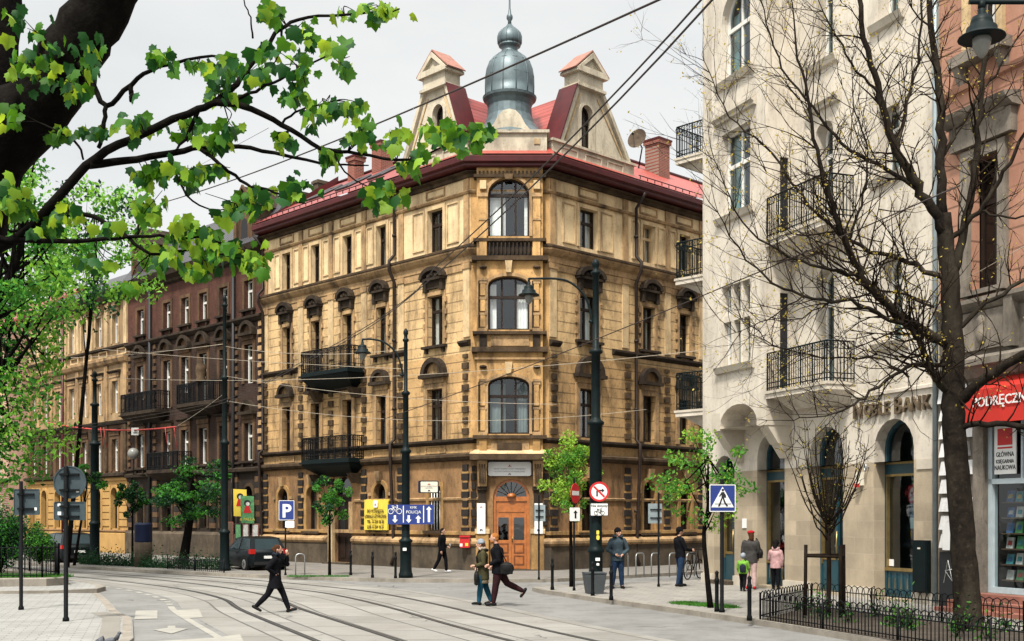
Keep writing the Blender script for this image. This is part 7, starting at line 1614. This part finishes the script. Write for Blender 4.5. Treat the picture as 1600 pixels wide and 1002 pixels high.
p = gp(422, 889, 0); car('dark hatchback parked at the kerb behind the walking woman in black', (p.x-.2, 49.3, .06), radians(124), 3.8, 1.64, 1.44)
p = gp(98, 884, 0); car('dark estate car with red tail lights parked before the yellow ground floor', (-21.9, 57.5, .05), radians(127), 4.4, 1.75, 1.5, True)
car('dark car mostly hidden behind the left bush, beyond the estate car', (-27.6, 62.6, .05), radians(130), 4.2, 1.7, 1.46)
# ---------------------------------------------------------------- overhead wires
def sag(a, b, s, n=14):
    a = Vector(a); b = Vector(b); return [a.lerp(b, k/n)-U*(s*4*(k/n)*(1-k/n)) for k in range(n+1)]
def wire(P, label, m='wire_dark', r=.013, name='overhead_wire'):
    q = MB(m); q.tube(P, r, 5, m); tag(q.build(name, None, P[0]), label, 'wire')
tp = [Vector((x, y, 0)) for x, y in ((2.0, 4.5), (1.36, 7.9), (.35, 11.9), (-.98, 16.5), (-2.24, 20.5), (-3.6, 24), (-5.95, 29.5), (-7.6, 33.5), (-10, 37.8), (-13, 41.7), (-17, 46.2), (-24, 53), (-36, 65))]
S1 = [p_+U*5.8 for p_ in smooth(tp, 4)]; wire(S1, 'lower of the two dark tram wires crossing the bay windows', r=.0085)
S2 = [p_+U*(6.05 if k < 14 else 5.95)+Vector((.12, .12, 0)) for k, p_ in enumerate(smooth(tp, 4))]; wire(S2, 'upper of the two dark tram wires crossing the bay windows', r=.0085)
wire(sag(at(1040, -5, 14), at(250, 318, 40), .2, 20), 'single dark wire rising from the maple branches across the dome', r=.016)
wire(sag(at(600, 655, 40), at(1500, 290, 18), .15), 'dark span wire rising from the left past the thick pole to the bare tree', r=.012)
wire(sag(b4+U*8.7, at(1120, 545, 38.6), .5, 18), 'pale span wire across the middle windows of the ochre house', 'wire_pale', .009)
wire(sag(at(60, 560, 60), b3+U*9.2, .15), 'pale wire slanting down from the leafy tree to the far tram pole', 'wire_pale', .011)
wire(sag(b3+U*9.1, bp+U*8.2, .25), 'pale wire between the brown house pole and the blue board pole', 'wire_pale', .009)
wire(sag(at(160, 546, 66), at(640, 577, 45), .1), 'upper pale wire running before the brown brick tenement', 'wire_pale', .010)
wire(sag(b3+U*7.9, at(870, 632, 40), .25), 'pale wire from the brown house pole towards the entrance corner', 'wire_pale', .008)
wire(sag(b3+U*6.9, at(1010, 640, 42), .6), 'lowest pale wire sagging before the first floor windows', 'wire_pale', .008)
wire(sag(at(300, 265, 62), at(420, 200, 40), .0), 'faint wire in the sky behind the maple leaves', 'wire_dark', .008)
wire(sag(at(1100, 650, 40), at(1600, 385, 24), .1), 'thin pale wire crossing in front of the bank balconies', 'wire_pale', .008)
T = thing('warning_tape', 'red streamer line with hanging tails strung across the street on the left', 'tape', at(75, 661, 55)); q = MB('tape_red'); P = sag(at(75, 661, 58), at(275, 667, 52), .25); q.tube(P, .035, 5, 'tape_red'); q.build('line', T); P2 = sag(at(275, 667, 52), b3+U*7.2, .05); q = MB('wire_pale'); q.tube(P2, .012, 4); q.build('wire', T)
for px, y0, y1 in ((157, 668, 702), (162, 668, 700), (258, 668, 703), (272, 668, 702)):
    q = MB('tape_red'); Y = 54.5 if px < 200 else 52.3; q.tube([at(px, y0, Y), at(px+2, (y0+y1)/2, Y), at(px+5, y1, Y)], [.05, .04, .05], 4, 'tape_red', flat=.3); q.build('streamer', T)
f = fr_at(at(211, 674, 53.8)); T = thing('hanging_sign', 'small square white sign hung on the red streamer line', 'sign', at(211, 674, 53.8)); zc = at(211, 674, 53.8).z; plate(T, 'board', f, -.17, .17, zc-.18, zc+.16, -.01, .01, 'white_sign', .01); q = MB('ink'); q.box(f, -.02, .02, .01, .014, zc-.1, zc+.08); q.box(f, -.09, .09, .01, .014, zc-.1, zc-.06); q.build('mark', T)
# satellite dish on the roof of the ochre house, globe lamp on the brown house
dc = Vector(R.P(9.2, -3., 20.55)); T = thing('satellite_dish', 'pale satellite dish above the right roof beside the brick chimney', 'satellite dish', R.P(9.2, -3., 19.0)); q = MB('plinth'); ax = Vector((-.55, -.8, .25)).normalized(); x_ = ax.orthogonal().normalized(); y_ = ax.cross(x_)
rows = [q.pts([dc+(x_*cos(2*pi*k/18)+y_*sin(2*pi*k/18))*r_+ax*(r_*r_*.35) for k in range(18)]) for r_ in (.04, .2, .36, .5)]
for a, b in zip(rows[:-1], rows[1:]):
    for k in range(18): q.fc((a+k, a+(k+1) % 18, b+(k+1) % 18, b+k), None, True)
q.fc(range(rows[0], rows[0]+18)); q.build('dish', T); q = MB('iron'); q.tube([dc-ax*.05, dc-ax*.25+Vector((.1, 0, -.3)), Vector(R.P(9.2, -3., 18.9))], .035, 6); q.tube([dc-y_*.4, dc+ax*.5], .015, 5); q.ell(dc+ax*.52, .06, .06, .06, 6, 5); q.build('mount', T)
gc_ = Vector(L.P(28.0, 1.0, 4.95)); q = MB('white_sign'); q.ell(gc_+Vector((0, 0, 1.)), .33, .33, .34, 14, 9, 'bulb_glass'); q.tube([gc_+U*.7, gc_-U*.2, Vector(L.P(28., 0, 4.7))], .03, 5, 'iron'); tag(q.build('globe_lamp', None, gc_), 'round grey globe lamp on the brown tenement front', 'lamp')
# pigeon
b = gp(172, 1013, .05); T = thing('pigeon', 'small grey pigeon on the pale paving at the bottom left', 'pigeon', b); q = MB('feather'); q.ell(b+U*.12, .12, .055, .06, 10, 7, 'feather', Matrix.Rotation(-.25, 3, 'Y')); q.tube([b+Vector((.1, 0, .15)), b+Vector((.14, 0, .22)), b+Vector((.15, 0, .25))], [.045, .03, .028], 8); q.ell(b+Vector((.16, 0, .26)), .035, .028, .03, 8, 6); q.tube([b+Vector((.19, 0, .26)), b+Vector((.215, 0, .255))], [.009, .002], 5, 'ink'); q.tube([b+Vector((-.1, 0, .12)), b+Vector((-.24, 0, .09))], [.05, .025], 6, flat=2.)
for s in (-.02, .02): q.tube([b+Vector((.01, s, .07)), b+Vector((.0, s, .0)), b+Vector((.03, s, .0))], .006, 4, 'sign_red')
q.build('body', T)
# ---------------------------------------------------------------- people
mat('skin', (.52, .29, .20), .55, .12, 9., bump=.03)
def cloth(n, c, r=.9): mat(n, c, r, .28, 7., tuple(x*.45 for x in c), .45, streak=False, bump=.9, fine=13., spec=.04)
for n_, c_ in dict(cloth_black=(.008, .008, .010), cloth_navy=(.02, .024, .035), cloth_olive=(.055, .05, .025), cloth_jeans=(.018, .036, .075), cloth_teal=(.015, .07, .11), cloth_maroon=(.03, .012, .014), cloth_slate=(.045, .066, .082), cloth_grey=(.055, .052, .05), cloth_beige=(.42, .33, .22),
                   cloth_lightgrey=(.26, .29, .33), cloth_red=(.42, .02, .025), cloth_green=(.16, .36, .05), cloth_pink=(.50, .30, .30), cloth_rose=(.48, .33, .31), fur=(.42, .33, .27), hair_brown=(.07, .03, .016), hair_ginger=(.34, .13, .035), hair_black=(.012, .01, .01), cloth_white=(.7, .7, .7)).items(): cloth(n_, c_)
mat('leather', (.008, .008, .008), .6, .2, 8., spec=.12)
def fuse(mb, name, parent, voxel=.014, it=5, m=None):
    o = mb.build('tmp'); md = o.modifiers.new('r', 'REMESH'); md.mode = 'VOXEL'; md.voxel_size = voxel; md.use_smooth_shade = True
    s = o.modifiers.new('s', 'SMOOTH'); s.factor = .5; s.iterations = it
    bpy.context.view_layer.update()
    me = bpy.data.meshes.new_from_object(o.evaluated_get(bpy.context.evaluated_depsgraph_get())); me.name = name
    old = o.data; bpy.data.objects.remove(o); bpy.data.meshes.remove(old)
    me.materials.clear(); me.materials.append(MT[m or mb.m])
    for p in me.polygons: p.material_index = 0; p.use_smooth = True
    r = bpy.data.objects.new(name, me); COL.objects.link(r); r.parent = parent; return r
def limb(mb, P, r, m=None, flat=1.):
    mb.tube(P, r, 12, m, flat=flat)
    for p, q in zip(P, r): mb.ell(p, q*.98*(flat if flat < 1 else 1), q*.98, q*.98, 10, 7, m)
def person(label, loc, head_deg, h, legs, arms, coat, coat_m, trous_m, shoe_m='leather', hair='short', hair_m='hair_brown', hat=None, hem=.80, lean=0., slim=1., twist=0., hood=None, sleeve=1., head_turn=0., beard=False, child=False, group=None, grip=False):
    T = thing('person', label, 'person', (0, 0, 0), group); k = h/1.75
    hr = 1.0 if not child else 1.22
    V_ = lambda x, y, z: Vector((x, y, z))
    la = radians(lean); up = V_(sin(la), 0, cos(la))
    pel = V_(0, 0, .95); chest = pel+up*.36; neck = pel+up*.535; hd = neck+up*.155*hr+V_(.03, 0, 0)
    J = {}
    for s, (th, kn, ab, ft) in zip((1, -1), legs):
        hip = pel+V_(0, s*.085, -.04); a = radians(th); b = radians(th-kn); ob = radians(ab)*s
        kne = hip+V_(sin(a), sin(ob), -cos(a))*.425; ank = kne+V_(sin(b), sin(ob), -cos(b))*.42; f = radians(ft)
        J[s] = (hip, kne, ank, ank+V_(.145*cos(f)+.055*sin(f), s*.015, .145*sin(f)-.055*cos(f)), ank+V_(-.05*cos(f)+.055*sin(f), 0, -.05*sin(f)-.055*cos(f)))
    low = min(min(J[s][3].z, J[s][4].z) for s in J)-.025
    sh = V_(0, 0, -low)
    for s in J: J[s] = tuple(p+sh for p in J[s])
    pel, chest, neck, hd = [p+sh for p in (pel, chest, neck, hd)]
    A = {}
    for s, (fa, out, el, yaw) in zip((1, -1), arms):
        S0_ = neck+V_(-.01, s*.185*slim, -.085); a = radians(fa); o_ = radians(out); u = V_(sin(a)*cos(o_), s*sin(o_), -cos(a)*cos(o_))
        E_ = S0_+u*.29; b = radians(fa+el); y = radians(yaw); w = V_(sin(b)*cos(y), -s*sin(y), -cos(b)*cos(y)); A[s] = (S0_, E_, E_+w*.25, w)
    def sc(p): return Vector(p)*k
    class KB(MB): pass
    def done(mb, name, vox, it, m, par=T):
        mb.v = [tuple(Vector(v)*k) for v in mb.v]; return fuse(mb, name, par, vox, it, m)
    b = MB('skin')                                                              # the body: one continuous figure
    tr = [(pel+V_(0, 0, -.09), .12), (pel, .165*slim), (pel+up*.16, .14*slim), (chest, .165*slim), (neck+V_(0, 0, -.09), .16*slim), (neck+V_(0, 0, -.02), .07)]
    b.tube([p for p, r in tr], [r for p, r in tr], 16, flat=.66)
    limb(b, [neck-up*.05, neck+up*.05, hd-up*.05], [.06, .052, .05])
    hx = V_(cos(radians(head_turn)), sin(radians(head_turn)), 0); hy = V_(-hx.y, hx.x, 0)
    b.ell(hd+V_(0, 0, .015), .098*hr, .076*hr, .115*hr, 14, 10, M=Matrix.Rotation(radians(head_turn), 3, 'Z')); b.ell(hd+hx*.04-V_(0, 0, .065*hr), .05, .046, .05, 10, 7)
    b.tube([hd+hx*.09*hr+V_(0, 0, .02), hd+hx*.118*hr-V_(0, 0, .022), hd+hx*.09*hr-V_(0, 0, .03)], [.012, .019, .012], 8)
    b.tube([hd+hx*.085*hr-hy*.022-V_(0, 0, .058), hd+hx*.094*hr-V_(0, 0, .06), hd+hx*.085*hr+hy*.022-V_(0, 0, .058)], [.009, .012, .009], 6)
    for s in (1, -1): b.ell(hd+hy*s*.077*hr-hx*.0, .02, .012, .032, 8, 6)
    for s in (1, -1):
        limb(b, [J[s][0], J[s][0].lerp(J[s][1], .4), J[s][1], J[s][1].lerp(J[s][2], .35), J[s][2]], [.085, .08, .055, .055, .036]); limb(b, [J[s][4]+V_(0, 0, .02), J[s][2], J[s][3]+V_(0, 0, .015)], [.034, .038, .03])
        S0_, E_, W_, w = A[s]; limb(b, [S0_, S0_.lerp(E_, .5), E_, E_.lerp(W_, .4), W_], [.06, .05, .042, .04, .029])
        side = w.cross(V_(0, s, .001)); side = side.normalized() if side.length > .1 else V_(1, 0, 0); pn = w.cross(side).normalized()
        limb(b, [W_, W_+w*.05, W_+w*.085], [.03, .037, .034], flat=.62)
        for f_, (q, ln) in enumerate(((-.028, .062), (-.01, .075), (.01, .07), (.027, .055))):
            base = W_+w*.085+side*q; c1 = base+w*ln*.5-pn*.008*s; c2 = c1+(w*.6-pn*s*.8).normalized()*ln*.5; limb(b, [base, c1, c2], [.0105, .0098, .0085])
        tb_ = W_+w*.03+side*-.03; limb(b, [tb_, tb_+side*-.025+w*.025, tb_+side*-.028+w*.055], [.013, .012, .010])
    done(b, 'body', .0105*k, 3, 'skin')
    e = MB('hair_black')
    for s in (1, -1): e.ell((hd+hx*.089*hr+hy*s*.03+V_(0, 0, .016))*k, .009*k, .013*k, .008*k, 8, 6)
    e.build('eyes', T)
    t = MB(trous_m)                                                             # trousers
    t.tube([pel+V_(0, 0, .1), pel, pel-V_(0, 0, .1)], [.15*slim, .18*slim, .15*slim], 16, flat=.72)
    for s in (1, -1): limb(t, [J[s][0]+V_(0, 0, .02), J[s][0].lerp(J[s][1], .35), J[s][1], J[s][1].lerp(J[s][2], .4), J[s][2].lerp(J[s][1], .04)], [.108*slim, .102*slim, .074*slim, .072*slim, .056])
    done(t, 'trousers', .012*k, 4, trous_m)
    for s in (1, -1):
        q = MB(shoe_m); up_ = (J[s][2]-J[s][4]).normalized(); limb(q, [J[s][4]+V_(-.0, 0, .022), J[s][4].lerp(J[s][3], .5)+V_(0, 0, .03), J[s][3]+V_(.02, 0, .018)], [.042, .045, .036]); limb(q, [J[s][2], J[s][2].lerp(J[s][4], .6)], [.046, .045]); done(q, 'shoe', .011*k, 3, shoe_m)
    c = MB(coat_m)                                                              # jacket or coat with sleeves
    hz = pel+V_(0, 0, hem-.95)
    fw = max(abs(J[1][1].x-J[-1][1].x)*.28, 0)
    pts = [(hz-V_(0, 0, .0), .19*slim+fw*(.95-hem)*1.2), (hz.lerp(pel, .5), .19*slim+fw*.2), (pel+V_(0, 0, .04), .19*slim), (pel+up*.2, .175*slim), (chest, .2*slim), (neck-up*.1, .19*slim), (neck-up*.03, .1), (neck+up*.035, .082)]
    c.tube([p for p, r in pts], [r for p, r in pts], 18, flat=.74)
    for s in (1, -1):
        S0_, E_, W_, w = A[s]; W2 = E_.lerp(W_, sleeve if s == 1 else 1.) if sleeve < 1 else W_
        limb(c, [S0_+V_(0, -s*.02, 0), S0_.lerp(E_, .45), E_, E_.lerp(W2, .5), W2-(W2-E_).normalized()*.02], [.088, .076, .066, .06, .05])
    if hood: 
        for a_ in range(-4, 5): th_ = a_*.36; c.ell(neck+V_(-.075*cos(th_), .11*sin(th_), .02), .05, .05, .055, 8, 6)
    co_ = done(c, coat, .0125*k, 4, coat_m)
    if hood:
        c = MB(hood)
        for a_ in range(-6, 7): th_ = a_*.4; c.ell(neck+V_(-.09*cos(th_)+.01, .125*sin(th_), .05+.015*sin(a_*2.1)), .036, .036, .042, 8, 6)
        c.v = [tuple(Vector(v)*k) for v in c.v]; fuse(c, 'hood_trim', co_, .011*k, 1, hood)
    q = MB(hair_m)
    R3 = Matrix.Rotation(radians(head_turn), 3, 'Z')
    if hair == 'short':
        q.ell(hd-hx*.018+V_(0, 0, .045*hr), .1*hr, .083*hr, .095*hr, 14, 9, M=R3)
        q.ell(hd-hx*.055+V_(0, 0, -.005), .055*hr, .074*hr, .08*hr, 12, 8, M=R3)
    elif hair == 'bun':
        q.ell(hd-hx*.016+V_(0, 0, .036), .104, .086, .1, 14, 9, M=R3); q.ell(hd-hx*.06-V_(0, 0, .02), .06, .078, .085, 12, 8, M=R3); q.ell(hd-hx*.12+V_(0, 0, .02), .048, .045, .045, 10, 7)
    elif hair == 'long':
        q.ell(hd-hx*.02+V_(0, 0, .03), .106*hr, .09*hr, .105*hr, 14, 9, M=R3); limb(q, [hd-hx*.06, hd-hx*.075-V_(0, 0, .12), hd-hx*.07-V_(0, 0, .2)], [.08*hr, .075*hr, .05])
    if beard: q.ell(hd+hx*.055-V_(0, 0, .075), .052, .06, .05, 10, 7)
    done(q, 'hair', .0105*k, 2, hair_m)
    if hat:
        kind, hm = hat; q = MB(hm)
        if kind == 'beanie': q.ell(hd-hx*.012+V_(0, 0, .06*hr), .113*hr, .096*hr, .105*hr, 16, 10, M=R3); q.tube([hd-hx*.008+V_(0, 0, .035*hr), hd-hx*.01+V_(0, 0, .075*hr)], [.108*hr, .11*hr], 16, flat=.95)
        elif kind == 'beret': q.ell(hd-hx*.01+V_(0, 0, .075), .125, .115, .06, 16, 9, M=R3); q.ell(hd+V_(0, 0, .05), .105, .09, .06, 14, 8)
        elif kind == 'helmet': q.ell(hd-hx*.01+V_(0, 0, .04), .135*hr, .112*hr, .125*hr, 16, 10, M=R3)
        done(q, 'hat', .0115*k, 2, hm)
    T.location = loc; T.rotation_euler = (0, 0, radians(head_deg)); T['k'] = k
    return T
def wpt(T, x, y, z): a = T.rotation_euler.z; return Vector((T.location.x+x*cos(a)-y*sin(a), T.location.y+x*sin(a)+y*cos(a), T.location.z+z))
def bag(label, T, p, size, strap=None, m='leather', name='shoulder_bag', cat='bag'):
    c = wpt(T, *p); B = thing(name, label, cat, c); q = MB(m); a = T.rotation_euler.z
    q.ell(c, size[0], size[1], size[2], 14, 9, M=Matrix.Rotation(a, 3, 'Z')); q.box(Fr((c.x, c.y), (cos(a), sin(a)), (-sin(a), cos(a))), -size[0]*.8, size[0]*.8, -size[1]*.8, size[1]*.8, c.z-size[2]*.85, c.z+size[2]*.6, m)
    me = MB(m); me.v = [(v[0]-c.x, v[1]-c.y, v[2]-c.z) for v in q.v]; me.f, me.fm, me.fs = q.f, q.fm, q.fs
    o = fuse(me, 'body', B, .014, 3, m)
    if strap: s = MB(m); s.tube(smooth([wpt(T, *z) for z in strap], 4), .014, 6, m); s.build('strap', B)
# legs: (thigh forward, knee bend, spread, foot pitch) left then right; arms: (forward, outward, elbow, inward yaw) left then right
w1 = person('woman in black coat and leggings striding right while holding a phone to her ear', gp(430, 958), 3, 1.66, [(26, 6, 0, 14), (-24, 20, 0, -32)], [(62, 12, 118, 25), (-38, 22, 84, 30)], 'coat', 'cloth_black', 'cloth_black', hair='bun', hair_m='hair_brown', hem=.66, lean=3, slim=1.04, hood='cloth_navy')
bare = MB('cloth_white')
c1 = person('woman in olive parka with fur hood and grey beanie beside the bearded man', gp(754, 946)+Vector((.02, .05, 0)), 186, 1.68, [(12, 6, 1, 4), (-10, 10, 1, -10)], [(-4, 8, 84, 30), (-10, 12, 62, 34)], 'parka', 'cloth_olive', 'cloth_teal', hair='long', hair_m='hair_brown', hat=('beanie', 'cloth_lightgrey'), hem=.68, lean=4, slim=1.08, hood='fur')
q = MB('cloth_beige'); k_ = c1['k']; q.tube([Vector((0, 0, .60))*k_, Vector((0, 0, .76))*k_], [.2*k_, .185*k_], 18, flat=.74); q.build('skirt', None).parent = c1
sc_ = MB('cloth_black')
for a_ in range(-7, 8): th_ = a_*.42; sc_.ell(Vector((.095*cos(th_)-.005, .1*sin(th_), 1.475+.02*cos(a_)))*k_, .045*k_, .045*k_, .05*k_, 8, 6)
limb(sc_, [Vector((.1, .03, 1.46))*k_, Vector((.15, .04, 1.3))*k_, Vector((.15, .05, 1.05))*k_], [.05, .06, .045]); fuse(sc_, 'scarf', c1, .013, 3, 'cloth_black')
c2 = person('ginger bearded man in black coat and maroon trousers striding left with a shoulder bag', gp(779, 947), 182, 1.86, [(10, 2, 0, 0), (-30, 34, 0, -62)], [(-8, 9, 72, 26), (-16, 10, 66, 20)], 'coat', 'cloth_black', 'cloth_maroon', hair='short', hair_m='hair_ginger', hem=.78, lean=6, beard=True, slim=1.12)
bag('black bag hanging on the back of the striding ginger man', c2, (-.2, .22, .98), (.2, .1, .17), [(-.2, .2, 1.14), (-.02, .2, 1.5), (.08, .05, 1.56), (.14, -.1, 1.3)])
bag('black bag carried low by the woman in the olive parka', c1, (.2, .25, .72), (.07, .13, .2), [(.2, .25, .9), (.2, .25, 1.02)])
p4 = person('dark haired man in black jacket walking past the wall left of the entrance', gp(691, 895, .12), -20, 1.72, [(16, 12, 0, 4), (-16, 14, 0, -20)], [(-8, 8, 78, 24), (-6, 8, 20, 5)], 'jacket', 'cloth_black', 'cloth_black', shoe_m='cloth_white', hair='short', hair_m='hair_black', hem=.82)
q = MB('cloth_white'); q.lathe(wpt(p4, .28, .12, 1.02), [(.03, 0), (.038, .1), (.04, .11)], 10, 'cloth_white'); tag(q.build('paper_cup', None, wpt(p4, .28, .12, 1.02)), 'white paper cup held by the man walking past the wall', 'cup')
p5 = person('standing man in grey hooded jacket and black beanie with hands in his pockets', gp(965, 920, .12), -78, 1.8, [(2, 2, 3, 0), (-2, 2, 4, 0)], [(6, 20, 40, 46), (6, 20, 40, 46)], 'jacket', 'cloth_slate', 'cloth_jeans', hair='short', hair_m='hair_black', hat=('beanie', 'cloth_black'), hem=.8, slim=1.1, hood='cloth_slate', head_turn=35)
bag('dark backpack worn by the man in the grey jacket', p5, (-.2, 0, 1.25), (.1, .16, .22), [(-.14, .16, 1.4), (.06, .15, 1.5), (.14, .15, 1.3), (.02, .19, 1.1)], name='backpack', cat='backpack')
p6 = person('man in black jacket and blue jeans standing half behind the leaning young tree', gp(1063, 917, .12), 20, 1.82, [(8, 4, 2, 0), (-8, 6, 3, 0)], [(8, 8, 40, 20), (20, 10, 60, 15)], 'jacket', 'cloth_black', 'cloth_jeans', hair='short', hair_m='hair_black', hat=('beanie', 'cloth_black'), hem=.86, lean=-4)
p7 = person('woman in red beret and grey coat standing with her back turned by the bank', gp(1173, 921, .12), 75, 1.74, [(4, 4, 2, 0), (-4, 4, 2, 0)], [(4, 8, 14, 4), (10, 8, 30, 6)], 'coat', 'cloth_grey', 'cloth_rose', shoe_m='cloth_red', hair='long', hair_m='hair_brown', hat=('beret', 'cloth_red'), hem=.78, slim=1.06, head_turn=20)
bag('black handbag on the shoulder of the woman in the red beret', p7, (-.05, -.3, 1.08), (.17, .07, .15), [(-.05, -.3, 1.2), (-.02, -.2, 1.5), (.02, -.16, 1.5), (.0, -.3, 1.2)])
p8 = person('small child in green jacket and patterned hat next to the woman in red beret', gp(1161, 924, .12), 62, 1.06, [(12, 14, 2, 0), (-10, 12, 2, -12)], [(10, 12, 20, 5), (14, 12, 20, 5)], 'jacket', 'cloth_green', 'cloth_black', hair='short', hair_m='hair_brown', hat=('helmet', 'cloth_lightgrey'), hem=.84, slim=1.18, child=True)
bag('small dark blue backpack on the child in green', p8, (-.13, -.03, .68), (.07, .1, .13), None, 'cloth_navy', 'backpack', 'backpack')
p9 = person('child in pale pink jacket and dark hood looking into the left bank window', gp(1212, 921, .12), 60, 1.4, [(6, 4, 2, 0), (-6, 6, 3, 0)], [(10, 14, 50, 20), (4, 10, 10, 5)], 'jacket', 'cloth_pink', 'cloth_black', hair='long', hair_m='hair_black', hat=('beanie', 'hair_black'), hem=.78, slim=1.1, child=True, hood='cloth_pink')
for o in list(COL.objects):
    if 'k' in o.keys(): del o['k']
# ---------------------------------------------------------------- light, sky, camera
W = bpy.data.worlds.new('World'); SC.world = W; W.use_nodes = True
t = W.node_tree; t.nodes.clear()
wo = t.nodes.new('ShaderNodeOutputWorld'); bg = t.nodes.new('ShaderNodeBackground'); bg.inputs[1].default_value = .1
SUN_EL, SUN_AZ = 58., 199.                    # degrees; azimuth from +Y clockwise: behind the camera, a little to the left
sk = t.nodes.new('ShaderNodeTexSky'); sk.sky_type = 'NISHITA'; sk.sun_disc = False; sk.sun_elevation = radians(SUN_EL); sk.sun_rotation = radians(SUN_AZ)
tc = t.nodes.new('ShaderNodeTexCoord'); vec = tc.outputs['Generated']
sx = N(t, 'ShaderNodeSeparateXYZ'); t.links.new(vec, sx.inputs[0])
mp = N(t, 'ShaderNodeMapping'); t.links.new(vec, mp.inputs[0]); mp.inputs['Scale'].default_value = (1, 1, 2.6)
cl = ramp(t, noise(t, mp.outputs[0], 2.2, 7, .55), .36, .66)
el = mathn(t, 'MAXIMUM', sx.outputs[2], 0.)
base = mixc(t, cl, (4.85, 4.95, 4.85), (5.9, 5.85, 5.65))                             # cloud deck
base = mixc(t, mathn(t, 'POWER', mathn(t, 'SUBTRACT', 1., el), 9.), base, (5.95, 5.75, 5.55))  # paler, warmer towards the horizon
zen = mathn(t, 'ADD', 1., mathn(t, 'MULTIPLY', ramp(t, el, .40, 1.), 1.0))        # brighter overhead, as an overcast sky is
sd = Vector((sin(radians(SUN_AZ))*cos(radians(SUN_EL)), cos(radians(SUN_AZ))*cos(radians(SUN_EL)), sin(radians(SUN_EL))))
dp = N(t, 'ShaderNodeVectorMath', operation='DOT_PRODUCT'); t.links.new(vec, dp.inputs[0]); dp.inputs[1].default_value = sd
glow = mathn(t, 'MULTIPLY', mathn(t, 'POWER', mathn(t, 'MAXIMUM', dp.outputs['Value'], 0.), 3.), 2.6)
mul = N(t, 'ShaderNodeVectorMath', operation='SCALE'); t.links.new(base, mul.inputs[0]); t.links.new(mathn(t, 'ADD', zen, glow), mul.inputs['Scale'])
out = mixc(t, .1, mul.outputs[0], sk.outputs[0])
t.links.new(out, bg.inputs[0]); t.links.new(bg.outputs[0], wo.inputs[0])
su = bpy.data.lights.new('sun', 'SUN'); su.energy = 4.2; su.angle = radians(6); su.color = (1, .95, .86)
so = bpy.data.objects.new('sun', su); COL.objects.link(so); so.rotation_euler = (-sd).to_track_quat('-Z', 'Y').to_euler()
cam = bpy.data.cameras.new('camera'); cam.sensor_width = 36; cam.lens = 36*F/1600; cam.shift_y = (HY-501)/1600; cam.clip_end = 2000; cam.clip_start = .5
co = bpy.data.objects.new('camera', cam); COL.objects.link(co); co.location = (0, 0, H); co.rotation_euler = (pi/2, 0, 0); SC.camera = co
SC.view_settings.view_transform = 'Standard'; SC.view_settings.look = 'None'; SC.view_settings.exposure = .78; SC.view_settings.gamma = 1
SC.cycles.max_bounces = 6; SC.cycles.transparent_max_bounces = 12; SC.cycles.diffuse_bounces = 3; SC.cycles.glossy_bounces = 2; SC.cycles.use_denoising = True
